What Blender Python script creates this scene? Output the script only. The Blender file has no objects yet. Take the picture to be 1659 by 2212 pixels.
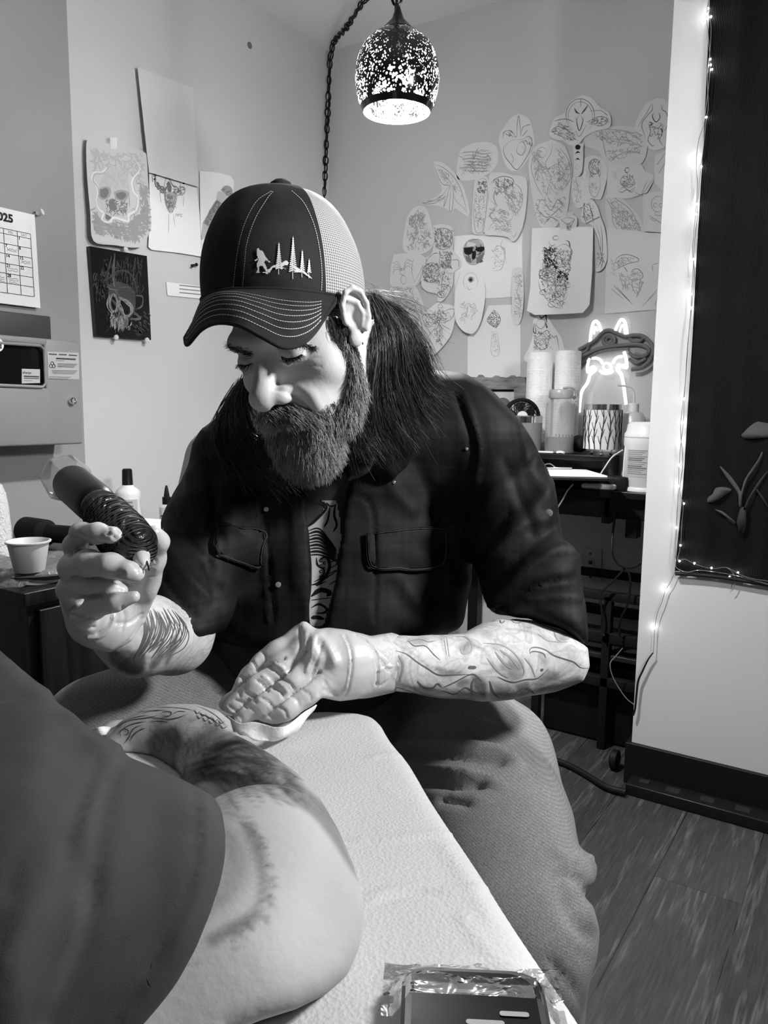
import bpy, bmesh, math, random
import numpy as np
from mathutils import Vector, Matrix, noise as mnoise
from mathutils.bvhtree import BVHTree
random.seed(7); rng = np.random.default_rng(7)
scene = bpy.context.scene
COL = scene.collection
# ------------------------------------------------------------------ camera
FPX, CX, CY = 1661.0, 829.5, 1106.0        # focal length in pixels of the 1659 x 2212 frame
_d = np.array([-138., -12254., 1661.]); _d /= np.linalg.norm(_d)
_Rz, _Uz, _Fz = -_d
_a = math.radians(33.2)
_fh = np.array([-math.sin(_a), math.cos(_a)]); _rh = np.array([math.cos(_a), math.sin(_a)])
_cp = math.sqrt(1 - _Fz * _Fz)
F_ = np.array([*(_cp * _fh), _Fz])
_al = -_Rz * _Fz / _cp; _be = math.sqrt(1 - _al * _al - _Rz * _Rz)
R_ = np.array([*(_al * _fh + _be * _rh), _Rz]); U_ = np.cross(R_, F_)
C_ = np.array([0, 0, 1.03])
cam = bpy.data.cameras.new('camera'); cam_o = bpy.data.objects.new('camera', cam); COL.objects.link(cam_o)
m = Matrix.Identity(4)
for i in range(3):
    m[i][0] = R_[i]; m[i][1] = U_[i]; m[i][2] = -F_[i]; m[i][3] = C_[i]
cam_o.matrix_world = m
cam.sensor_fit = 'VERTICAL'; cam.sensor_height = 36; cam.lens = 36 * FPX / 2212; cam.clip_start = .02
scene.camera = cam_o
# ------------------------------------------------------------------ view, world, lights
scene.view_settings.view_transform = 'Standard'; scene.view_settings.look = 'None'
scene.view_settings.gamma = 1; scene.view_settings.use_curve_mapping = False
scene.view_settings.exposure = 0.0
w = bpy.data.worlds.new('world'); scene.world = w; w.use_nodes = True
w.node_tree.nodes['Background'].inputs[0].default_value = (1, 1, 1, 1)
w.node_tree.nodes['Background'].inputs[1].default_value = 0.06
def CW(r, u, d): return C_ + R_ * r + U_ * u + F_ * d      # right, up, forward of the camera in metres
def area(name, loc, target, size, power):
    l = bpy.data.lights.new(name, 'AREA'); l.shape = 'DISK'; l.size = size; l.energy = power
    o = bpy.data.objects.new(name, l); COL.objects.link(o); o.location = loc
    o.rotation_euler = (Vector(target) - Vector(loc)).to_track_quat('-Z', 'Y').to_euler(); return o
area('task_light', CW(.98, .60, .38), CW(-.12, .16, .82), .20, 25)
BULB = 2400.0          # emission strength of the pendant bulb
# ------------------------------------------------------------------ pixel <-> world
def ray(px, py): return F_ + R_ * ((px - CX) / FPX) - U_ * ((py - CY) / FPX)
def W(px, py, d): return C_ + ray(px, py) * d
def onp(px, py, ax, v):
    r = ray(px, py); return C_ + r * ((v - C_[ax]) / r[ax])
def onplane(px, py, p0, n):
    r = ray(px, py); return C_ + r * (np.dot(p0 - C_, n) / np.dot(r, n))
def proj(P):
    q = P - C_.astype(P.dtype); z = q @ F_.astype(P.dtype)
    return CX + FPX * (q @ R_.astype(P.dtype)) / z, CY - FPX * (q @ U_.astype(P.dtype)) / z, z
def rp(px, d): return px * d / FPX
# ------------------------------------------------------------------ materials
def nt(name):
    mt = bpy.data.materials.new(name); mt.use_nodes = True
    return mt, mt.node_tree, mt.node_tree.nodes['Principled BSDF']
def g4(v): return (v, v, v, 1)
def add_bump(t, b, height, strength, dist):
    bp = t.nodes.new('ShaderNodeBump'); bp.inputs['Strength'].default_value = strength; bp.inputs['Distance'].default_value = dist
    t.links.new(height, bp.inputs['Height']); t.links.new(bp.outputs[0], b.inputs['Normal']); return bp
def N(t, kind, **kw):
    n = t.nodes.new(kind)
    for k, v in kw.items():
        if k in n.inputs: n.inputs[k].default_value = v
        else: setattr(n, k, v)
    return n
def tex(t, kind='ShaderNodeTexNoise', scale=(1, 1, 1), rot=(0, 0, 0), **kw):
    c = N(t, 'ShaderNodeTexCoord'); mp = N(t, 'ShaderNodeMapping'); mp.inputs['Scale'].default_value = scale; mp.inputs['Rotation'].default_value = rot
    t.links.new(c.outputs['Object'], mp.inputs[0]); n = N(t, kind, **kw); t.links.new(mp.outputs[0], n.inputs['Vector']); return n
def ramp(t, src, stops):
    r = N(t, 'ShaderNodeValToRGB'); e = r.color_ramp.elements
    while len(e) < len(stops): e.new(.5)
    for i, (p, v) in enumerate(stops): e[i].position = p; e[i].color = g4(v)
    t.links.new(src, r.inputs[0]); return r
_mc = {}
def mat(name, v, rough=.6, metal=0., bump=0., bscale=60., vary=0., vscale=8., spec=.5, coat=0.):
    if name in _mc: return _mc[name]
    mt, t, b = nt(name); _mc[name] = mt
    if v < .03 and metal == 0 and spec == .5: spec = .2
    b.inputs['Base Color'].default_value = g4(v); b.inputs['Roughness'].default_value = rough; b.inputs['Metallic'].default_value = metal
    b.inputs['Specular IOR Level'].default_value = spec; b.inputs['Coat Weight'].default_value = coat
    if vary:
        n = tex(t, Scale=vscale, Detail=5.); r = ramp(t, n.outputs[0], [(.3, max(0, v * (1 - vary))), (.7, min(1, v * (1 + vary)))])
        t.links.new(r.outputs[0], b.inputs['Base Color'])
    if bump:
        n = tex(t, Scale=bscale, Detail=4.); add_bump(t, b, n.outputs[0], bump, .002)
    return mt
def emis(name, v, s):
    mt, t, b = nt(name); b.inputs['Base Color'].default_value = g4(.8); b.inputs['Emission Color'].default_value = g4(v); b.inputs['Emission Strength'].default_value = s; return mt
def clear(name, alpha=.3, v=.9, rough=.08):
    mt, t, b = nt(name); b.inputs['Base Color'].default_value = g4(v); b.inputs['Roughness'].default_value = rough
    b.inputs['Alpha'].default_value = alpha
    n = tex(t, Scale=25., Detail=3.); add_bump(t, b, n.outputs[0], .5, .004); return mt
def film(name, tint=.96, gloss=.5, rough=.06, bsc=45., bst=.6, haze=0.):
    mt, t, b = nt(name); tr = N(t, 'ShaderNodeBsdfTransparent'); tr.inputs[0].default_value = g4(tint); gl = N(t, 'ShaderNodeBsdfGlossy'); gl.inputs['Roughness'].default_value = rough
    n = tex(t, Scale=bsc, Detail=3., Distortion=1.); bp = N(t, 'ShaderNodeBump'); bp.inputs['Strength'].default_value = bst; bp.inputs['Distance'].default_value = .006; t.links.new(n.outputs[0], bp.inputs['Height']); t.links.new(bp.outputs[0], gl.inputs['Normal'])
    fr = N(t, 'ShaderNodeFresnel'); fr.inputs[0].default_value = 1.5; t.links.new(bp.outputs[0], fr.inputs['Normal']); mu = N(t, 'ShaderNodeMath', operation='MULTIPLY_ADD'); mu.inputs[1].default_value = gloss * 2; mu.inputs[2].default_value = .02; mu.use_clamp = True; t.links.new(fr.outputs[0], mu.inputs[0])
    ms = N(t, 'ShaderNodeMixShader'); t.links.new(mu.outputs[0], ms.inputs[0]); t.links.new(tr.outputs[0], ms.inputs[1]); t.links.new(gl.outputs[0], ms.inputs[2])
    o = [q for q in t.nodes if q.type == 'OUTPUT_MATERIAL'][0]; out = ms.outputs[0]
    if haze:
        d = N(t, 'ShaderNodeBsdfDiffuse'); d.inputs[0].default_value = g4(.8); m2 = N(t, 'ShaderNodeMixShader'); m2.inputs[0].default_value = haze; t.links.new(out, m2.inputs[1]); t.links.new(d.outputs[0], m2.inputs[2]); out = m2.outputs[0]
    t.links.new(out, o.inputs[0]); return mt
# ------------------------------------------------------------------ objects
def meshobj(name, V, Fc, mats, parent=None, smooth=True, mi=None, label=None):
    me = bpy.data.meshes.new(name)
    V = np.asarray(V, float)
    o = bpy.data.objects.new(name, me); COL.objects.link(o)
    if parent is not None:
        L = np.array(wl(parent)); V = V - L; o.parent = parent; o['_wl'] = list(L)
    me.from_pydata([tuple(v) for v in V.tolist()], [], [tuple(f) for f in (Fc.tolist() if hasattr(Fc, 'tolist') else Fc)])
    if not isinstance(mats, (list, tuple)): mats = [mats]
    for q in mats: me.materials.append(q)
    if mi is not None: me.polygons.foreach_set('material_index', np.asarray(mi, dtype=np.int32))
    if smooth is not None: me.polygons.foreach_set('use_smooth', np.full(len(me.polygons), bool(smooth)))
    me.update()
    if label: o['label'] = label
    return o
def wl(o):
    L = list(o.location)
    if o.parent is not None:
        p = wl(o.parent); L = [L[i] + p[i] for i in range(3)]
    return L
def thing(name, label, cat, loc, group=None):
    o = bpy.data.objects.new(name, None); COL.objects.link(o); o.location = loc; o.empty_display_size = .05
    o['label'] = label; o['category'] = cat
    if group: o['group'] = group
    return o
def tag(o, label, cat, group=None, kind=None):
    o['label'] = label; o['category'] = cat
    if group: o['group'] = group
    if kind: o['kind'] = kind
    return o
def struct(o): o['kind'] = 'structure'; return o
def nrm(v):
    v = np.asarray(v, float); return v / (np.linalg.norm(v) + 1e-12)
def frame(ax):
    z = nrm(ax); a = np.array([0, 0, 1.]) if abs(z[2]) < .9 else np.array([1., 0, 0]); x = nrm(np.cross(a, z)); return x, np.cross(z, x), z
def spl(P, n=6):
    P = [np.asarray(p, float) for p in P]
    if len(P) < 3: return P if n <= 1 else [P[0] + (P[-1] - P[0]) * t for t in np.linspace(0, 1, n + 1)]
    out = []
    Q = [2 * P[0] - P[1]] + P + [2 * P[-1] - P[-2]]
    for i in range(1, len(Q) - 2):
        p0, p1, p2, p3 = Q[i - 1:i + 3]
        for k in range(n):
            t = k / n
            out.append(.5 * (2 * p1 + (p2 - p0) * t + (2 * p0 - 5 * p1 + 4 * p2 - p3) * t * t + (3 * p1 - p0 - 3 * p2 + p3) * t ** 3))
    out.append(P[-1]); return out
class MB:
    def __init__(s): s.V = []; s.F = []; s.M = []; s.n = 0
    def add(s, V, Fc, mi=0):
        V = np.asarray(V, float)
        for f in Fc: s.F.append(tuple(int(i) + s.n for i in f)); s.M.append(mi)
        s.V.append(V); s.n += len(V); return s
    def box(s, lo, hi, mi=0, bev=0.):
        lo = np.array(lo, float); hi = np.array(hi, float); a = np.minimum(lo, hi); b = np.maximum(lo, hi)
        return s.obox((a + b) / 2, (b - a), np.eye(3), mi, bev)
    def obox(s, c, size, axes, mi=0, bev=0.):
        c = np.array(c, float); h = np.array(size, float) / 2; A = np.array(axes, float)
        bm = bmesh.new(); bmesh.ops.create_cube(bm, size=1.)
        for v in bm.verts: v.co = Vector([v.co[i] * 2 * h[i] for i in range(3)])
        if bev > 0: bmesh.ops.bevel(bm, geom=bm.edges[:], offset=min(bev, .45 * h.min() * 2), segments=3, affect='EDGES', profile=.5)
        V = np.array([list(v.co) for v in bm.verts]) @ A + c; bm.verts.index_update()
        Fc = [[v.index for v in f.verts] for f in bm.faces]; bm.free(); return s.add(V, Fc, mi)
    def tube(s, P, r, n=10, mi=0, cap=True, closed=False):
        P = np.array([np.asarray(p, float) for p in P]); K = len(P)
        r = np.full(K, r, float) if np.isscalar(r) else np.interp(np.linspace(0, 1, K), np.linspace(0, 1, len(r)), r)
        T = np.gradient(P, axis=0)
        if closed: T = np.roll(P, -1, 0) - np.roll(P, 1, 0)
        x, y, _ = frame(T[0]); V = []
        for i in range(K):
            z = nrm(T[i]); x = nrm(x - z * np.dot(x, z)); y = np.cross(z, x)
            for k in range(n):
                a = 2 * math.pi * k / n; V.append(P[i] + r[i] * (math.cos(a) * x + math.sin(a) * y))
        Fc = []
        for i in range(K if closed else K - 1):
            j = (i + 1) % K
            for k in range(n): Fc.append((i * n + k, i * n + (k + 1) % n, j * n + (k + 1) % n, j * n + k))
        if cap and not closed: Fc.append(tuple(range(n))[::-1]); Fc.append(tuple((K - 1) * n + k for k in range(n)))
        return s.add(V, Fc, mi)
    def lathe(s, base, axis, prof, n=32, mi=0, sc=(1, 1), cap0=True, cap1=True):
        x, y, z = frame(axis); base = np.array(base, float); V = []
        for r, h in prof:
            for k in range(n):
                a = 2 * math.pi * k / n; V.append(base + z * h + r * (math.cos(a) * x * sc[0] + math.sin(a) * y * sc[1]))
        Fc = []
        for i in range(len(prof) - 1):
            for k in range(n): Fc.append((i * n + k, i * n + (k + 1) % n, (i + 1) * n + (k + 1) % n, (i + 1) * n + k))
        if cap0: Fc.append(tuple(range(n))[::-1])
        if cap1: Fc.append(tuple((len(prof) - 1) * n + k for k in range(n)))
        return s.add(V, Fc, mi)
    def ball(s, c, r, mi=0, n=14, sc=(1, 1, 1), axes=None):
        V = []; Fc = []; A = np.eye(3) if axes is None else np.array(axes)
        for i in range(n // 2 + 1):
            t = math.pi * i / (n // 2)
            for k in range(n):
                a = 2 * math.pi * k / n
                V.append(np.array(c) + (np.array([math.sin(t) * math.cos(a) * sc[0], math.sin(t) * math.sin(a) * sc[1], math.cos(t) * sc[2]]) * r) @ A)
        for i in range(n // 2):
            for k in range(n): Fc.append((i * n + k, (i + 1) * n + k, (i + 1) * n + (k + 1) % n, i * n + (k + 1) % n))
        return s.add(V, Fc, mi)
    def prism(s, poly, off, mi=0):          # closed polygon (3-D points) extruded by vector off
        P = [np.array(p, float) for p in poly]; n = len(P); off = np.array(off, float)
        V = P + [p + off for p in P]; Fc = [tuple(range(n)), tuple(range(2 * n - 1, n - 1, -1))]
        for k in range(n): Fc.append((k, n + k, n + (k + 1) % n, (k + 1) % n))
        return s.add(V, Fc, mi)
    def ribbon(s, P, Nn, w, mi=0, taper=True):
        P = np.array(P, float); K = len(P)
        if K < 2: return s
        Nn = np.array(Nn, float); Nn = np.tile(Nn, (K, 1)) if Nn.ndim == 1 else Nn
        T = np.gradient(P, axis=0); B = np.cross(T, Nn); B /= (np.linalg.norm(B, axis=1, keepdims=True) + 1e-12)
        ww = np.full(K, w / 2)
        if taper and K > 3: ww *= np.clip(np.minimum(np.arange(K) + 1, K - np.arange(K)) / max(2., K * .25), .25, 1)
        V = np.empty((2 * K, 3)); V[0::2] = P - B * ww[:, None]; V[1::2] = P + B * ww[:, None]
        return s.add(V, [(2 * i, 2 * i + 2, 2 * i + 3, 2 * i + 1) for i in range(K - 1)], mi)
    def grid(s, G, mi=0, flip=False):      # G[i][j] 3-D points
        G = np.array(G, float); a, b = G.shape[:2]
        Fc = [(i * b + j, i * b + j + 1, (i + 1) * b + j + 1, (i + 1) * b + j) for i in range(a - 1) for j in range(b - 1)]
        if flip: Fc = [f[::-1] for f in Fc]
        return s.add(G.reshape(-1, 3), Fc, mi)
    def obj(s, name, mats, parent=None, smooth=True, label=None, ang=True, fix=True):
        V = np.concatenate(s.V); o = meshobj(name, V, s.F, mats, parent, smooth, s.M, label)
        bm = bmesh.new(); bm.from_mesh(o.data)
        if fix: bmesh.ops.recalc_face_normals(bm, faces=bm.faces[:])
        if ang:
            for e in bm.edges:
                if len(e.link_faces) == 2 and e.calc_face_angle(0) > .6: e.smooth = False
        bm.to_mesh(o.data); bm.free(); return o
# text turned into mesh geometry standing on a plane
def text(mb, s, origin, xax, yax, size, mi=0, bold=0., align='LEFT'):
    cu = bpy.data.curves.new('t', 'FONT'); cu.body = s; cu.size = size; cu.offset = bold; cu.align_x = align; cu.resolution_u = 3
    o = bpy.data.objects.new('t', cu); COL.objects.link(o); dg = bpy.context.evaluated_depsgraph_get(); dg.update()
    me = o.evaluated_get(dg).to_mesh(); xa, ya = nrm(xax), nrm(yax)
    V = [np.array(origin) + v.co.x * xa + v.co.y * ya for v in me.vertices]; Fc = [list(p.vertices) for p in me.polygons]
    if V: mb.add(V, Fc, mi)
    o.evaluated_get(dg).to_mesh_clear(); COL.objects.unlink(o); bpy.data.objects.remove(o); bpy.data.curves.remove(cu)
# ------------------------------------------------------------------ signed distance modelling
f32 = np.float32
def A3(v): return np.asarray(v, dtype=f32)
def sd_cap(P, a, b, ra, rb):
    a = A3(a); b = A3(b); ba = b - a; t = np.clip(((P - a) @ ba) / (ba @ ba + 1e-9), 0, 1)
    q = P - a - t[:, None] * ba; return np.sqrt((q * q).sum(1)) - (ra + (rb - ra) * t)
def sd_ell(P, c, r, ax=None):
    q = P - A3(c)
    if ax is not None: q = q @ A3(ax).T
    r = A3(r); k0 = np.sqrt(((q / r) ** 2).sum(1)); k1 = np.sqrt(((q / (r * r)) ** 2).sum(1)) + 1e-9
    return k0 * (k0 - 1) / k1
def smin(a, b, k):
    h = np.clip(.5 + .5 * (b - a) / k, 0, 1); return b * (1 - h) + a * h - k * h * (1 - h)
def smax(a, b, k): return -smin(-a, -b, k)
def chain(P, pts, k=.006):        # pts: (xyz, r)
    d = None
    for (a, ra), (b, rb) in zip(pts[:-1], pts[1:]):
        e = sd_cap(P, a, b, ra, rb); d = e if d is None else smin(d, e, k)
    return d
def px_chain(P, pts, k=.006, T=None):   # pts: (px,py,depth,radius in px)
    return chain(P, [(W(x, y, d), rp(r, d)) for x, y, d, r in pts], k)
def polyd(px, py, poly):          # signed distance to polygon in pixels (<0 inside)
    poly = np.array(poly, dtype=f32); n = len(poly); best = np.full(px.shape, 1e9, dtype=f32); ins = np.zeros(px.shape, bool)
    for i in range(n):
        a = poly[i]; b = poly[(i + 1) % n]; e = b - a; wx = px - a[0]; wy = py - a[1]
        t = np.clip((wx * e[0] + wy * e[1]) / (e @ e + 1e-9), 0, 1); dx = wx - t * e[0]; dy = wy - t * e[1]
        best = np.minimum(best, dx * dx + dy * dy)
        c = ((a[1] > py) != (b[1] > py)) & (px < (b[0] - a[0]) * (py - a[1]) / (b[1] - a[1] + 1e-9) + a[0]); ins ^= c
    d = np.sqrt(best); return np.where(ins, -d, d)
def hull(P, poly):                # silhouette wedge, in metres
    x, y, z = proj(P); return (polyd(x, y, poly) * z / FPX).astype(f32)
def snet(fn, lo, hi, h, margin=2.2):
    lo = np.array(lo, float); hi = np.array(hi, float); B = 4
    n = (np.ceil((hi - lo) / (h * B)).astype(int)) * B + 1
    nb = (n - 1) // B
    cg = np.stack(np.meshgrid(*[lo[i] + (np.arange(nb[i]) + .5) * h * B for i in range(3)], indexing='ij'), -1).reshape(-1, 3).astype(f32)
    cd = fn(cg).reshape(nb); act = np.abs(cd) < h * B * margin
    V = np.repeat(np.repeat(np.repeat(cd, B, 0), B, 1), B, 2); V = np.pad(V, ((0, 1),) * 3, mode='edge').astype(f32)
    m = np.zeros(n, bool); a = np.repeat(np.repeat(np.repeat(act, B, 0), B, 1), B, 2)
    for i in (0, 1):
        for j in (0, 1):
            for k in (0, 1): m[i:i + a.shape[0], j:j + a.shape[1], k:k + a.shape[2]] |= a
    idx = np.argwhere(m); P = (lo + idx * h).astype(f32)
    V[m] = fn(P)
    s = V < 0; sh = tuple(n - 1); acc = np.zeros(sh + (3,), f32); cnt = np.zeros(sh, f32)
    cor = [(i, j, k) for i in (0, 1) for j in (0, 1) for k in (0, 1)]
    def sl(A, c): return A[c[0]:c[0] + sh[0], c[1]:c[1] + sh[1], c[2]:c[2] + sh[2]]
    for a_ in cor:
        for ax in range(3):
            if a_[ax]: continue
            b_ = list(a_); b_[ax] = 1
            va = sl(V, a_); vb = sl(V, b_); mk = (va < 0) != (vb < 0); t = np.where(mk, va / np.where(mk, va - vb, 1), 0)
            for q in range(3): acc[..., q] += np.where(mk, a_[q] + (t if q == ax else 0), 0)
            cnt += mk
    on = cnt > 0; ids = np.full(sh, -1); ids[on] = np.arange(on.sum()); cells = np.argwhere(on)
    verts = lo + h * (cells + acc[on] / cnt[on][:, None])
    Q = []
    for ax in range(3):
        u, v = (ax + 1) % 3, (ax + 2) % 3
        s0 = [slice(0, n[q] - 1) if q == ax else slice(1, n[q] - 1) for q in range(3)]; s1 = list(s0); s1[ax] = slice(1, n[ax])
        A = s[tuple(s0)]; Bm = s[tuple(s1)]
        e = np.argwhere(A != Bm); sg = A[tuple(e.T)]
        base = e.copy(); base[:, u] += 1; base[:, v] += 1
        def cid(du, dv):
            c = base.copy(); c[:, u] -= du; c[:, v] -= dv; return ids[tuple(c.T)]
        q = np.stack([cid(0, 0), cid(1, 0), cid(1, 1), cid(0, 1)], 1); q[~sg] = q[~sg][:, ::-1]; Q.append(q)
    Q = np.concatenate(Q); Q = Q[(Q >= 0).all(1)]
    return verts, Q
def vnormals(V, Q):
    nn = np.cross(V[Q[:, 2]] - V[Q[:, 0]], V[Q[:, 3]] - V[Q[:, 1]]); o = np.zeros_like(V)
    for k in range(4): np.add.at(o, Q[:, k], nn)
    return o / (np.linalg.norm(o, axis=1, keepdims=True) + 1e-12)
def polyline_d(px, py, line):
    best = np.full(px.shape, 1e9)
    L = spl([(a[0], a[1]) for a in line], 4)
    for a, b in zip(L[:-1], L[1:]):
        e = b - a; t = np.clip(((px - a[0]) * e[0] + (py - a[1]) * e[1]) / (e @ e + 1e-9), 0, 1)
        best = np.minimum(best, np.hypot(px - a[0] - t * e[0], py - a[1] - t * e[1]))
    return best
def folds(V, Q, lines, facing=True):     # lines: (polyline px, width px, amplitude m)   + ridge / - crease
    nn = vnormals(V, Q); x, y, z = proj(V)
    view = V - C_; view /= np.linalg.norm(view, axis=1, keepdims=True); fc = np.clip(-(nn * view).sum(1) * 3, 0, 1)
    D = np.zeros(len(V))
    for line, wd, amp in lines:
        a = np.array(line, float); sel = (x > a[:, 0].min() - 4 * wd) & (x < a[:, 0].max() + 4 * wd) & (y > a[:, 1].min() - 4 * wd) & (y < a[:, 1].max() + 4 * wd)
        if sel.any():
            d = polyline_d(x[sel], y[sel], line)
            # fade at the ends
            D[sel] += amp * np.exp(-(d / wd) ** 2)
    return V + nn * (D * fc)[:, None]
def nz(V, scale, amp, seed=0., ani=(1, 1, 1)):
    s = np.array(ani) * scale
    return np.array([mnoise.noise(Vector((v[0] * s[0] + seed, v[1] * s[1] - seed, v[2] * s[2]))) for v in V]) * amp
def bbox_px(pts, pad):
    P = np.array([W(x, y, d) for x, y, d in pts]); return P.min(0) - pad, P.max(0) + pad
# ribbons laid onto a surface along pixel strokes
def bvh(V, Q): return BVHTree.FromPolygons([tuple(v) for v in V], [tuple(int(i) for i in q) for q in Q])
def decal(mb, tree, line, wpx, mi=0, off=.0004, n=5, sm=True):
    pts = spl(line, n) if sm else [np.array(p, float) for p in line]
    run = []; nr = []; dd = 1
    def flush():
        if len(run) > 1: mb.ribbon(run, nr, wpx * dd / FPX, mi)
    for p in pts:
        r = ray(p[0], p[1]); h = tree.ray_cast(Vector(C_), Vector(r))
        if h[0] is None or (run and np.linalg.norm(np.array(h[0]) - run[-1]) > .02):
            flush(); run = []; nr = []
            if h[0] is None: continue
        nv = np.array(h[1]); nv = nv if nv @ r < 0 else -nv
        loc = np.array(h[0]) + nv * off; dd = (loc - C_) @ F_; run.append(loc); nr.append(nv)
    flush()
def decal_fill(mb, tree, poly, mi=0, off=.0004, step=4.):   # fill a pixel polygon draped on the surface
    a = np.array(poly, float); x0, y0 = a.min(0); x1, y1 = a.max(0); nx = max(2, int((x1 - x0) / step) + 1); ny = max(2, int((y1 - y0) / step) + 1)
    gx, gy = np.meshgrid(np.linspace(x0, x1, nx), np.linspace(y0, y1, ny)); ins = polyd(gx.ravel().astype(f32), gy.ravel().astype(f32), poly).reshape(ny, nx) < step * .3
    idx = {}; V = []; Fc = []
    for j in range(ny):
        for i in range(nx):
            if ins[j, i]:
                r = ray(gx[j, i], gy[j, i]); h = tree.ray_cast(Vector(C_), Vector(r))
                if h[0] is not None:
                    nv = np.array(h[1]); nv = nv if nv @ r < 0 else -nv
                    idx[(j, i)] = len(V); V.append(np.array(h[0]) + nv * off)
    for j in range(ny - 1):
        for i in range(nx - 1):
            k = [(j, i), (j, i + 1), (j + 1, i + 1), (j + 1, i)]
            if all(q in idx for q in k):
                f = [idx[q] for q in k]
                if max(np.linalg.norm(V[f[0]] - V[f[q]]) for q in (1, 2, 3)) < .02: Fc.append(f)
    if Fc: mb.add(V, Fc, mi)
def strands(name, lines, r, mt, parent, sides=3, taper=.25):
    V = []; Fc = []; n = 0; M = np.array([[math.cos(2 * math.pi * k / sides), math.sin(2 * math.pi * k / sides)] for k in range(sides)])
    for L in lines:
        P = np.asarray(L); K = len(P); T = np.gradient(P, axis=0); T /= np.linalg.norm(T, axis=1, keepdims=True) + 1e-12
        x = np.cross(T, np.array([.31, .17, .93])); x /= np.linalg.norm(x, axis=1, keepdims=True) + 1e-12; y = np.cross(T, x)
        rr = r * (1 - (1 - taper) * (np.arange(K) / (K - 1)) ** 1.5)
        V.append((P[:, None, :] + rr[:, None, None] * (M[None, :, 0, None] * x[:, None, :] + M[None, :, 1, None] * y[:, None, :])).reshape(-1, 3))
        i = np.arange(K - 1)[:, None] * sides; k = np.arange(sides)[None, :]; k2 = (k + 1) % sides
        Fc.append((np.stack([i + k, i + k2, i + sides + k2, i + sides + k], -1) + n).reshape(-1, 4)); n += K * sides
    return meshobj(name, np.concatenate(V), np.concatenate(Fc), mt, parent, True)
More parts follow.
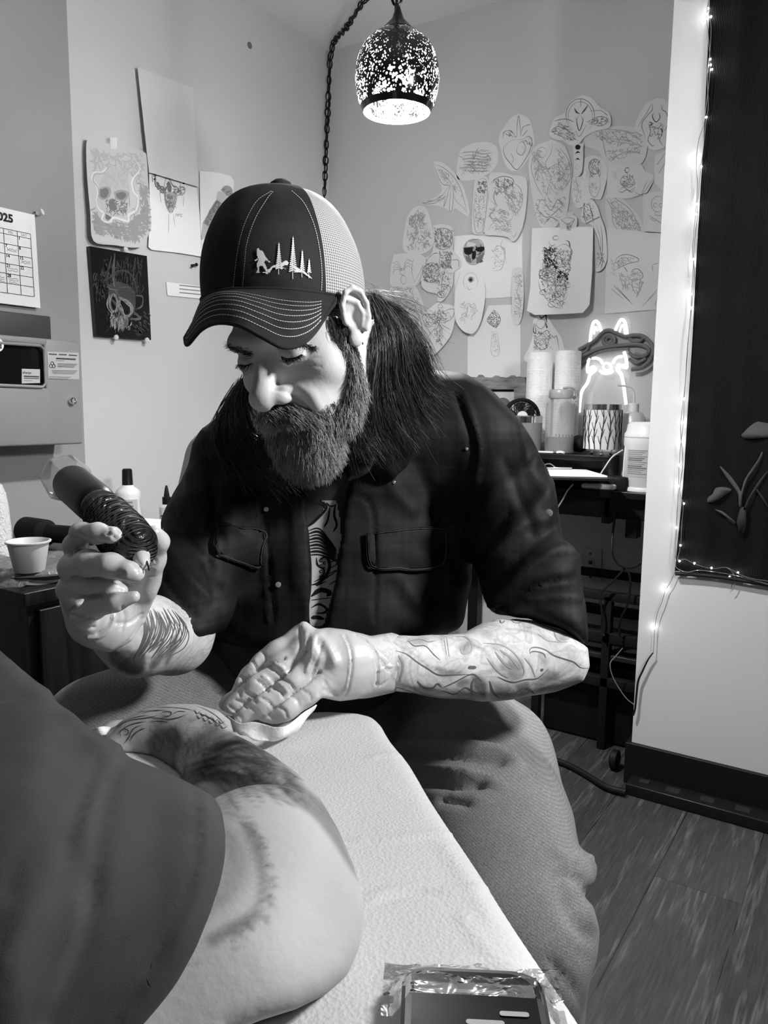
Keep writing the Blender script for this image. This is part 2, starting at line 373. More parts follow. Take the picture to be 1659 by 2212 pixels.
# ================================================================== THE ROOM
XA, YB, YP, ZC = -2.009, 2.628, 2.085, 2.44
XJ = XA + .07                                     # the nearer face of the left wall
yj = onp(168, 600, 0, XJ)[1]                      # where that nearer face ends
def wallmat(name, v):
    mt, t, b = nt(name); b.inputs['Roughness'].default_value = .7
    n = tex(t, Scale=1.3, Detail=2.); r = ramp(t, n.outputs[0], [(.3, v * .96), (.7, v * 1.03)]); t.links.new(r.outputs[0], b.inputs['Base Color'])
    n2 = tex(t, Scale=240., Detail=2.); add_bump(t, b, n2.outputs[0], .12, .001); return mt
WALL = wallmat('painted_wall', .56); WALLC = wallmat('painted_ceiling', .80); WALLD = wallmat('wall_near_face_dark', .27)  # WALLD: lower base colour for the nearer face of the left wall
BLK = mat('black_paint', .008, .45)
def floor_mat():
    mt, t, b = nt('grey_oak_planks')
    c = N(t, 'ShaderNodeTexCoord'); mp = N(t, 'ShaderNodeMapping'); mp.inputs['Rotation'].default_value = (0, 0, math.radians(90)); t.links.new(c.outputs['Object'], mp.inputs[0])
    br = N(t, 'ShaderNodeTexBrick', Scale=1.); br.inputs['Color1'].default_value = g4(.0); br.inputs['Color2'].default_value = g4(1.); br.inputs['Mortar'].default_value = g4(.5)
    br.inputs['Brick Width'].default_value = 1.22; br.inputs['Row Height'].default_value = .18; br.inputs['Mortar Size'].default_value = .0012; br.offset = .37; br.inputs['Bias'].default_value = 0.
    t.links.new(mp.outputs[0], br.inputs['Vector'])
    # long grain, offset per plank
    sc = N(t, 'ShaderNodeMapping'); sc.inputs['Scale'].default_value = (1.3, 15, 1); t.links.new(mp.outputs[0], sc.inputs[0])
    ad = N(t, 'ShaderNodeVectorMath', operation='ADD'); t.links.new(sc.outputs[0], ad.inputs[0])
    sv = N(t, 'ShaderNodeVectorMath', operation='SCALE'); sv.inputs['Scale'].default_value = 9.; t.links.new(br.outputs[0], sv.inputs[0]); t.links.new(sv.outputs[0], ad.inputs[1])
    n1 = N(t, 'ShaderNodeTexNoise', Scale=1.6, Detail=3.); t.links.new(ad.outputs[0], n1.inputs['Vector'])
    mu = N(t, 'ShaderNodeMath', operation='MULTIPLY'); mu.inputs[1].default_value = 24.; t.links.new(n1.outputs[0], mu.inputs[0])
    sn = N(t, 'ShaderNodeMath', operation='SINE'); t.links.new(mu.outputs[0], sn.inputs[0])
    r1 = ramp(t, sn.outputs[0], [(.55, .0), (.95, 1.)])
    sc2 = N(t, 'ShaderNodeMapping'); sc2.inputs['Scale'].default_value = (9, 130, 1); t.links.new(mp.outputs[0], sc2.inputs[0])
    n2 = N(t, 'ShaderNodeTexNoise', Scale=1.5, Detail=6.); t.links.new(sc2.outputs[0], n2.inputs['Vector'])
    r2 = ramp(t, n2.outputs[0], [(.35, .0), (.72, 1.)])
    n3 = N(t, 'ShaderNodeTexNoise', Scale=.8, Detail=4.); t.links.new(ad.outputs[0], n3.inputs['Vector'])
    m1 = N(t, 'ShaderNodeMath', operation='MULTIPLY'); t.links.new(r1.outputs[0], m1.inputs[0]); t.links.new(r2.outputs[0], m1.inputs[1])
    m2 = N(t, 'ShaderNodeMath', operation='MULTIPLY_ADD'); m2.inputs[1].default_value = .065; t.links.new(m1.outputs[0], m2.inputs[0])
    m3 = N(t, 'ShaderNodeMath', operation='MULTIPLY_ADD'); m3.inputs[1].default_value = .028; m3.inputs[2].default_value = .004; t.links.new(r2.outputs[0], m3.inputs[0]); t.links.new(m3.outputs[0], m2.inputs[2])
    m4 = N(t, 'ShaderNodeMath', operation='MULTIPLY_ADD'); m4.inputs[1].default_value = .035; t.links.new(n3.outputs[0], m4.inputs[0]); t.links.new(m2.outputs[0], m4.inputs[2])
    m5 = N(t, 'ShaderNodeMath', operation='MULTIPLY_ADD'); m5.inputs[1].default_value = .012; t.links.new(br.outputs[0], m5.inputs[0]); t.links.new(m4.outputs[0], m5.inputs[2])
    dk = N(t, 'ShaderNodeMath', operation='MULTIPLY_ADD'); dk.inputs[1].default_value = -.03; t.links.new(br.outputs['Fac'], dk.inputs[0]); t.links.new(m5.outputs[0], dk.inputs[2])
    t.links.new(dk.outputs[0], b.inputs['Base Color']); b.inputs['Roughness'].default_value = .5
    add_bump(t, b, m2.outputs[0], .25, .002); return mt
def plane(name, pts, mt):
    mb = MB(); n = np.cross(pts[1] - pts[0], pts[2] - pts[0]); mb.add(pts, [tuple(range(len(pts)))]); return struct(mb.obj(name, mt, smooth=False, fix=False))
XR = 2.2; YF = -1.4
b_ = MB().box((XA - .1, YF, -.05), (XR, YB + .1, 0)); struct(b_.obj('floor', floor_mat(), smooth=False))
b_ = MB().box((XA - .1, YF, ZC), (XR, YB + .1, ZC + .05)); struct(b_.obj('ceiling', WALLC, smooth=False))
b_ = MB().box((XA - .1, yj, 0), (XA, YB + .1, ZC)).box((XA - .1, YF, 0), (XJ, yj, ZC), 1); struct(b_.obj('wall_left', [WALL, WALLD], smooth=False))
b_ = MB().box((XA, YB, 0), (XR, YB + .1, ZC)); struct(b_.obj('wall_back', WALL, smooth=False))
xe = onp(1362, 1650, 1, YP)[0]                    # free end of the right partition
b_ = MB().box((xe, YP, 0), (XR, YP + .11, ZC)); struct(b_.obj('wall_right', WALL, smooth=False))
b_ = MB().box((xe - .004, YP - .014, 0), (XR, YP, .117), bev=.002).box((xe - .014, YP - .014, 0), (xe, YP + .12, .117), bev=.002)
struct(b_.obj('baseboard_right', BLK, smooth=False))
b_ = MB().box((XA, YB - .013, 0), (xe, YB, .1), bev=.002); struct(b_.obj('baseboard_back', BLK, smooth=False))
b_ = MB().box((XA, yj, 0), (XA + .013, YB - .013, .1), bev=.002); struct(b_.obj('baseboard_left', BLK, smooth=False))
# ================================================================== PENDANT LAMP on its swag chain
PC = W(858, 160, 1.60); pr = rp(91, 1.60)
lamp = thing('pendant_lamp', 'black globe pendant lamp with pierced dots, hanging lit from a chain', 'lamp', PC)
def shade_mat():
    mt, t, b = nt('pierced_black_glass'); b.inputs['Base Color'].default_value = g4(.006); b.inputs['Roughness'].default_value = .15
    c = N(t, 'ShaderNodeTexCoord'); nzv = N(t, 'ShaderNodeTexNoise', Scale=14., Detail=1.); t.links.new(c.outputs['Object'], nzv.inputs['Vector'])
    mx = N(t, 'ShaderNodeVectorMath', operation='SCALE'); mx.inputs['Scale'].default_value = .006; t.links.new(nzv.outputs['Color'], mx.inputs[0])
    ad = N(t, 'ShaderNodeVectorMath', operation='ADD'); t.links.new(c.outputs['Object'], ad.inputs[0]); t.links.new(mx.outputs[0], ad.inputs[1])
    mp = N(t, 'ShaderNodeMapping'); mp.inputs['Scale'].default_value = (1, 1, .8); t.links.new(ad.outputs[0], mp.inputs[0])
    v = N(t, 'ShaderNodeTexVoronoi', Scale=240.); t.links.new(mp.outputs[0], v.inputs['Vector'])
    n2 = N(t, 'ShaderNodeTexNoise', Scale=60., Detail=0.); t.links.new(c.outputs['Object'], n2.inputs['Vector'])
    sx = N(t, 'ShaderNodeSeparateXYZ'); t.links.new(c.outputs['Object'], sx.inputs[0]); zr = N(t, 'ShaderNodeMapRange'); zr.inputs['From Min'].default_value = -pr * .85; zr.inputs['From Max'].default_value = pr; zr.inputs['To Min'].default_value = .84; zr.inputs['To Max'].default_value = .42; t.links.new(sx.outputs[2], zr.inputs[0])
    gt = N(t, 'ShaderNodeMath', operation='GREATER_THAN'); gt.inputs[1].default_value = -pr * .72; t.links.new(sx.outputs[2], gt.inputs[0]); th0 = N(t, 'ShaderNodeMath', operation='MULTIPLY'); t.links.new(zr.outputs[0], th0.inputs[0]); t.links.new(gt.outputs[0], th0.inputs[1]); th = N(t, 'ShaderNodeMath', operation='MULTIPLY'); t.links.new(th0.outputs[0], th.inputs[1]); t.links.new(n2.outputs[0], th.inputs[0])
    lt = N(t, 'ShaderNodeMath', operation='LESS_THAN'); t.links.new(v.outputs['Distance'], lt.inputs[0]); t.links.new(th.outputs[0], lt.inputs[1])
    tr = N(t, 'ShaderNodeBsdfTransparent'); ms = N(t, 'ShaderNodeMixShader'); t.links.new(lt.outputs[0], ms.inputs[0]); t.links.new(b.outputs[0], ms.inputs[1]); t.links.new(tr.outputs[0], ms.inputs[2])
    # inside face: coloured near-black to dim what shows through the holes
    geo = N(t, 'ShaderNodeNewGeometry'); d = N(t, 'ShaderNodeBsdfDiffuse'); d.inputs[0].default_value = g4(.02)
    m2 = N(t, 'ShaderNodeMixShader'); t.links.new(geo.outputs['Backfacing'], m2.inputs[0]); t.links.new(ms.outputs[0], m2.inputs[1])
    m3 = N(t, 'ShaderNodeMixShader'); t.links.new(lt.outputs[0], m3.inputs[0]); t.links.new(d.outputs[0], m3.inputs[1]); t.links.new(tr.outputs[0], m3.inputs[2]); t.links.new(m3.outputs[0], m2.inputs[2])
    o = [q for q in t.nodes if q.type == 'OUTPUT_MATERIAL'][0]; t.links.new(m2.outputs[0], o.inputs[0]); return mt
mb = MB(); prof = []
for i in range(25):
    k_ = i / 24 * 9; PR = [(.80, -.86), (.90, -.66), (.97, -.40), (1., -.12), (.985, .15), (.92, .40), (.80, .62), (.62, .80), (.42, .92), (.25, .97)]; prof.append((pr * np.interp(k_, range(10), [p[0] for p in PR]), pr * np.interp(k_, range(10), [p[1] for p in PR])))
mb.lathe(PC, (0, 0, 1), prof, 64, cap0=False, cap1=False); so = mb.obj('lamp_shade', shade_mat(), lamp, ang=False, fix=False)
if (np.array(so.data.polygons[300].normal) @ np.array(so.data.polygons[300].center)) < 0: so.data.flip_normals()
mb = MB(); mb.lathe(PC, (0, 0, 1), [(pr * .42, pr * .93), (pr * .33, pr * 1.02), (pr * .15, pr * 1.2), (pr * .07, pr * 1.42), (pr * .05, pr * 1.48)], 24); mb.obj('lamp_cap', mat('black_metal', .01, .3, .6), lamp)
mb = MB(); mb.lathe(PC - np.array([0, 0, pr * .25]), (0, 0, 1), [(.002, -.034), (.018, -.03), (.029, -.012), (.03, .004), (.024, .024), (.014, .042), (.013, .06)], 24)
mb.obj('light_bulb', emis('lamp_bulb_glow', 1., BULB), lamp)
mb = MB(); mb.lathe(PC, (0, 0, 1), [(.014, .025), (.016, .03), (.016, .08), (.01, .085)], 16); mb.obj('bulb_socket', mat('black_metal', .01), lamp)
ctop = onp(810, -60, 2, ZC - .01)
def link_chain(mb, P, ll, ww, rr, tw=0):
    P = spl(P, 12); L = [0]
    for a, b in zip(P[:-1], P[1:]): L.append(L[-1] + np.linalg.norm(b - a))
    n = int(L[-1] / (ll * .78)); P = np.array(P)
    for i in range(n):
        s = (i + .5) * L[-1] / n; c = np.array([np.interp(s, L, P[:, q]) for q in range(3)]); c2 = np.array([np.interp(s + .005, L, P[:, q]) for q in range(3)])
        x, y, z = frame(c2 - c if np.linalg.norm(c2 - c) > 1e-6 else (0, 0, 1)); a = (i % 2) * math.pi / 2 + .35 + .3 * math.sin(i * 2.3); s1 = math.cos(a) * x + math.sin(a) * y
        pts = [c + z * (math.sin(t) * ll / 2) * (1 if abs(math.sin(t)) < .9 else 1) + s1 * math.cos(t) * ww / 2 * min(1, 1.5 * (1 - abs(math.sin(t)) ** 3) + .2) for t in np.linspace(0, 2 * math.pi, 15)[:-1]]
        mb.tube(pts, rr, 5, closed=True)
swag = thing('swag_chain', 'black link chain with cord running from the lamp across ceiling and down the corner', 'chain', ctop)
hook = onp(708, 118, 2, ZC - .03); hook = np.array([XA + .07, YB - .08, 2.42])
hook = onp(708, 122, 1, YB - .06)
top0 = W(857, 22, 1.6); top1 = np.array([top0[0], top0[1], ZC - .02])
P1 = [onp(x, y, 1, YB - .05) for x, y in ((706, 125), (702, 220), (699, 300), (694, 400), (690, 470), (686, 560), (680, 700))]
P1 = [np.array([p[0], YB - .03, p[2]]) for p in P1]
pa = hook; pb = W(790, -10, 2.0)
P2 = [P1[0], W(722, 90, 2.98), W(748, 60, 2.80), W(776, 16, 2.64), W(800, -25, 2.50), W(840, -200, 1.9), top1]
mb = MB(); link_chain(mb, P1, .038, .021, .0030); link_chain(mb, P2, .038, .021, .0030); link_chain(mb, [top0 + np.array([0, 0, -.02]), top0 + np.array([0, 0, .06]), top1], .038, .021, .0030)
mb.obj('chain_links', mat('black_metal', .01, .3, .6), swag)
mb = MB(); mb.tube(spl([p + np.array([.004, 0, 0]) * math.sin(i * 2) for i, p in enumerate(P1)], 6), .003, 6); mb.tube(spl(P2, 6), .003, 6); mb.tube([top0, top1], .003, 6)
mb.obj('lamp_cord', mat('black_cord', .01, .5), swag)
# ================================================================== PAPERS ON THE WALLS
def paper(v): return mat('drawing_paper_%d' % int(v * 100), v, .75)
INK = [mat('ink_black', .012, .6), mat('pencil_dark', .17, .7), mat('pencil_mid', .32, .7), mat('pencil_light', .44, .7), mat('paper_white', .72, .7), mat('paper_tone', .50, .7)]
def k4(x, y): return 820 + x / 2.596, 200 + y / 2.596
def k5(x, y): return 980 + x / 3.463, 660 + y / 3.463
def k2(x, y): return x / 3.072, 120 + y / 3.072
def k0(x, y): return x, y
def sheet(name, label, cat, kf, outline, strokes, wall='B', off=.004, tilt=0., pv=.7, group=None, fills=(), smooth=True, scrib=None, curl=0.):
    ax, v, nv = (1, YB, np.array([0, -1., 0])) if wall == 'B' else (0, XA, np.array([1., 0, 0])) if wall == 'A' else (0, XJ, np.array([1., 0, 0]))
    O = [kf(*p) for p in outline]
    if smooth: O = [tuple(p) for p in spl(O + [O[0]], 4)[:-1]]
    zt = max(onp(p[0], p[1], ax, v)[2] for p in O); p0 = np.array([0, 0, zt]); p0[ax] = v; p0 = p0 + nv * off
    n = nrm(nv - np.array([0, 0, 1]) * tilt)
    mb = MB(); P = [onplane(x, y, p0, n) for x, y in O]
    mb.prism(P, -n * .0006, 0)
    k = [0]
    def put(line, wd, mi, sm=True):
        pts = spl([kf(*p) for p in line], 5) if sm else [kf(*p) for p in line]; k[0] += 1
        mb.ribbon([onplane(x, y, p0 + n * (.0006 + .00002 * (k[0] % 20)), n) for x, y in pts], n, wd * 1.45 / FPX, mi)
    for f in fills:
        poly, mi = f[:2]; Q = spl([kf(*p) for p in poly] + [kf(*poly[0])], 4)[:-1]; k[0] += 1
        mb.prism([onplane(x, y, p0 + n * (.0003 + .00012 * (k[0] % 10)), n) for x, y in Q], n * .0002, mi)
    rs = random.Random(len(label) * 7)
    for s in strokes:
        line, wd, mi = s[0], (s[1] if len(s) > 1 else 1.6), (s[2] if len(s) > 2 else 2)
        if wd > 9:
            for q_ in range(9): o1 = (q_ - 4) / 4 * wd * .42; put([(x + o1 * .8 + rs.uniform(-3, 3), y + o1 * .8 + rs.uniform(-3, 3)) for x, y in line], wd * .36, mi if abs(o1) < wd * .34 else 4)
        elif wd > 2.9:
            for q_ in range(3): put([(x + rs.uniform(-1, 1) * wd * .5, y + rs.uniform(-1, 1) * wd * .5) for x, y in line], wd * .45, min(4, mi + (q_ == 2)))
        else: put(line, wd, mi)
    if scrib:                      # hand-like shading inside an area: (polygon, count, length, width, ink, angle)
        for poly, cnt, ln, wd, mi, ang in scrib:
            r_ = random.Random(len(label) + cnt); xs = [p[0] for p in poly]; ys = [p[1] for p in poly]
            px = np.array(poly, dtype=f32)
            for _ in range(int(cnt * 1.5)):
                for _t in range(12):
                    x = r_.uniform(min(xs), max(xs)); y = r_.uniform(min(ys), max(ys))
                    if polyd(np.array([x], f32), np.array([y], f32), poly)[0] < 0: break
                else: continue
                a = math.radians(ang + r_.gauss(0, 35)); L = ln * r_.uniform(.5, 1.3); c = r_.uniform(-.8, .8)
                put([(x + L * (t - .5) * math.cos(a + c * (t - .5) * 2), y + L * (t - .5) * math.sin(a + c * (t - .5) * 2)) for t in (0, .33, .66, 1)], wd * r_.uniform(.5, 1.2), mi + 1)
    o = mb.obj(name, [paper(pv)] + INK, smooth=False, fix=False)
    # origin at the sheet itself
    c = np.mean(P, 0); o.data.transform(Matrix.Translation(-Vector(c))); o.location = c
    return tag(o, label, cat, group)
SK = 'sketches taped to the back wall'
def ell2(cx, cy, rx, ry, n=12, a0=0, a1=360, rot=0):
    r = math.radians(rot); out = []
    for i in range(n + 1):
        t = math.radians(a0 + (a1 - a0) * i / n); x, y = rx * math.cos(t), ry * math.sin(t); out.append((cx + x * math.cos(r) - y * math.sin(r), cy + x * math.sin(r) + y * math.cos(r)))
    return out
T0, T1, T2, T3 = 0, 1, 2, 3   # ink slots + 1
def K(l, w_=1.6, m_=3): return (l, w_, m_)
D = 2; Mi = 3; Li = 4; B = 1
sheet('whale_sketch', 'cut-out pencil sketch of a leaping whale, leftmost upper cut-out', 'drawing', k4,
 [(305, 385), (350, 392), (400, 430), (445, 480), (475, 545), (500, 640), (500, 690), (470, 680), (425, 650), (400, 668), (360, 645), (310, 632), (238, 628), (255, 612), (320, 582), (352, 545), (335, 500), (308, 430)],
 [K([(305, 402), (345, 415), (400, 455), (445, 520), (470, 590), (493, 685)], 2, D), K([(307, 405), (320, 450), (350, 510), (385, 520), (400, 515)], 2, D), K([(392, 520), (350, 575), (300, 605), (240, 622), (310, 620), (365, 590)], 2.2, D), K([(370, 570), (360, 640), (375, 600), (392, 525)], 2, D), K([(400, 525), (392, 655), (408, 650), (414, 560), (405, 525)], 2, D), K([(415, 570), (430, 610), (470, 645), (490, 680)], 1.6), K([(330, 430), (380, 480), (430, 560)], 3, D), K([(320, 425), (370, 490), (395, 515)], 1.5), K([(250, 620), (330, 605), (372, 580)], 3, Mi)], group=SK, off=.003,
 scrib=[([(320, 420), (400, 460), (460, 580), (430, 560), (360, 500)], 26, 26, 2, 2, 55), ([(260, 615), (370, 570), (360, 600)], 10, 26, 2, 2, -20)])
sheet('boat_sketch', 'rounded cut-out with pencil sketch of boat on stormy water', 'drawing', k4,
 [(455, 318), (520, 285), (600, 277), (650, 298), (665, 345), (655, 410), (610, 455), (520, 492), (440, 486), (432, 430), (442, 360)],
 [K([(480, 375), (590, 365), (605, 350), (615, 380), (510, 390), (485, 380)], 3, D), K([(520, 330), (530, 365), (545, 320)], 2, D)] + [K([(450 + 8 * i, 340 + 17 * i), (520, 332 + 18 * i), (580, 345 + 16 * i), (635 - 3 * i, 335 + 17 * i)], 2.4, Mi if i % 2 else D) for i in range(7)],
 group=SK, off=.003, scrib=[([(455, 400), (630, 390), (590, 440), (460, 460)], 30, 44, 2.4, 2, -4), ([(460, 330), (630, 320), (630, 390), (460, 400)], 18, 40, 2, 2, -5)])
sheet('heart_sketch', 'cut-out line drawing of an anatomical heart with pointing bone hand on top', 'drawing', k4,
 [(780, 118), (830, 140), (855, 190), (866, 250), (868, 300), (838, 365), (795, 425), (745, 440), (705, 405), (680, 325), (668, 255), (700, 190), (740, 140)],
 [K([(745, 265), (700, 300), (700, 350), (735, 400), (768, 432), (800, 400), (840, 330), (855, 270), (835, 245), (800, 262), (745, 265)], 2.6, D), K([(690, 250), (700, 220), (735, 215), (765, 250)], 4, D), K([(770, 245), (772, 170), (780, 130), (786, 170), (790, 240)], 2.4, D), K([(790, 240), (805, 195), (845, 178)], 4, D), K([(800, 245), (830, 210)], 2.5, D), K([(775, 290), (800, 275), (820, 310), (800, 350), (770, 335), (775, 290)], 2, D), K([(795, 300), (812, 320), (800, 345)], 3, Mi), K([(740, 400), (750, 370), (735, 340)], 2), K([(850, 255), (858, 300), (845, 340)], 3, D)], group=SK, off=.003, scrib=[([(700, 230), (740, 215), (765, 250), (720, 250)], 10, 18, 2, 1, 20), ([(800, 270), (850, 250), (850, 300)], 8, 20, 2, 1, 60)])
sheet('moth_skull_sketch', 'cut-out ink sketch of a moth over a crescent ring, topmost on the wall', 'drawing', k4,
 [(1135, 14), (1190, 30), (1235, 80), (1285, 115), (1298, 165), (1280, 200), (1210, 215), (1150, 250), (1120, 285), (1070, 295), (1030, 270), (985, 262), (952, 235), (965, 180), (985, 140), (1040, 110), (1070, 50)],
 [K(ell2(1125, 130, 80, 95, 14, 120, 420), 2.4, D), K(ell2(1125, 135, 68, 84, 14, 130, 410), 1.6, D), K([(1088, 88), (1105, 108), (1120, 118)], 7, B), K([(1168, 70), (1150, 98), (1132, 118)], 6, B), K([(1120, 125), (1105, 160), (1120, 215), (1140, 160), (1125, 125)], 2.4, D), K([(1100, 135), (1120, 212), (1145, 140)], 1.8, B), K([(975, 160), (1040, 148), (1090, 165)], 2.5, D), K([(960, 215), (1000, 190), (1060, 215), (1100, 250)], 2.5, D), K([(1160, 165), (1230, 135), (1280, 150), (1250, 185), (1190, 180)], 2.4, D), K([(1100, 215), (1120, 245), (1160, 180)], 3, D), K([(1128, 30), (1128, 80)], 2, D), K([(1180, 105), (1240, 100), (1280, 130)], 3, D), K([(1040, 265), (1080, 250), (1110, 270)], 3, D)], group=SK, off=.009,
 scrib=[([(960, 225), (1010, 170), (1060, 190), (1110, 250), (1060, 280), (1000, 240)], 60, 18, 2, 1, 30), ([(1160, 170), (1240, 130), (1290, 160), (1240, 195)], 44, 16, 2, 1, -30)])
sheet('gargoyle_sketch', 'cut-out ink sketch of a winged horned gargoyle crouching, far right', 'drawing', k4,
 [(1555, 30), (1600, 40), (1630, 80), (1632, 160), (1630, 215), (1610, 275), (1590, 310), (1535, 322), (1500, 300), (1490, 250), (1432, 205), (1452, 130), (1500, 60)],
 [K([(1528, 60), (1530, 95), (1500, 130), (1470, 180), (1490, 250)], 2.6, D), K([(1580, 60), (1585, 95), (1605, 110), (1618, 150), (1605, 205), (1590, 215)], 2.6, D), K([(1525, 62), (1500, 110), (1450, 190)], 2, D), K([(1540, 110), (1530, 135), (1550, 165), (1572, 140), (1565, 110)], 2.6, B), K([(1505, 170), (1520, 215), (1505, 265), (1530, 300), (1545, 290)], 2.2, D), K([(1590, 170), (1585, 230), (1570, 265), (1590, 300)], 2.2, D), K([(1525, 185), (1555, 200), (1585, 180)], 2.2, D), K([(1535, 205), (1550, 240), (1570, 205)], 1.8, D), K([(1515, 165), (1530, 175), (1515, 185)], 6, B), K([(1578, 200), (1586, 222)], 5, B)], group=SK, off=.006, scrib=[([(1510, 170), (1590, 170), (1580, 260), (1520, 260)], 34, 14, 1.6, 1, 40)])
sheet('tree_branch_sketch', 'pale sheet with sketched gnarled bare tree branches, under the moth', 'drawing', k4,
 [(1150, 245), (1230, 200), (1310, 190), (1405, 188), (1475, 212), (1500, 260), (1495, 350), (1465, 400), (1400, 412), (1330, 420), (1255, 395), (1232, 330), (1150, 295)],
 [K([(1165, 215), (1260, 205), (1350, 212), (1465, 235)], 3, Mi), K([(1200, 240), (1260, 250), (1330, 275), (1400, 285), (1480, 300)], 3, Mi), K([(1245, 215), (1255, 290), (1270, 360)], 2.4, Mi), K([(1300, 220), (1340, 265), (1330, 310)], 2.4, Mi), K([(1380, 215), (1390, 260), (1440, 290)], 2.4, Mi), K([(1290, 390), (1340, 350), (1400, 330), (1470, 345)], 2.4, Mi)], group=SK, off=.0045, pv=.66,
 scrib=[([(1170, 210), (1460, 215), (1480, 300), (1400, 300), (1250, 280)], 60, 26, 2.2, 2, 10), ([(1270, 330), (1470, 300), (1460, 350), (1290, 380)], 40, 22, 2, 2, -10)])
sheet('moon_phase_sketch', 'narrow strip with row of black moon phases going down', 'drawing', k4,
 [(1082, 290), (1145, 285), (1142, 380), (1140, 440), (1122, 470), (1088, 472), (1090, 380)], [K(ell2(1108, 418, 10, 13, 10), 1.4, Li), K([(1142, 300), (1140, 430), (1118, 470)], 3, D)], group=SK, off=.011, smooth=False,
 fills=[(ell2(1112, 306, 15, 14, 10)[:-1], B), ([(1095, 345), (1110, 328), (1124, 338), (1110, 338)], B), ([(1096, 380), (1110, 366), (1122, 378), (1108, 374)], B)])
sheet('winged_angel_sketch', 'tall cut-out pencil sketch of a winged angel with serpents', 'drawing', k4,
 [(965, 265), (1030, 290), (1060, 350), (1080, 440), (1065, 560), (1052, 670), (1015, 725), (965, 765), (910, 755), (878, 690), (860, 600), (842, 500), (835, 390), (870, 305)],
 [K(ell2(910, 335, 26, 28, 12), 2, Mi), K([(870, 330), (850, 420), (880, 520), (920, 590)], 2.4, Mi), K([(1010, 310), (1060, 380), (1070, 480), (1020, 560)], 2.4, Mi), K([(970, 280), (960, 340), (930, 400), (960, 480), (940, 560), (960, 640)], 2.4, Mi), K([(890, 380), (930, 430), (1000, 400), (1040, 450)], 2.2, Mi), K([(870, 690), (910, 600), (960, 660), (1000, 600), (1040, 650)], 3, D), K([(880, 650), (940, 700), (1020, 640)], 2.6, D), K([(920, 740), (960, 700), (1000, 720)], 2.6, D)], group=SK, off=.0055, pv=.68,
 scrib=[([(850, 340), (900, 320), (930, 430), (880, 500)], 50, 30, 2, 2, 80), ([(1000, 320), (1070, 400), (1050, 540), (1000, 470)], 50, 30, 2, 2, 80), ([(900, 420), (1000, 420), (1030, 560), (920, 580)], 50, 22, 2, 2, 60), ([(870, 600), (1040, 590), (1010, 730), (900, 730)], 50, 26, 2, 2, 20)])
sheet('pumpkin_head_sketch', 'pencil sketch of a pumpkin headed figure under clear tape', 'drawing', k4,
 [(1150, 365), (1200, 352), (1250, 375), (1278, 450), (1255, 560), (1235, 600), (1180, 595), (1140, 640), (1095, 640), (1078, 560), (1085, 475), (1135, 465)],
 [K(ell2(1207, 415, 34, 42, 14), 2.6, D), K(ell2(1207, 415, 16, 40, 14), 2, Mi), K([(1180, 445), (1200, 430), (1225, 450), (1235, 480)], 3, D), K([(1178, 480), (1180, 560), (1210, 585), (1235, 540), (1236, 480)], 2, Mi), K([(1100, 490), (1115, 540), (1100, 610)], 2, Li)], group=SK, off=.008,
 scrib=[([(1180, 380), (1236, 380), (1240, 470), (1180, 470)], 24, 24, 2, 1, 90), ([(1170, 500), (1230, 500), (1220, 570), (1180, 570)], 24, 18, 2, 3, 70), ([(1085, 480), (1140, 480), (1120, 630), (1090, 630)], 24, 22, 2, 3, 80)])
sheet('seated_skeleton_sketch', 'pale sheet with small dark sketch of a seated meditating skeleton', 'drawing', k4,
 [(1270, 395), (1400, 410), (1462, 395), (1490, 440), (1535, 460), (1540, 490), (1500, 560), (1400, 595), (1330, 590), (1280, 590)],
 [K(ell2(1388, 435, 12, 14, 10), 3.4, B), K([(1388, 450), (1385, 520)], 3, D), K([(1375, 460), (1350, 490), (1360, 520), (1400, 530), (1430, 510), (1420, 480), (1400, 460)], 3, D), K([(1345, 545), (1370, 530), (1400, 550), (1432, 530)], 3, D), K([(1340, 550), (1360, 560), (1385, 545), (1410, 558), (1430, 545)], 2.4, D), K([(1430, 560), (1470, 570), (1510, 520), (1535, 480)], 2.4, Mi), K([(1470, 580), (1480, 540), (1500, 500)], 3, D)], group=SK, off=.006, smooth=False, pv=.68,
 scrib=[([(1365, 460), (1420, 460), (1425, 525), (1355, 525)], 26, 16, 2, 1, 0)])
sheet('dagger_skeleton_sketch', 'long cut-out sketch of bound skeleton hand with dagger and dangling legs', 'drawing', k4,
 [(1150, 600), (1190, 600), (1222, 640), (1240, 700), (1262, 760), (1276, 880), (1268, 960), (1235, 1002), (1213, 990), (1240, 905), (1215, 820), (1190, 745), (1130, 720), (1138, 650)],
 [K([(1150, 620), (1145, 680), (1160, 740)], 2.6, D), K([(1175, 620), (1190, 680), (1200, 730)], 2.6, D), K([(1160, 735), (1235, 695)], 7, Mi), K([(1160, 735), (1235, 695)], 2.4, D), K([(1195, 745), (1225, 830), (1250, 930), (1265, 960)], 2.4, D), K([(1240, 745), (1250, 830), (1245, 930), (1220, 985)], 2.4, D), K([(1215, 740), (1240, 830), (1238, 920)], 2, Mi), K([(1225, 930), (1250, 950), (1240, 990)], 2.4, D)], group=SK, off=.012,
 scrib=[([(1140, 620), (1200, 620), (1200, 720), (1140, 710)], 26, 18, 2, 1, 70), ([(1220, 900), (1266, 900), (1240, 990)], 12, 16, 2, 1, 60)])
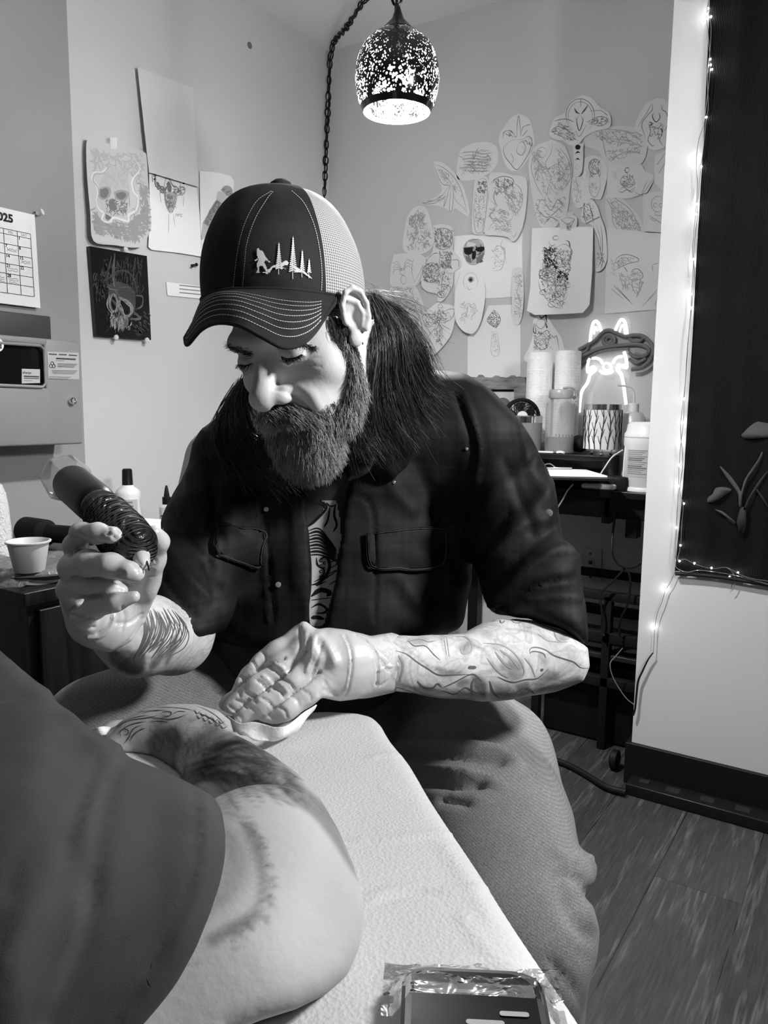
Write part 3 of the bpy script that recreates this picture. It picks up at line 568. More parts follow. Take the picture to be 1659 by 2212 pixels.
sheet('raven_sketch', 'faint feathered pencil sketch of a perched raven', 'drawing', k4,
 [(1268, 575), (1310, 568), (1360, 590), (1405, 640), (1450, 690), (1480, 760), (1478, 830), (1400, 850), (1330, 860), (1290, 780), (1268, 680)],
 [K([(1275, 600), (1300, 580), (1330, 600), (1400, 650), (1440, 720), (1475, 800)], 2.4, Mi), K([(1275, 605), (1300, 650), (1310, 730), (1350, 780), (1400, 790)], 2.2, Mi), K([(1270, 595), (1290, 620), (1315, 610)], 3, Mi)], group=SK, off=.0035, pv=.66,
 scrib=[([(1290, 600), (1340, 610), (1460, 740), (1470, 800), (1360, 780), (1310, 700)], 90, 34, 2, 2, 60)])
sheet('skull_profile_sketch', 'pale sheet with faint outline of a skull and skeletal hand at right edge', 'drawing', k4,
 [(1475, 570), (1600, 548), (1590, 790), (1480, 782)], [K(ell2(1560, 625, 36, 44, 12, 20, 330), 2.2, Mi), K(ell2(1547, 632, 11, 12, 8), 2, Mi), K(ell2(1578, 632, 10, 11, 8), 2, Mi), K([(1545, 670), (1550, 688), (1585, 688)], 2, Mi), K([(1510, 690), (1560, 720), (1590, 740)], 3, D), K([(1515, 705), (1550, 725)], 3, Mi)], group=SK, off=.005, smooth=False, pv=.67)
sheet('mushroom_sketch', 'large sheet with pencil sketch of spotted mushrooms in grass, lower right', 'drawing', k4,
 [(1275, 760), (1340, 768), (1592, 785), (1565, 1215), (1262, 1240)],
 [K([(1308, 1000), (1330, 930), (1380, 908), (1440, 925), (1450, 945), (1390, 960), (1330, 990), (1308, 1000)], 2.4, D), K([(1370, 975), (1390, 1005)], 2.4, D), K([(1400, 1030), (1420, 995), (1450, 990), (1475, 1020), (1465, 1045), (1410, 1050), (1400, 1030)], 2.4, D), K([(1415, 1050), (1420, 1100), (1440, 1130)], 2.4, Mi), K([(1460, 1045), (1455, 1110)], 2.4, Mi), K([(1340, 1010), (1370, 1100)], 2, Mi), K([(1310, 1080), (1400, 1170)], 2, D), K([(1330, 1090), (1420, 1190)], 2, D), K([(1300, 1100), (1370, 1160)], 2, Mi), K([(1480, 1060), (1440, 1150)], 2, D), K([(1470, 1200), (1550, 1120)], 2, Mi), K([(1490, 1180), (1560, 1100)], 2, Mi), K([(1535, 1010), (1530, 970), (1565, 955)], 2.4, Mi), K([(1545, 1195), (1558, 1150)], 3, D)], group=SK, off=.005, smooth=False, pv=.68,
 scrib=[([(1320, 950), (1380, 915), (1440, 935), (1330, 985)], 34, 20, 2, 2, 20), ([(1410, 1000), (1470, 1010), (1460, 1045), (1410, 1040)], 20, 16, 2, 2, 20), ([(1340, 1010), (1480, 1060), (1450, 1130), (1350, 1090)], 34, 30, 1.8, 2, 60), ([(1290, 900), (1330, 1000), (1310, 1100)], 8, 30, 1.8, 3, 70)])
sheet('dragon_rose_sketch', 'detailed dark pencil drawing of dragon head with rose on large white sheet', 'drawing', k4,
 [(855, 760), (1198, 752), (1192, 1000), (1178, 1190), (1140, 1235), (1000, 1243), (870, 1247), (825, 1222), (845, 1100), (850, 900)],
 [K([(945, 835), (965, 860), (985, 850)], 3, B), K([(1045, 828), (1062, 840), (1068, 870)], 4, B), K([(985, 870), (1040, 850), (1080, 890), (1060, 950), (1070, 990), (1040, 1015), (1000, 985), (960, 930), (985, 870)], 2.6, D), K([(1005, 930), (1030, 940), (1040, 930)], 4, B), K([(1040, 1000), (1060, 985)], 4, B), K([(950, 885), (925, 930), (915, 980), (930, 1010)], 3, D), K(ell2(940, 1020, 46, 34, 12), 2.6, D), K(ell2(940, 1018, 28, 20, 12), 2.6, D), K(ell2(940, 1018, 12, 8, 12), 2.4, B), K(ell2(988, 815, 16, 12, 8), 2.2, D), K(ell2(1015, 1125, 38, 46, 12), 2.4, Mi), K([(890, 1050), (900, 1100), (930, 1150), (980, 1200), (1020, 1210)], 3, D), K(ell2(965, 1188, 20, 16, 8), 2.2, D), K(ell2(915, 1120, 16, 14, 8), 2.2, D), K(ell2(1055, 1080, 16, 14, 8), 2.2, D), K([(990, 1110), (1000, 1130), (1015, 1120)], 4, D), K([(1030, 1140), (1045, 1120)], 4, D)], group=SK, off=.012, tilt=-.10, pv=.78, smooth=False,
 scrib=[([(920, 870), (985, 870), (1000, 985), (960, 1000), (915, 980)], 120, 20, 2.4, 0, 70), ([(985, 870), (1080, 890), (1065, 1000), (1000, 980)], 90, 16, 2, 1, 60), ([(895, 985), (990, 990), (985, 1050), (895, 1050)], 80, 16, 2, 1, 20), ([(900, 1050), (1060, 1050), (1030, 1205), (930, 1150)], 130, 18, 2.2, 1, 60), ([(1000, 1000), (1060, 1010), (1050, 1060), (985, 1050)], 40, 18, 3, 0, 60)])
sheet('shark_tooth_sketch', 'small rounded cut-out of a triangular shark tooth', 'drawing', k4,
 [(1012, 702), (1060, 682), (1105, 700), (1104, 750), (1085, 790), (1058, 806), (1025, 785), (1010, 740)],
 [K([(1018, 712), (1055, 700), (1092, 710), (1080, 735), (1060, 790), (1045, 740), (1018, 712)], 3, D), K([(1020, 716), (1055, 735), (1090, 715)], 3.4, D)], group=SK, off=.014, scrib=[([(1045, 740), (1080, 735), (1060, 780)], 12, 14, 2, 1, 80)])
sheet('octopus_eagle_sketch', 'large cut-out pencil sketch of an eagle gripping a tentacled creature', 'drawing', k4,
 [(620, 450), (680, 448), (740, 462), (800, 470), (828, 505), (822, 640), (805, 740), (775, 810), (745, 835), (715, 810), (650, 800), (588, 790), (600, 690), (612, 580), (608, 500)],
 [K([(620, 520), (640, 490), (690, 470), (740, 480), (750, 510), (700, 530), (650, 520)], 2.6, D), K([(650, 540), (640, 590), (660, 640)], 2.6, D), K([(740, 500), (790, 540), (800, 620), (760, 690)], 2.4, Mi), K([(620, 600), (650, 640), (620, 690), (650, 720), (690, 700), (720, 740), (700, 780)], 4, Mi), K([(720, 640), (750, 680), (730, 730)], 3, Mi), K([(650, 560), (700, 560), (740, 600), (760, 650)], 2.6, Mi), K([(610, 770), (640, 730), (690, 770), (740, 790)], 3, Mi), K([(770, 780), (755, 810), (745, 800)], 2, Mi), K([(700, 490), (730, 492)], 3, D)], group=SK, off=.010, tilt=-.05,
 scrib=[([(640, 490), (740, 480), (760, 560), (650, 570)], 60, 24, 2.2, 1, 70), ([(700, 560), (800, 560), (780, 700), (720, 650)], 60, 30, 2, 2, 60), ([(620, 640), (720, 660), (740, 780), (610, 770)], 60, 26, 2.2, 2, 10)])
sheet('skateboard_sketch', 'upright pill-shaped cut-out with patterned skateboard sketch', 'drawing', k4,
 [(535, 482), (570, 470), (605, 480), (610, 560), (602, 680), (588, 775), (558, 798), (520, 780), (520, 680), (526, 560)],
 [K([(545, 495), (575, 482), (600, 500), (602, 600), (590, 720), (575, 780), (540, 780), (528, 700), (533, 580), (545, 495)], 2.2, Mi)], group=SK, off=.012,
 scrib=[([(545, 500), (598, 500), (598, 560), (545, 560)], 34, 18, 3, 1, 30), ([(535, 560), (598, 560), (585, 770), (535, 770)], 60, 16, 2.2, 2, 80)])
sheet('castle_sketch', 'oval cut-out pencil sketch of castle spires in a forest', 'drawing', k4,
 [(185, 650), (225, 634), (262, 650), (285, 710), (300, 790), (298, 860), (262, 895), (215, 908), (160, 900), (130, 870), (138, 780), (155, 700)],
 [K([(160, 780), (165, 740), (180, 690), (190, 740), (205, 680), (215, 660), (222, 720), (235, 690), (245, 760), (265, 730), (275, 800)], 3, Mi)], group=SK, off=.004,
 scrib=[([(165, 700), (255, 670), (260, 760), (160, 770)], 44, 34, 3.2, 2, 90), ([(155, 780), (285, 770), (285, 870), (155, 880)], 70, 26, 2.6, 2, 80)])
sheet('thistle_bouquet_sketch', 'cut-out dark line drawing of thistles and blossoms, left cluster', 'drawing', k4,
 [(300, 745), (350, 738), (400, 752), (418, 800), (412, 880), (450, 930), (455, 975), (415, 1010), (410, 1080), (385, 1130), (350, 1170), (325, 1168), (320, 1130), (265, 1115), (235, 1080), (240, 1000), (270, 940), (250, 930), (298, 890)],
 [K([(310, 780), (350, 760), (400, 780), (405, 850), (360, 880), (315, 860), (310, 780)], 2.4, D), K(ell2(290, 1010, 48, 55, 14), 2.6, D), K(ell2(290, 1005, 28, 34, 14), 2.2, D), K([(340, 900), (380, 895), (400, 940), (370, 985), (335, 960), (340, 900)], 2.6, D), K([(370, 985), (350, 1060), (345, 1140)], 3, D), K([(330, 1080), (360, 1075), (395, 1090), (390, 1120)], 2.6, D), K([(260, 940), (300, 905), (330, 900)], 3, D), K([(400, 940), (440, 940), (445, 980)], 2.4, D), K(ell2(348, 1132, 24, 18, 10), 2.6, D)], group=SK, off=.010,
 scrib=[([(305, 760), (408, 770), (400, 870), (315, 870)], 90, 24, 2.4, 1, 75), ([(250, 960), (335, 960), (330, 1070), (250, 1060)], 90, 22, 2.2, 1, 40), ([(335, 890), (410, 900), (400, 990), (345, 980)], 70, 20, 2.4, 1, 50), ([(330, 1000), (410, 1010), (370, 1150), (330, 1140)], 50, 22, 2, 1, 80)])
sheet('shaded_skull_sketch', 'white sheet with round dark shaded skull and faint shrimp', 'drawing', k4,
 [(418, 805), (600, 790), (805, 740), (800, 860), (802, 1000), (745, 1145), (660, 1152), (560, 1155), (420, 1150)],
 [K([(470, 900), (490, 840), (560, 825), (588, 880), (570, 940), (530, 965), (490, 950), (470, 900)], 2.4, D), K([(640, 900), (660, 860), (700, 880), (700, 940), (680, 990), (640, 1000)], 4, Li), K([(690, 825), (680, 860), (700, 900), (710, 960)], 2.4, Li)], group=SK, off=.003, pv=.82, smooth=False,
 fills=[(ell2(527, 890, 60, 70, 16)[:-1], 4), ([(470, 870), (520, 870), (515, 905), (480, 905)], B), ([(540, 868), (585, 865), (580, 890), (545, 890)], B), ([(520, 890), (540, 890), (536, 930), (518, 930)], B), ([(480, 915), (505, 925), (515, 955), (490, 945)], D), ([(545, 925), (580, 905), (570, 940), (545, 958)], D), ([(495, 835), (540, 850), (520, 862), (490, 860)], 5)],
 scrib=[([(470, 860), (590, 860), (575, 950), (490, 950)], 50, 16, 3, 0, 60), ([(630, 880), (700, 870), (690, 990), (640, 990)], 24, 18, 2, 3, 10)])
sheet('spider_sketch', 'faint cut-out sketch of a spider and scorpion claw', 'drawing', k4,
 [(80, 908), (160, 900), (245, 915), (258, 970), (240, 1040), (200, 1085), (120, 1085), (62, 1080), (62, 990)],
 [K(ell2(135, 1050, 16, 24, 12), 2.6, Mi), K(ell2(128, 1005, 14, 18, 10), 2.6, Mi)] + [K([(128, 1000), (100 - 4 * i, 950 + 14 * i), (72, 960 + 22 * i)], 2, Mi) for i in range(4)] + [K([(132, 1000), (150 + 4 * i, 940 + 16 * i), (190, 950 + 24 * i)], 2, Mi) for i in range(3)] + [K([(190, 1070), (215, 1030), (245, 970), (225, 1050), (200, 1080)], 3.4, Mi), K([(190, 930), (180, 1000), (195, 1060)], 3, Li)], group=SK, off=.006)
sheet('eye_tooth_sketch', 'tooth-shaped cut-out with small shaded eyeball near its top', 'drawing', k4,
 [(455, 1000), (510, 988), (560, 1005), (590, 1085), (588, 1180), (565, 1290), (530, 1345), (505, 1352), (460, 1330), (425, 1270), (420, 1160), (440, 1060)],
 [K(ell2(510, 1060, 40, 50, 14, 100, 420), 1.8, Li), K([(490, 1045), (510, 1033), (530, 1045), (510, 1065), (490, 1045)], 2, Mi), K([(490, 1085), (500, 1105), (515, 1100)], 2, Mi), K([(540, 1218), (552, 1228)], 3, D), K([(480, 1200), (500, 1180), (520, 1210)], 2, Li)], group=SK, off=.014, tilt=-.05, pv=.8,
 fills=[(ell2(511, 1050, 14, 15, 12)[:-1], D), (ell2(511, 1050, 7, 7, 10)[:-1], B)], scrib=[([(450, 1180), (540, 1180), (530, 1280), (460, 1280)], 26, 40, 1.8, 3, 90)])
sheet('crab_sketch', 'pale cut-out pencil sketch of a crab, lowest at left edge', 'drawing', k4,
 [(65, 1085), (140, 1070), (200, 1085), (235, 1160), (255, 1240), (225, 1275), (180, 1290), (60, 1270), (20, 1180)],
 [K([(80, 1110), (100, 1090), (130, 1110), (170, 1095), (185, 1120)], 2.4, Mi), K([(90, 1160), (130, 1140), (180, 1160), (200, 1210), (150, 1230), (95, 1210), (90, 1160)], 2.4, Mi), K([(60, 1130), (90, 1150)], 3, Mi), K([(190, 1160), (230, 1200), (240, 1250)], 2.4, Mi)], group=SK, off=.004,
 scrib=[([(60, 1090), (200, 1090), (240, 1240), (80, 1240)], 90, 26, 2, 2, 40)])
sheet('bat_moth_sketch', 'heart-shaped cut-out sketch of a bat winged insect, behind the long hair', 'drawing', k4,
 [(262, 1225), (320, 1180), (360, 1185), (425, 1205), (420, 1290), (395, 1370), (330, 1450), (290, 1470), (240, 1400), (215, 1300)],
 [K([(330, 1210), (345, 1260), (320, 1330), (330, 1400)], 3, D), K([(345, 1240), (390, 1215), (420, 1220), (400, 1270), (350, 1290)], 2.2, D), K([(320, 1260), (270, 1240), (240, 1260), (265, 1310), (315, 1310)], 2.2, D), K([(345, 1300), (395, 1330)], 2.2, D), K([(310, 1320), (270, 1370)], 2.2, D), K([(340, 1180), (355, 1205), (325, 1205), (340, 1180)], 3, D)], group=SK, off=.012, pv=.78,
 scrib=[([(300, 1220), (360, 1220), (350, 1420), (310, 1400)], 50, 22, 2.2, 1, 60), ([(240, 1250), (420, 1230), (380, 1290), (260, 1310)], 34, 30, 1.8, 1, 10)])
sheet('cross_sketch', 'white sheet with small knotted stone cross drawing', 'drawing', k5,
 [(105, 235), (200, 150), (260, 0), (480, -10), (500, 150), (500, 520), (470, 560), (330, 545), (140, 555), (103, 540)],
 [K([(285, 190), (283, 360), (342, 358), (325, 190)], 2, Li), K([(300, 30), (330, 60), (350, 110), (320, 160), (285, 150), (250, 110), (280, 60), (300, 30)], 2.6, D)], group=SK, off=.0035, pv=.82, smooth=False,
 scrib=[([(300, 30), (350, 100), (320, 170), (245, 120)], 100, 12, 2.2, 1, 40), ([(288, 195), (325, 195), (338, 350), (286, 350)], 60, 10, 1.6, 3, 50)])
sheet('oval_creature_sketch', 'slim oval cut-out with sketched winged creature beside the dragon', 'drawing', k4,
 [(755, 985), (785, 980), (803, 1010), (808, 1120), (802, 1230), (785, 1292), (762, 1295), (745, 1230), (742, 1100)],
 [K([(770, 1010), (785, 1060), (770, 1120), (790, 1180), (775, 1250)], 2.2, Mi), K([(760, 1060), (795, 1080)], 2, Mi), K([(755, 1160), (798, 1150)], 2, Mi)], group=SK, off=.013,
 scrib=[([(752, 1010), (800, 1010), (798, 1260), (755, 1260)], 50, 18, 1.8, 2, 60)])
sheet('robed_woman_sketch', 'cut-out ink drawing of crowned robed woman, behind the paper towels', 'drawing', k5,
 [(650, 70), (695, 75), (750, 160), (800, 230), (822, 300), (825, 420), (540, 420), (560, 320), (590, 230), (595, 110)],
 [K([(640, 75), (660, 95), (690, 75), (695, 130)], 9, B), K([(605, 130), (598, 190), (615, 210), (610, 140)], 5, B), K([(690, 130), (700, 170)], 9, B), K([(620, 120), (640, 105), (680, 110), (680, 150), (650, 175), (620, 150), (620, 120)], 2.2, D), K([(620, 170), (650, 210), (700, 185), (720, 220)], 2.4, D), K([(600, 230), (610, 290), (660, 330), (700, 300), (640, 240)], 2.4, D), K([(720, 210), (750, 240), (770, 230), (790, 330)], 2.6, D), K([(720, 215), (700, 300), (680, 330)], 2.2, D)], group=SK, off=.005, pv=.78, scrib=[([(600, 200), (720, 200), (740, 330), (600, 330)], 60, 28, 1.8, 1, 70)])
sheet('blank_edge_sketch', 'narrow sheet with quill strokes half hidden by the right partition', 'drawing', k4,
 [(1545, 350), (1640, 310), (1640, 560), (1585, 550), (1540, 500), (1538, 420)], [K([(1555, 405), (1610, 330)], 5, Mi), K([(1565, 455), (1605, 385)], 5, Mi)], group=SK, off=.004, smooth=False, pv=.7)
# clear tape pieces holding some sketches
TAPE = clear('clear_tape', .35, .95, .12)
def tape(kf, pts, label, wall='B', off=.02):
    ax, v, nv = (1, YB, np.array([0, -1., 0])) if wall == 'B' else (0, XA, np.array([1., 0, 0]))
    q = [onp(*kf(*p), ax, v + nv[ax] * off) for p in pts]; o = MB().prism(q, nv * .0005).obj('tape_strip', TAPE, smooth=False); tag(o, label, 'tape')
tape(k4, [(1160, 440), (1180, 440), (1176, 480), (1158, 478)], 'glinting clear tape on pumpkin sketch', off=.016)
tape(k4, [(1305, 448), (1324, 446), (1326, 484), (1308, 486)], 'short clear tape beside the seated skeleton', off=.012)
tape(k4, [(1045, 672), (1085, 668), (1087, 688), (1047, 692)], 'clear tape above the shark tooth', off=.018)
# ---- left wall
sheet('blank_paper', 'blank sheet pinned high on the left wall', 'paper', k0, [(297, 145), (416, 190), (429, 404), (322, 372)], [], 'A', off=.018, tilt=-.02, pv=.62, smooth=False)
sheet('smoke_skull_drawing', 'shaded drawing of a skull wreathed in smoke, taped by left wall edge', 'drawing', k2,
 [(585, 552), (700, 580), (880, 610), (955, 640), (975, 680), (985, 860), (1005, 1110), (985, 1190), (930, 1272), (760, 1258), (620, 1228), (600, 1050), (578, 800), (572, 600)],
 [K([(650, 905), (640, 860), (615, 820), (630, 780), (680, 775), (715, 740)], 16, 5), K([(650, 905), (640, 960), (660, 1020), (690, 1050), (680, 1090), (730, 1110), (760, 1080), (850, 1105), (860, 1060), (905, 1030), (920, 950), (890, 900), (880, 830), (930, 760), (905, 700)], 17, 5), K([(735, 1090), (800, 1085), (860, 1110)], 13, 5), K([(700, 640), (730, 720), (800, 740), (840, 770)], 3, Mi), K([(870, 1040), (885, 1015), (900, 1035), (880, 1050)], 3, Mi), K([(780, 660), (790, 720)], 7, 6), K([(640, 650), (680, 720)], 6, Mi), K([(855, 870), (860, 1000)], 4, D)], 'A', off=.02, tilt=-.03, pv=.56,
 fills=[([(690, 780), (760, 740), (830, 770), (855, 860), (850, 960), (830, 1040), (790, 1070), (700, 1060), (665, 980), (650, 890)], 6), ([(655, 885), (700, 868), (735, 885), (728, 935), (690, 958), (655, 940)], Mi), ([(755, 905), (800, 890), (850, 905), (845, 950), (810, 968), (768, 950)], Mi), ([(665, 890), (705, 880), (722, 905), (700, 945), (668, 935)], D), ([(770, 915), (815, 905), (838, 925), (815, 955), (778, 945)], D), ([(732, 960), (752, 950), (765, 1000), (745, 1025), (725, 1010)], D), ([(700, 1050), (740, 1075), (720, 1090), (702, 1080)], D)],
 scrib=[([(600, 620), (940, 660), (960, 900), (930, 850), (880, 820), (800, 740), (700, 740), (620, 760)], 90, 46, 5, 3, 70), ([(610, 1000), (680, 1090), (850, 1120), (980, 1000), (990, 1160), (900, 1230), (640, 1180)], 220, 50, 6, 2, 30), ([(930, 850), (975, 860), (985, 1100), (930, 1100)], 60, 50, 6, 2, 80), ([(700, 960), (850, 960), (830, 1060), (710, 1050)], 60, 30, 3, 1, 80), ([(700, 780), (840, 780), (850, 880), (670, 880)], 30, 30, 3, 3, 20)])
tape(k2, [(730, 542), (775, 545), (778, 625), (732, 618)], 'clear tape over the top of smoke skull drawing', 'A', .024)
sheet('dripping_skull_drawing', 'white sheet with half animal skull dripping downward', 'drawing', k2,
 [(988, 752), (1080, 770), (1180, 800), (1300, 822), (1325, 1050), (1338, 1335), (1190, 1310), (1010, 1290), (985, 1270), (995, 1000)],
 [K([(1030, 800), (1035, 860), (1080, 900), (1110, 870)], 12, D), K([(1190, 870), (1225, 880), (1220, 920), (1170, 930)], 9, Mi), K([(1100, 870), (1095, 960), (1130, 1050)], 6, D), K([(1170, 930), (1165, 990), (1140, 1045)], 6, D), K([(1085, 880), (1110, 800), (1145, 860), (1190, 880)], 6, D), K([(1120, 1050), (1118, 1180)], 2.4, Mi), K([(1150, 1050), (1160, 1130)], 2, Mi), K([(1060, 910), (1070, 980)], 2, Mi), K([(1220, 930), (1215, 1000)], 2, Mi), K([(1010, 790), (1012, 840)], 5, B), K([(1200, 830), (1195, 870)], 4, D)], 'A', off=.008, tilt=-.01, pv=.8, smooth=False,
 fills=[([(1105, 850), (1120, 835), (1138, 870), (1132, 915), (1115, 905)], D), ([(1085, 900), (1170, 920), (1165, 990), (1130, 1045), (1100, 1000)], 4), (ell2(1028, 795, 12, 10, 8)[:-1], D), (ell2(1218, 848, 6, 6, 8)[:-1], B), (ell2(1025, 820, 6, 6, 8)[:-1], B)],
 scrib=[([(1030, 830), (1100, 880), (1080, 920), (1040, 880)], 40, 20, 4, 1, 50), ([(1095, 920), (1165, 930), (1160, 1010), (1110, 1010)], 50, 26, 3, 1, 85), ([(1150, 860), (1225, 880), (1200, 930), (1150, 920)], 30, 20, 3, 1, 30), ([(1160, 1050), (1205, 1050), (1205, 1070), (1160, 1070)], 10, 16, 3, 3, 30)])
sheet('pencil_drawing', 'white sheet with shaded drawing of a big stubby pencil', 'drawing', k2,
 [(1325, 765), (1440, 775), (1530, 800), (1552, 830), (1550, 1200), (1540, 1500), (1345, 1480), (1330, 1100)],
 [K([(1345, 1160), (1338, 1222), (1395, 1150)], 5, D), K([(1350, 1120), (1440, 960)], 4, B), K([(1395, 1150), (1510, 1000)], 4, D), K([(1370, 1140), (1470, 980)], 5, Mi), K([(1435, 945), (1500, 985)], 9, 5), K([(1450, 915), (1515, 950)], 8, 5), K([(1480, 880), (1540, 915)], 3, D), K([(1350, 1190), (1340, 1218), (1362, 1195)], 5, B)], 'A', off=.006, tilt=-.02, pv=.76, smooth=False,
 fills=[([(1345, 1110), (1440, 955), (1505, 990), (1400, 1150)], 3), ([(1435, 955), (1450, 900), (1525, 935), (1500, 990)], 6), ([(1465, 895), (1490, 865), (1525, 868), (1545, 900), (1530, 940)], 3), ([(1345, 1110), (1400, 1150), (1340, 1220)], 4)],
 scrib=[([(1350, 1110), (1440, 960), (1500, 990), (1400, 1145)], 60, 34, 4, 1, -57), ([(1470, 880), (1540, 900), (1520, 940)], 26, 20, 4, 1, -30)])
pan = thing('skull_painting', 'glossy black panel painted with pale skull, clipped to left wall', 'painting', onp(260, 640, 0, XA))
def skull_panel():
    nv = np.array([1., 0, 0]); pl = lambda x, y, e=.017: onp(*k2(x, y), 0, XA + e)
    c = [(595, 1265), (975, 1330), (1003, 1888), (640, 1862)]
    q = [pl(x, y) for x, y in c]; mb = MB(); mb.prism([p - nv * .015 for p in q], nv * .015, 0)
    cl = [K([(765, 1310), (755, 1400), (762, 1540), (790, 1600)], 7, 2), K([(740, 1330), (715, 1440), (715, 1530)], 5, 1), K([(890, 1370), (885, 1480), (882, 1560)], 5, 1), K([(715, 1530), (760, 1545), (850, 1550), (880, 1580)], 12, 2), K([(725, 1590), (720, 1660), (745, 1720)], 10, 3), K([(790, 1600), (850, 1640), (875, 1690), (860, 1730)], 12, 3), K([(900, 1590), (945, 1600), (940, 1660), (900, 1690)], 7, 2), K([(745, 1620), (790, 1690), (780, 1740)], 8, 2), K([(860, 1740), (920, 1750)], 6, 1), K([(780, 1500), (775, 1590)], 6, 2), K([(735, 1760), (770, 1740), (800, 1790), (830, 1740)], 10, 3), K([(720, 1500), (760, 1440), (830, 1430), (890, 1480), (900, 1560)], 8, 1), K([(745, 1580), (730, 1640), (750, 1700), (775, 1690), (780, 1640), (760, 1590), (745, 1580)], 8, 3), K([(800, 1610), (845, 1635), (870, 1680), (860, 1730), (825, 1725), (800, 1680), (790, 1640), (800, 1610)], 9, 3), K([(880, 1700), (930, 1740), (900, 1750), (860, 1745)], 8, 2), K([(745, 1740), (740, 1800)], 7, 3), K([(765, 1750), (765, 1815)], 7, 3), K([(788, 1760), (790, 1822)], 7, 3), K([(812, 1760), (815, 1820)], 7, 3), K([(835, 1755), (838, 1805)], 6, 2)]
    gm = [mat('black_gloss_panel', .006, .18, coat=.3), mat('panel_grey_dark', .05, .4), mat('panel_grey', .16, .4), mat('panel_bone', .42, .4)]
    fl = [([(735, 1720), (790, 1710), (850, 1740), (840, 1800), (800, 1815), (760, 1795), (735, 1780)], 2), ([(720, 1520), (780, 1500), (880, 1540), (900, 1620), (880, 1720), (760, 1720), (720, 1640)], 1), ([(800, 1625), (840, 1640), (862, 1680), (850, 1720), (820, 1712), (800, 1670)], 0), ([(742, 1600), (765, 1610), (770, 1660), (755, 1690), (738, 1650)], 0), ([(775, 1690), (790, 1720), (772, 1735), (764, 1715)], 0)]
    for i, (poly, mi) in enumerate(fl): mb.prism([pl(x, y, .0172 + .0002 * i) for x, y in spl(poly + [poly[0]], 3)[:-1]], nv * .0001, mi)
    r_ = random.Random(3)
    def put(line, wd, mi, e): mb.ribbon([pl(x, y, e) for x, y in spl(line, 5)], nv, wd * .9 / FPX * 1.9 / 3.07 * 1.6, mi)
    for i, (l, wd, mi) in enumerate(cl):
        for q_ in range(7): put([(x + r_.gauss(0, wd * .55), y + r_.gauss(0, wd * .55)) for x, y in l], wd * r_.uniform(.2, .55), max(1, mi - (q_ > 3)), .0182 + .00004 * i + .00002 * q_)
    for i in range(130):
        x = r_.uniform(630, 950); y = r_.uniform(1330, 1560); put([(x, y), (x + r_.uniform(-14, 10), y + 30), (x + r_.uniform(-20, 14), y + r_.uniform(50, 110))], r_.uniform(2, 7), 1, .0178)
    for i in range(70):
        x = r_.gauss(800, 45); y = r_.uniform(1690, 1815); put([(x, y), (x + r_.uniform(-10, 10), y + 14), (x + r_.uniform(-14, 14), y + 28)], r_.uniform(2, 5), r_.choice((0, 1, 2, 3)), .0188)
    for i in range(40):
        x = r_.uniform(870, 980); y = r_.uniform(1700, 1850); put([(x, y), (x + 12, y + 8), (x + 20, y + 20)], r_.uniform(4, 9), 1, .0176)
    mb.obj('panel_board', gm, pan, smooth=False, fix=False)
    for x, y in ((738, 1872), (942, 1890), (800, 1290)):
        p = pl(x, y, 0); m2 = MB(); m2.lathe(p, (1, 0, 0), [(.003, 0), (.003, .018), (.007, .02), (.008, .026), (.004, .03)], 12); m2.obj('push_pin', clear('clear_pin', .6, .9), pan)
skull_panel()
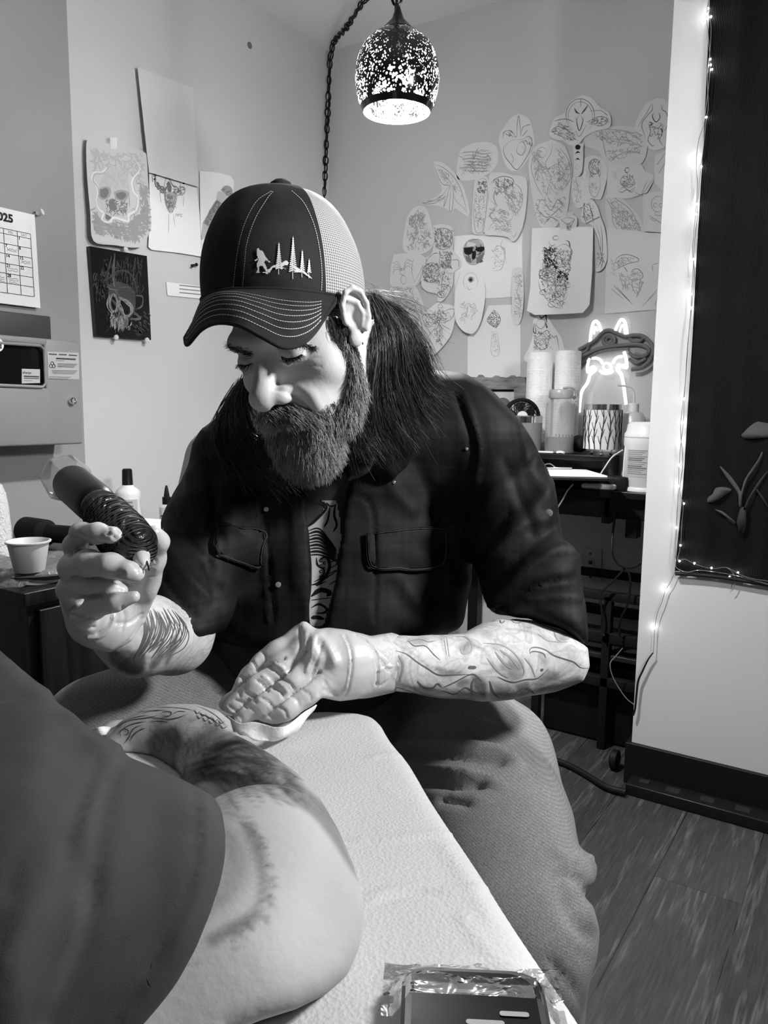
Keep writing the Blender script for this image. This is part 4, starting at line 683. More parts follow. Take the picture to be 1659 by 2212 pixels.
# calendar
cal = thing('wall_calendar', 'printed 2025 month calendar page pinned on the left wall', 'calendar', onp(30, 560, 0, XJ))
def calendar():
    nv = np.array([1., 0, 0]); e = .012
    C0 = np.array([onp(*k2(230, 1058), 0, XJ + e), onp(*k2(285, 1680), 0, XJ + e)]); tr, br = C0
    # page axes on the wall: v down, u towards the left of the picture
    vd = np.array([0, 0, -1.]); H = tr[2] - br[2]; ud = np.array([0, -1., 0]); Wd = H * 1.22
    q = [tr, tr + ud * Wd, tr + ud * Wd + vd * H, tr + vd * H]; q[2] += nv * .006; q[3] += nv * .006
    mb = MB(); mb.prism([p - nv * .0006 for p in q], nv * .0006, 0)
    o_ = tr + nv * .0066
    def at(u, v): return tr + ud * Wd * u + vd * H * v + nv * (.0006 + .0065 * v)
    gx0, gx1, gy0, gy1 = .055, .945, .215, .885; cw = (gx1 - gx0) / 7; hy = .052; ch = (gy1 - gy0 - hy) / 6
    lw = .0014
    for i in range(8):
        u = gx0 + cw * i; mb.ribbon([at(u, gy0), at(u, gy1)], nv, lw, 1, False)
    for y in [gy0] + [gy0 + hy + ch * i for i in range(7)]: mb.ribbon([at(gx0, y), at(gx1, y)], nv, lw, 1, False)
    ux = -ud
    text(mb, '2025', at(.40, .135), ux, -vd, H * .115, 1, .0012); text(mb, 'MARCH' if False else '', at(.8, .135), ux, -vd, H * .1, 1)
    for i, s in enumerate(['SAT', 'FRI', 'THU', 'WED']): text(mb, s, at(gx0 + cw * (i + .5), gy0 + hy * .8), ux, -vd, H * .042, 2, align='CENTER')
    num = {0: ['1', '8', '15', '22', ''], 1: ['', '7', '14', '21', '28'], 2: ['', '6', '13', '20', '27']}
    for c, L in num.items():
        for r, s in enumerate(L):
            if s: text(mb, s, at(gx0 + cw * (c + .95), gy0 + hy + ch * r + .034), ux, -vd, H * .045, 1, .0003)
    r_ = random.Random(5)
    for c, r in ((0, 2), (1, 1), (1, 3), (1, 4), (2, 4)):
        for k in range(3 if r == 4 else 2):
            y = gy0 + hy + ch * (r + .45 + .2 * k); L = [at(gx0 + cw * (c + .85 - .7 * t), y + r_.uniform(-.008, .008)) for t in np.linspace(0, 1, 14)]
            mb.ribbon(L, nv, .0012, 2, False)
    mb.obj('calendar_page', [mat('calendar_paper', .74, .6), INK[0], INK[1]], cal, smooth=False, fix=False)
    p = onp(*k2(215, 1058), 0, XJ); m2 = MB(); m2.lathe(p, (1, .5, .3), [(.002, 0), (.002, .012), (.006, .014), (.0045, .022), (.008, .03)], 12); m2.obj('push_pin', mat('white_plastic', .7, .3), cal)
calendar()
# small things on the left wall
lab = MB(); e = .003; q = [onp(*k2(x, y), 0, XA + e) for x, y in ((1100, 1502), (1520, 1555), (1520, 1635), (1110, 1592))]; lab.prism(q, np.array([.002, 0, 0]), 0)
for y0 in (1524, 1548, 1572): lab.ribbon([onp(*k2(x, y0 + (x - 1190) * .1), 0, XA + e + .0025) for x in np.linspace(1190, 1500, 12)], np.array([1., 0, 0]), .0034, 1, False)
tag(lab.obj('note_label', [mat('label_white', .8, .6), mat('label_grey_text', .2, .6)], smooth=False, fix=False), 'narrow white note with three printed lines behind the cap brim', 'note')
hk = MB(); p = onp(*k2(1270, 1392), 0, XA); hk.tube([p, p + [.012, 0, 0], p + [.016, -.012, -.008]], .0035, 8); hk.ball(p + [.016, .008, .002], .006, n=10); tag(hk.obj('wall_hook', BLK), 'tiny black hook in left wall under the drawings', 'hook')
sp = MB(); p = onp(539, 98, 0, XA); sp.lathe(p, (1, 0, 0), [(.011, .0), (.011, .002), (.008, .004)], 20, sc=(1, 1)); tag(sp.obj('wall_plug', mat('grey_plug', .14, .7)), 'small round grey plug high on left wall', 'plug')
# ================================================================== THE TATTOO ARTIST
CAMAX = np.stack([R_, U_, F_])
def wrap_chain(pts, k=.008): return lambda P: px_chain(P, pts, k)
def skin_mat(name, v, tattoo=0., sc=14., seed=0.):
    mt, t, b = nt(name); b.inputs['Roughness'].default_value = .6; b.inputs['Specular IOR Level'].default_value = .32
    b.inputs['Subsurface Weight'].default_value = .08; b.inputs['Subsurface Radius'].default_value = (.01, .01, .01)
    n = tex(t, Scale=170., Detail=5.); add_bump(t, b, n.outputs[0], .35, .0012)
    n0 = tex(t, Scale=9., Detail=4.); r0 = ramp(t, n0.outputs[0], [(.3, v * .92), (.7, min(1, v * 1.06))]); out = r0.outputs[0]
    if tattoo:
        # tattoo ink: flowing shaded shapes with darker outlines
        n1 = tex(t, Scale=sc, Detail=2.2, Roughness=.45, Distortion=1.6); 
        sh = ramp(t, n1.outputs[0], [(.40, 1.), (.50, 1 - .35 * tattoo), (.53, 1 - .72 * tattoo), (.56, 1 - .1 * tattoo), (.64, 1 - .55 * tattoo), (.70, 1 - .8 * tattoo)])
        n3 = tex(t, Scale=sc * 2.4, Detail=1.5, Distortion=2.4); ab = ramp(t, n3.outputs[0], [(.44, 1.), (.49, 1 - .34 * tattoo), (.51, 1 - .34 * tattoo), (.56, 1.)])
        m1 = N(t, 'ShaderNodeMix', data_type='RGBA', blend_type='MULTIPLY'); m1.inputs[0].default_value = 1; t.links.new(sh.outputs[0], m1.inputs[6]); t.links.new(ab.outputs[0], m1.inputs[7])
        at = N(t, 'ShaderNodeAttribute', attribute_name='ink'); m2 = N(t, 'ShaderNodeMix', data_type='RGBA'); t.links.new(at.outputs['Fac'], m2.inputs[0]); m2.inputs[6].default_value = g4(1); t.links.new(m1.outputs[2], m2.inputs[7])
        m3 = N(t, 'ShaderNodeMix', data_type='RGBA', blend_type='MULTIPLY'); m3.inputs[0].default_value = 1; t.links.new(out, m3.inputs[6]); t.links.new(m2.outputs[2], m3.inputs[7]); out = m3.outputs[2]
    at = N(t, 'ShaderNodeAttribute', attribute_name='tone'); iv = N(t, 'ShaderNodeMath', operation='SUBTRACT'); iv.inputs[0].default_value = 1.; t.links.new(at.outputs['Fac'], iv.inputs[1])
    m4 = N(t, 'ShaderNodeMix', data_type='RGBA', blend_type='MULTIPLY'); m4.inputs[0].default_value = 1; t.links.new(out, m4.inputs[6]); t.links.new(iv.outputs[0], m4.inputs[7]); out = m4.outputs[2]
    t.links.new(out, b.inputs['Base Color']); return mt
def tone_attr(o, fills=(), strokes=()):   # tattoo shading as skin pigment; fills: (poly px, darkness, softness px), strokes: (line px, darkness, width px)
    V = np.empty(len(o.data.vertices) * 3); o.data.vertices.foreach_get('co', V); V = V.reshape(-1, 3) + np.array(wl(o)); Nn = np.empty(len(V) * 3); o.data.vertices.foreach_get('normal', Nn); Nn = Nn.reshape(-1, 3)
    x, y, z = proj(V); fc = np.clip((Nn * (C_ - V)).sum(1) * 40, 0, 1); T = np.zeros(len(V))
    for poly, dk, sf in fills:
        d = polyd(x.astype(f32), y.astype(f32), [tuple(p) for p in spl(list(poly) + [poly[0]], 3)[:-1]]); T = np.maximum(T, dk * np.clip(.5 - d / sf, 0, 1))
    for line, dk, wd in strokes:
        a = np.array(line, float); s = (x > a[:, 0].min() - 3 * wd) & (x < a[:, 0].max() + 3 * wd) & (y > a[:, 1].min() - 3 * wd) & (y < a[:, 1].max() + 3 * wd)
        if s.any(): T[s] = 1 - (1 - T[s]) * (1 - dk * np.exp(-(polyline_d(x[s], y[s], line) / (wd * .6)) ** 2))
    at = o.data.attributes.new('tone', 'FLOAT', 'POINT'); at.data.foreach_set('value', (T * fc).astype(f32))
def ink_attr(o, fn):               # share of tattooed skin per vertex (where the design lies)
    V = np.empty(len(o.data.vertices) * 3); o.data.vertices.foreach_get('co', V); V = V.reshape(-1, 3) + np.array(wl(o))
    a = o.data.attributes.new('ink', 'FLOAT', 'POINT'); a.data.foreach_set('value', np.clip(fn(V), 0, 1).astype(f32))
def cloth_mat(name, v, vary=.25, vs=14., weave=900., bump=.25, rough=.85, sheen=.0):
    mt, t, b = nt(name); b.inputs['Roughness'].default_value = rough; b.inputs['Specular IOR Level'].default_value = .25; b.inputs['Sheen Weight'].default_value = sheen
    n = tex(t, Scale=vs, Detail=6.); r = ramp(t, n.outputs[0], [(.28, v * (1 - vary)), (.72, v * (1 + vary))]); t.links.new(r.outputs[0], b.inputs['Base Color'])
    n2 = tex(t, Scale=weave, Detail=2.); add_bump(t, b, n2.outputs[0], bump, .001); return mt
# head frame --------------------------------------------------------
psi, th, ro = math.radians(37), math.radians(29), math.radians(-2.5)
T_ = -F_
def dirs(psi, th, ro=0):
    f = -math.sin(psi) * math.cos(th) * R_ - math.sin(th) * U_ + math.cos(psi) * math.cos(th) * T_
    u = -math.sin(psi) * math.sin(th) * R_ + math.cos(th) * U_ + math.cos(psi) * math.sin(th) * T_
    l = math.cos(psi) * R_ + math.sin(psi) * T_
    l2 = l * math.cos(ro) - u * math.sin(ro); u2 = l * math.sin(ro) + u * math.cos(ro); return l2, f, u2
hl, hf, hu = dirs(psi, th, ro); HM = np.stack([hl, hf, hu])        # rows
EYE = W(577, 766, .80); HO = EYE - .08 * hf
cl_, cf_, cu_ = dirs(math.radians(20.5), math.radians(10.5), math.radians(2.4)); CM = np.stack([cl_, cf_, cu_]); CO = W(618, 653.7, .845)
def h2w(p): return HO + np.asarray(p, float) @ HM
def w2h(P): return (P - HO) @ HM.T
def head_sdf(P):
    S = lambda c, r, ax=None: sd_ell(P, c, r, ax); Cp = lambda a, b, ra, rb: sd_cap(P, a, b, ra, rb)
    d = S((0, -.018, .045), (.077, .098, .088))
    d = smin(d, S((0, .026, -.02), (.066, .062, .086)), .03)
    d = smin(d, S((0, .034, -.078), (.05, .05, .042)), .025)
    for s in (-1, 1):
        d = smin(d, S((s * .047, .054, -.030), (.021, .021, .019)), .018)
        d = smin(d, S((s * .026, .072, -.058), (.022, .018, .024)), .016)
    d = smin(d, Cp((-.036, .079, .019), (0, .086, .017), .011, .009), .012); d = smin(d, Cp((.036, .079, .019), (0, .086, .017), .011, .009), .012)
    for s in (-1, 1): d = smax(d, -S((s * .033, .099, -.003), (.018, .017, .013)), .012)
    d = smin(d, Cp((0, .080, .010), (0, .107, -.035), .0078, .0128), .010)
    d = smin(d, S((0, .109, -.038), (.0145, .0135, .0125)), .008)
    for s in (-1, 1):
        d = smin(d, S((s * .0165, .096, -.041), (.0095, .0125, .0095)), .007)
        d = smax(d, -S((s * .0085, .104, -.052), (.0045, .007, .006)), .004)
        d = smin(d, S((s * .0325, .0745, -.004), (.0155, .0135, .0125)), .004)      # closed-down lid over the eyeball
        d = smin(d, chain(P, [(np.array((s * .020, .083, -.010)), .0018), (np.array((s * .033, .0885, -.0125)), .0022), (np.array((s * .046, .078, -.009)), .0018)], .002), .002)
    d = smin(d, Cp((-.020, .090, -.079), (.020, .090, -.079), .0055, .0055), .006)   # lower lip
    d = smin(d, Cp((-.020, .091, -.070), (.020, .091, -.070), .005, .005), .004)
    d = smax(d, -Cp((-.022, .098, -.0745), (.022, .098, -.0745), .0022, .0022), .003)
    # keep the skull inside the cap
    qw = (P @ A3(HM) + A3(HO) - A3(CO)) @ A3(CM).T; ce = sd_ell(qw, (0, 0, 0), (.080, .096, .108)); cut = np.minimum(np.maximum(ce, -1), 1); d = np.where(qw[:, 2] > -.02, smax(d, np.maximum(ce, -(qw[:, 2] + .004) ), .004), d)
    # ears
    for s in (-1, 1):
        q = (P - A3((s * .0765, .020, .008))) * A3((s, 1, 1)) * f32(1.22); a = math.radians(28); ca, sa = math.cos(a), math.sin(a)
        e = np.stack([q[:, 0] * ca + q[:, 1] * sa, -q[:, 0] * sa + q[:, 1] * ca, q[:, 2]], 1); b_ = math.radians(-10); cb, sb = math.cos(b_), math.sin(b_)
        e = np.stack([e[:, 0], e[:, 1] * cb - e[:, 2] * sb, e[:, 1] * sb + e[:, 2] * cb], 1)
        dd = sd_ell(e, (0.002, -.004, .002), (.0045, .0175, .029))
        ring = [(.009, -.001 + .0175 * math.cos(t), .004 + .0285 * math.sin(t)) for t in np.radians([-20, 20, 60, 95, 130, 165, 200, 235])]
        hel = chain(e, [(np.array(p), .0036) for p in ring], .002); dd = smin(dd, hel, .004)
        dd = smin(dd, sd_ell(e, (.004, .003, -.029), (.005, .0095, .0105)), .005)          # lobe
        dd = smin(dd, chain(e, [(np.array((.007, -.006, -.016)), .003), (np.array((.008, -.010, 0.)), .0034), (np.array((.007, -.006, .014)), .003), (np.array((.006, .004, .019)), .0025)], .002), .004)
        dd = smax(dd, -sd_ell(e, (.011, .002, -.004), (.009, .0075, .011)), .004)           # concha
        dd = smin(dd, sd_ell(e, (.007, .0125, -.006), (.0035, .004, .006)), .004)           # tragus
        d = smin(d, dd / f32(1.22), .004)
    return d
V, Q = snet(head_sdf, (-.105, -.125, -.13), (.105, .13, .14), .0017)
hV, hQ = h2w(V), Q[:, ::-1]
# soft expression lines: crow's feet and cheek fold beside the nose
hV = folds(hV, hQ, [([(592, 838), (622, 846), (650, 868), (672, 895)], 6, -.0032), ([(640, 835), (670, 850), (690, 880)], 12, .002), ([(488, 755), (500, 762), (530, 770)], 5, -.001), ([(655, 785), (672, 775), (690, 772)], 2.4, -.0006), ([(655, 795), (676, 790), (694, 792)], 2.4, -.0006), ([(610, 778), (635, 788), (660, 784)], 4, -.0008), ([(500, 800), (520, 812), (540, 806)], 4, -.0008)])
shirt_poly = [(520, 880), (470, 905), (435, 925), (412, 958), (403, 1005), (385, 1052), (362, 1090), (348, 1130), (352, 1170), (337, 1225), (325, 1285), (345, 1330), (383, 1366), (390, 1385), (420, 1392), (470, 1378), (520, 1400), (560, 1400), (600, 1480), (830, 1500), (850, 1440), (860, 1372), (960, 1368), (1010, 1362), (1045, 1342), (1090, 1330), (1150, 1334), (1215, 1358), (1262, 1392), (1276, 1398), (1274, 1360), (1268, 1300), (1262, 1268), (1254, 1240), (1258, 1205), (1240, 1180), (1214, 1166), (1211, 1130), (1206, 1085), (1190, 1030), (1158, 965), (1125, 915), (1100, 882), (1075, 858), (1040, 828), (1000, 803), (955, 789), (905, 785), (850, 790), (700, 860)]
torso_s = lambda P: smin(smin(px_chain(P, [(700, 880, .90, 105), (770, 900, .97, 120), (800, 960, 1.03, 125)], .02), sd_ell(P, W(720, 1150, 1.08), (.17, .22, .10), CAMAX), .03),
                         smin(px_chain(P, [(480, 1000, 1.04, 80), (1000, 910, 1.05, 90)], .02), sd_ell(P, W(700, 1350, 1.06), (.16, .14, .11), CAMAX), .03), .03)
_ti = shirt_poly.index((850, 790)); torso_poly = shirt_poly[:_ti + 1] + [(860, 720), (620, 720)] + shirt_poly[_ti + 1:]
torso_c = lambda P: np.maximum(torso_s(P), hull(P, torso_poly) + f32(.022))
arm_l = lambda P: px_chain(P, [(1000, 930, 1.05, 85), (1110, 1180, 1.0, 70), (1185, 1330, .93, 74), (1190, 1412, .90, 84), (1060, 1430, .865, 86), (950, 1438, .825, 70), (855, 1432, .785, 58), (770, 1425, .765, 52), (700, 1425, .755, 40)], .03)
arm_r = lambda P: px_chain(P, [(480, 1000, 1.04, 80), (440, 1180, .95, 80), (375, 1372, .865, 72), (300, 1372, .805, 76), (262, 1352, .785, 50), (235, 1320, .775, 36)], .03)
arm_hull = [(640, 1395), (700, 1385), (850, 1371), (960, 1371), (1000, 1368), (1040, 1346), (1080, 1334), (1150, 1340), (1235, 1372), (1270, 1400), (1275, 1440), (1262, 1472), (1200, 1495), (1120, 1512), (1040, 1517), (950, 1509), (850, 1494), (700, 1480)]
def arm_l_h(P):
    x, y, z = proj(P); far = (y < 1340) ; d = arm_l(P); h = (polyd(x, y, arm_hull + [] ) * z / FPX).astype(f32)
    fore = sd_cap(P, W(1215, 1412, .90), W(700, 1425, .755), .07, .06)
    dd = smax(np.maximum(d, fore), h, .012); up = np.maximum(d, (polyd(x, y, shirt_poly) * z / FPX).astype(f32) + .020); return np.where(y < 1350, np.minimum(up, dd + .0), dd)
lo, hi = bbox_px([(420, 900, 1.1), (1230, 900, 1.1), (1230, 1500, .85), (400, 1500, 1.0), (700, 850, .85)], .10)
TV, TQ = snet(torso_c, lo, hi, .012)
lo, hi = bbox_px([(1250, 1400, .92), (650, 1440, .74), (950, 1500, .8), (1000, 900, 1.06)], .07)
LV, LQ = snet(arm_l_h, lo, hi, .0026)
lo, hi = bbox_px([(500, 950, 1.05), (400, 1400, .88), (200, 1300, .72), (180, 1420, .78)], .06)
RV, RQ = snet(arm_r, lo, hi, .0035)
artist = thing('person', 'bearded long-haired man in trucker cap and dark plaid shirt, bent over tattooing', 'person', W(700, 1750, 1.15))
artist.location[2] = .5
parts = [(hV, hQ), (TV, TQ[:, ::1]), (LV, LQ), (RV, RQ)]
BV = np.concatenate([p[0] for p in parts]); off = 0; BQ = []
for v, q in parts: BQ.append(q + off); off += len(v)
BQ = np.concatenate(BQ)
mbB = MB(); mbB.V = [BV]; mbB.F = [tuple(q) for q in BQ.tolist()]; mbB.M = [0] * len(BQ); mbB.n = len(BV)
headT = bvh(hV, hQ); armT = bvh(LV, LQ); armRT = bvh(RV, RQ)
DARK = mat('brow_hair', .012, .5)
# tattoo linework on the forearms
def kA(x, y): return 820 + x / 3.456, 1300 + y / 3.456
for l, wd, mi in [([(210, 290), (260, 330), (340, 330), (400, 390), (450, 435)], 2.6, 1), ([(120, 365), (200, 390), (280, 450), (360, 500), (440, 545), (560, 545), (690, 540)], 2.8, 1), ([(470, 642), (560, 600), (690, 540), (760, 590)], 3, 1), ([(1120, 385), (1125, 350), (1170, 340), (1240, 360), (1300, 400), (1390, 430), (1450, 450), (1500, 490), (1560, 495)], 2.6, 1), ([(1120, 385), (1150, 370), (1220, 385), (1240, 420)], 2.6, 1),
                  ([(280, 590), (330, 640), (400, 640), (430, 610), (470, 640)], 4, 1), ([(100, 630), (200, 660), (300, 690), (360, 680)], 3, 2), ([(770, 310), (900, 320), (990, 370), (1060, 460), (1075, 540), (1000, 585)], 3.4, 2), ([(860, 370), (930, 460), (990, 500)], 5, 2), ([(900, 360), (980, 420), (1040, 500)], 5, 2), ([(560, 260), (640, 265), (685, 310), (680, 370), (620, 385), (600, 350)], 4, 2), ([(880, 560), (990, 600), (1090, 580), (1180, 570), (1260, 500)], 3, 1), ([(840, 150), (890, 125), (910, 160), (960, 130), (1020, 160), (1090, 140)], 2.4, 1), ([(660, 490), (720, 490)], 7, 1), ([(1200, 508), (1222, 508)], 6, 1), ([(1300, 220), (1330, 280), (1400, 300)], 4, 2), ([(480, 270), (500, 400)], 2, 2), ([(500, 270), (520, 410)], 2, 2), ([(140, 400), (175, 470), (150, 600)], 5, 2), ([(800, 420), (880, 520), (960, 570)], 2.6, 2), ([(1080, 420), (1130, 480), (1160, 560)], 3, 2), ([(200, 300), (300, 280), (360, 300), (420, 290)], 3, 2), ([(460, 660), (560, 690), (640, 640), (720, 680), (770, 660)], 3, 1), ([(820, 590), (850, 680), (900, 720)], 4, 1), ([(1000, 690), (1090, 640), (1160, 690)], 4, 1), ([(1180, 240), (1260, 290), (1380, 300)], 2.4, 2), ([(690, 700), (690, 600), (740, 560)], 5, 1)]:
    decal(mbB, armT, [kA(*p) for p in l], wd, mi, .0003)
def kR(x, y): return 100 + x / 4.253, 960 + y / 4.253
r_ = random.Random(11)
for i in range(26):
    x = 850 + i * 13; y0 = 1500 + r_.uniform(-30, 60) + abs(i - 13) * 6
    decal(mbB, armRT, [kR(x + 40, y0), kR(x + 55 + i * 3, y0 + 130), kR(x + 20 + i * 3, y0 + 260), kR(x - 40, y0 + 380 + r_.uniform(-40, 20))], r_.uniform(2, 4.5), 1, .0004)
# thin lash lines
for l, wd in [([(500, 779), (514, 787), (530, 790), (545, 785)], 3), ([(606, 769), (622, 775), (640, 772), (652, 765)], 3)]:
    decal(mbB, headT, l, wd, 3, .0004)
body = mbB.obj('body', [skin_mat('artist_skin', .66, .55, 15.), mat('tattoo_dark', .10, .55), mat('tattoo_grey', .27, .55), DARK], artist, fix=False, ang=False)
def ink_a(Vw):
    x, y, z = proj(Vw); q = w2h(Vw); head = (np.abs(q) < np.array([.13, .15, .16])).all(1); return np.where(head | (y < 1300), 0., .75)
ink_attr(body, ink_a)
TF = [([kA(*p) for p in poly], dk, sf) for poly, dk, sf in [([(680, 540), (770, 570), (805, 640), (780, 720), (700, 650)], .75, 10), ([(560, 600), (640, 570), (700, 600), (600, 640)], .6, 10), ([(900, 480), (1000, 430), (1070, 480), (1070, 560), (990, 590)], .5, 14), ([(1000, 620), (1100, 590), (1130, 650), (1050, 700)], .68, 10), ([(1100, 620), (1180, 570), (1260, 500), (1350, 550), (1260, 620), (1180, 650)], .55, 14), ([(1320, 245), (1390, 235), (1400, 290), (1340, 300)], .5, 14), ([(580, 340), (670, 290), (690, 340), (640, 390)], .55, 14), ([(420, 480), (540, 520), (640, 540), (500, 560), (430, 545)], .5, 12), ([(560, 640), (690, 620), (770, 650), (740, 720), (590, 700)], .5, 20), ([(840, 600), (1000, 640), (980, 720), (860, 720)], .55, 20), ([(280, 580), (320, 620), (400, 640), (360, 670), (300, 640)], .55, 10), ([(220, 280), (330, 270), (350, 320), (260, 330)], .45, 14), ([(1120, 640), (1400, 600), (1500, 570), (1460, 640), (1200, 680)], .5, 16), ([(130, 420), (180, 430), (160, 560), (130, 600)], .4, 14), ([(1050, 180), (1140, 170), (1120, 220)], .4, 14), ([(1190, 400), (1260, 430), (1240, 480), (1200, 450)], .45, 14)]]
TF += [([kR(*p) for p in poly], dk, sf) for poly, dk, sf in [([(780, 1900), (900, 1900), (900, 2080), (780, 2120), (640, 2040)], .8, 8), ([(1090, 1900), (1190, 1740), (1205, 1850), (1100, 2040)], .7, 8), ([(950, 2010), (1060, 1850), (1090, 1960), (960, 2090)], .7, 8), ([(560, 1900), (760, 1880), (780, 1980), (620, 2040)], .65, 8)]]
TS = [([kA(*p) for p in l], dk, wd) for l, dk, wd in [([(100, 300), (240, 380), (330, 460)], .3, 4), ([(700, 320), (800, 380), (850, 480), (940, 560)], .35, 5), ([(830, 330), (930, 400), (1000, 500)], .35, 5), ([(460, 250), (470, 330), (500, 420)], .35, 4), ([(940, 200), (1100, 220), (1240, 270)], .3, 4), ([(1060, 400), (1120, 460), (1150, 560)], .3, 5), ([(1280, 380), (1390, 440), (1500, 480)], .25, 4), ([(240, 640), (360, 700), (520, 720), (700, 730)], .4, 6), ([(350, 480), (470, 510), (600, 530)], .4, 5), ([(1240, 560), (1380, 590), (1500, 560)], .3, 5)]]
tone_attr(body, TF, TS)
# small stud in the lobe
mb = MB(); h = headT.ray_cast(Vector(C_), Vector(ray(783, 742))); 
if h[0] is not None: mb.ball(np.array(h[0]) + np.array(h[1]) * -.0005, .0016, n=8); mb.obj('ear_piercing', mat('dark_stud', .02, .2), artist)
# cap ---------------------------------------------------------------
def c2w(p): return CO + np.asarray(p, float) @ CM
cap = bpy.data.objects.new('cap', None); COL.objects.link(cap); cap.parent = artist; cap.location = Vector(CO) - Vector(wl(artist)); cap['_wl'] = 0
cap['label'] = 'dark denim trucker cap with pale mesh back'
ca_, cb_, ch_ = .0844, .1003, .1163
def crown(phi, t, e=0.):         # phi 0 = front, + towards his left ; t 0 rim .. 1 top
    el = t * math.pi / 2; s = math.cos(el) ** .62 if t < 1 else 0; z = math.sin(el) ** .98 * ch_
    zr = (.010 * math.cos(phi) - .004) * (1 - t)
    bulge = 1 + .02 * math.sin(min(1, t * 2.2) * math.pi)
    return c2w(((ca_ + e) * math.sin(phi) * s * bulge, (cb_ + e) * math.cos(phi) * s * bulge, z + zr + e * t))
def crown_grid(p0, p1, n, e=0., pow_=0.):
    G = []
    for i in range(27):
        t = i / 26 * .995
        G.append([crown(math.radians(p0 + (p1 - p0) * j / n), t, e) for j in range(n + 1)])
    return G
DEN = cloth_mat('dark_denim', .022, .7, 20., 1500., .5)
PHI = 58
mb = MB(); G = crown_grid(-PHI, PHI, 60, .0012); mb.grid(G); fp = mb
Vc = np.concatenate(mb.V); capT = bvh(Vc, mb.F)
STITCH = mat('pale_thread', .52, .6); EMB = mat('embroidery_white', .78, .55)
def kC(x, y): return 380 + x / 2.860, 380 + y / 2.860
def dash(mb_, tree, line, wd, mi, n=60, off=.0008):
    P = spl(line, 10); L = [0]
    for a, b in zip(P[:-1], P[1:]): L.append(L[-1] + np.hypot(*(b - a)))
    P = np.array(P); m = int(L[-1] / 5)
    for i in range(m):
        s = [np.interp(v, L, P[:, 0]) for v in (i * L[-1] / m, (i + .65) * L[-1] / m)]; s2 = [np.interp(v, L, P[:, 1]) for v in (i * L[-1] / m, (i + .65) * L[-1] / m)]
        decal(mb_, tree, [(s[0], s2[0]), (s[1], s2[1])], wd, mi, off, 2, False)
for l in ([(590, 97), (500, 160), (430, 290), (390, 430), (370, 560), (356, 690)], [(600, 100), (560, 150), (490, 270), (440, 420), (425, 560), (412, 712)], [(715, 95), (790, 170), (850, 300), (885, 450), (900, 600), (895, 740)], [(190, 735), (260, 706), (360, 688), (480, 697), (640, 722), (780, 742), (895, 744)]):
    dash(mb, capT, [kC(*p) for p in l], 1.7, 1)
def tree_emb(x, y0, y1, w0):
    decal(mb, capT, [kC(x, y0), kC(x - 2, y1 - 20), kC(x, y1)], 1.2, 2, .0012)
    n = int((y1 - y0 - 40) / 13)
    for i in range(n):
        y = y0 + 12 + i * 13; ww = w0 * (i + 1) / n
        for s in (-1, 1): decal(mb, capT, [kC(x + s * ww, y + 9), kC(x + s * ww * .5, y + 5), kC(x, y - 3)], 2.6, 2, .0013)
tree_emb(636, 412, 610, 22); tree_emb(722, 375, 635, 26); tree_emb(778, 458, 628, 17); tree_emb(820, 512, 635, 13)
for poly in ([(560, 585), (600, 553), (640, 545), (680, 520), (700, 535), (690, 552), (650, 560), (690, 578), (640, 572), (600, 570), (575, 605)], [(700, 535), (740, 560), (790, 590), (830, 620), (842, 640), (825, 632), (780, 600), (722, 598), (738, 585), (715, 560)],
             [(500, 455), (510, 444), (525, 462), (540, 465), (556, 500), (558, 520), (548, 535), (566, 575), (575, 600), (562, 604), (538, 560), (520, 556), (516, 580), (520, 598), (497, 598), (505, 575), (498, 548), (510, 520), (500, 490)],
             [(484, 520), (506, 508), (512, 520), (492, 533)], [(553, 500), (575, 524), (588, 536), (580, 541), (560, 525), (545, 505)], [(527, 596), (560, 588), (580, 604), (560, 606)]):
    decal_fill(mb, capT, [kC(*p) for p in poly], 2, .0011, 1.6)
mb.obj('cap_front', [DEN, STITCH, EMB], cap, fix=False, ang=False, label='dark denim front panels with bigfoot and fir embroidery')
def mesh_mat():
    mt, t, b = nt('cap_mesh'); c = N(t, 'ShaderNodeUVMap'); b.inputs['Base Color'].default_value = g4(.72); b.inputs['Roughness'].default_value = .7
    mp = N(t, 'ShaderNodeMapping'); mp.inputs['Scale'].default_value = (1, 1, 1); t.links.new(c.outputs[0], mp.inputs[0])
    v = N(t, 'ShaderNodeTexVoronoi', Scale=190.); v.inputs['Randomness'].default_value = .0; t.links.new(mp.outputs[0], v.inputs['Vector'])
    r = ramp(t, v.outputs['Distance'], [(.24, .12), (.42, .48)]); t.links.new(r.outputs[0], b.inputs['Base Color']); add_bump(t, b, v.outputs['Distance'], .6, .002); return mt
mb = MB(); nb = 80; G = crown_grid(PHI, 360 - PHI, nb, 0.); mb.grid(G)
ob = mb.obj('mesh_back', mesh_mat(), cap, fix=False, ang=False, label='pale perforated mesh back')
uv = ob.data.uv_layers.new(name='UVMap')
for lp in ob.data.loops:
    i, j = divmod(lp.vertex_index, nb + 1); uv.data[lp.index].uv = (j / nb * .72, i / 26 * .34)
mb = MB(); tp = c2w((0, 0, ch_ + .003)); mb.lathe(tp, cu_, [(.0115, -.006), (.0128, .0), (.011, .0048), (.006, .0078), (.001, .0085)], 20); mb.obj('cap_button', DEN, cap)
mb = MB(); mb.tube([crown(math.radians(a), 0., .001) for a in range(0, 360, 6)], .0022, 6, closed=True); mb.obj('cap_band', DEN, cap)
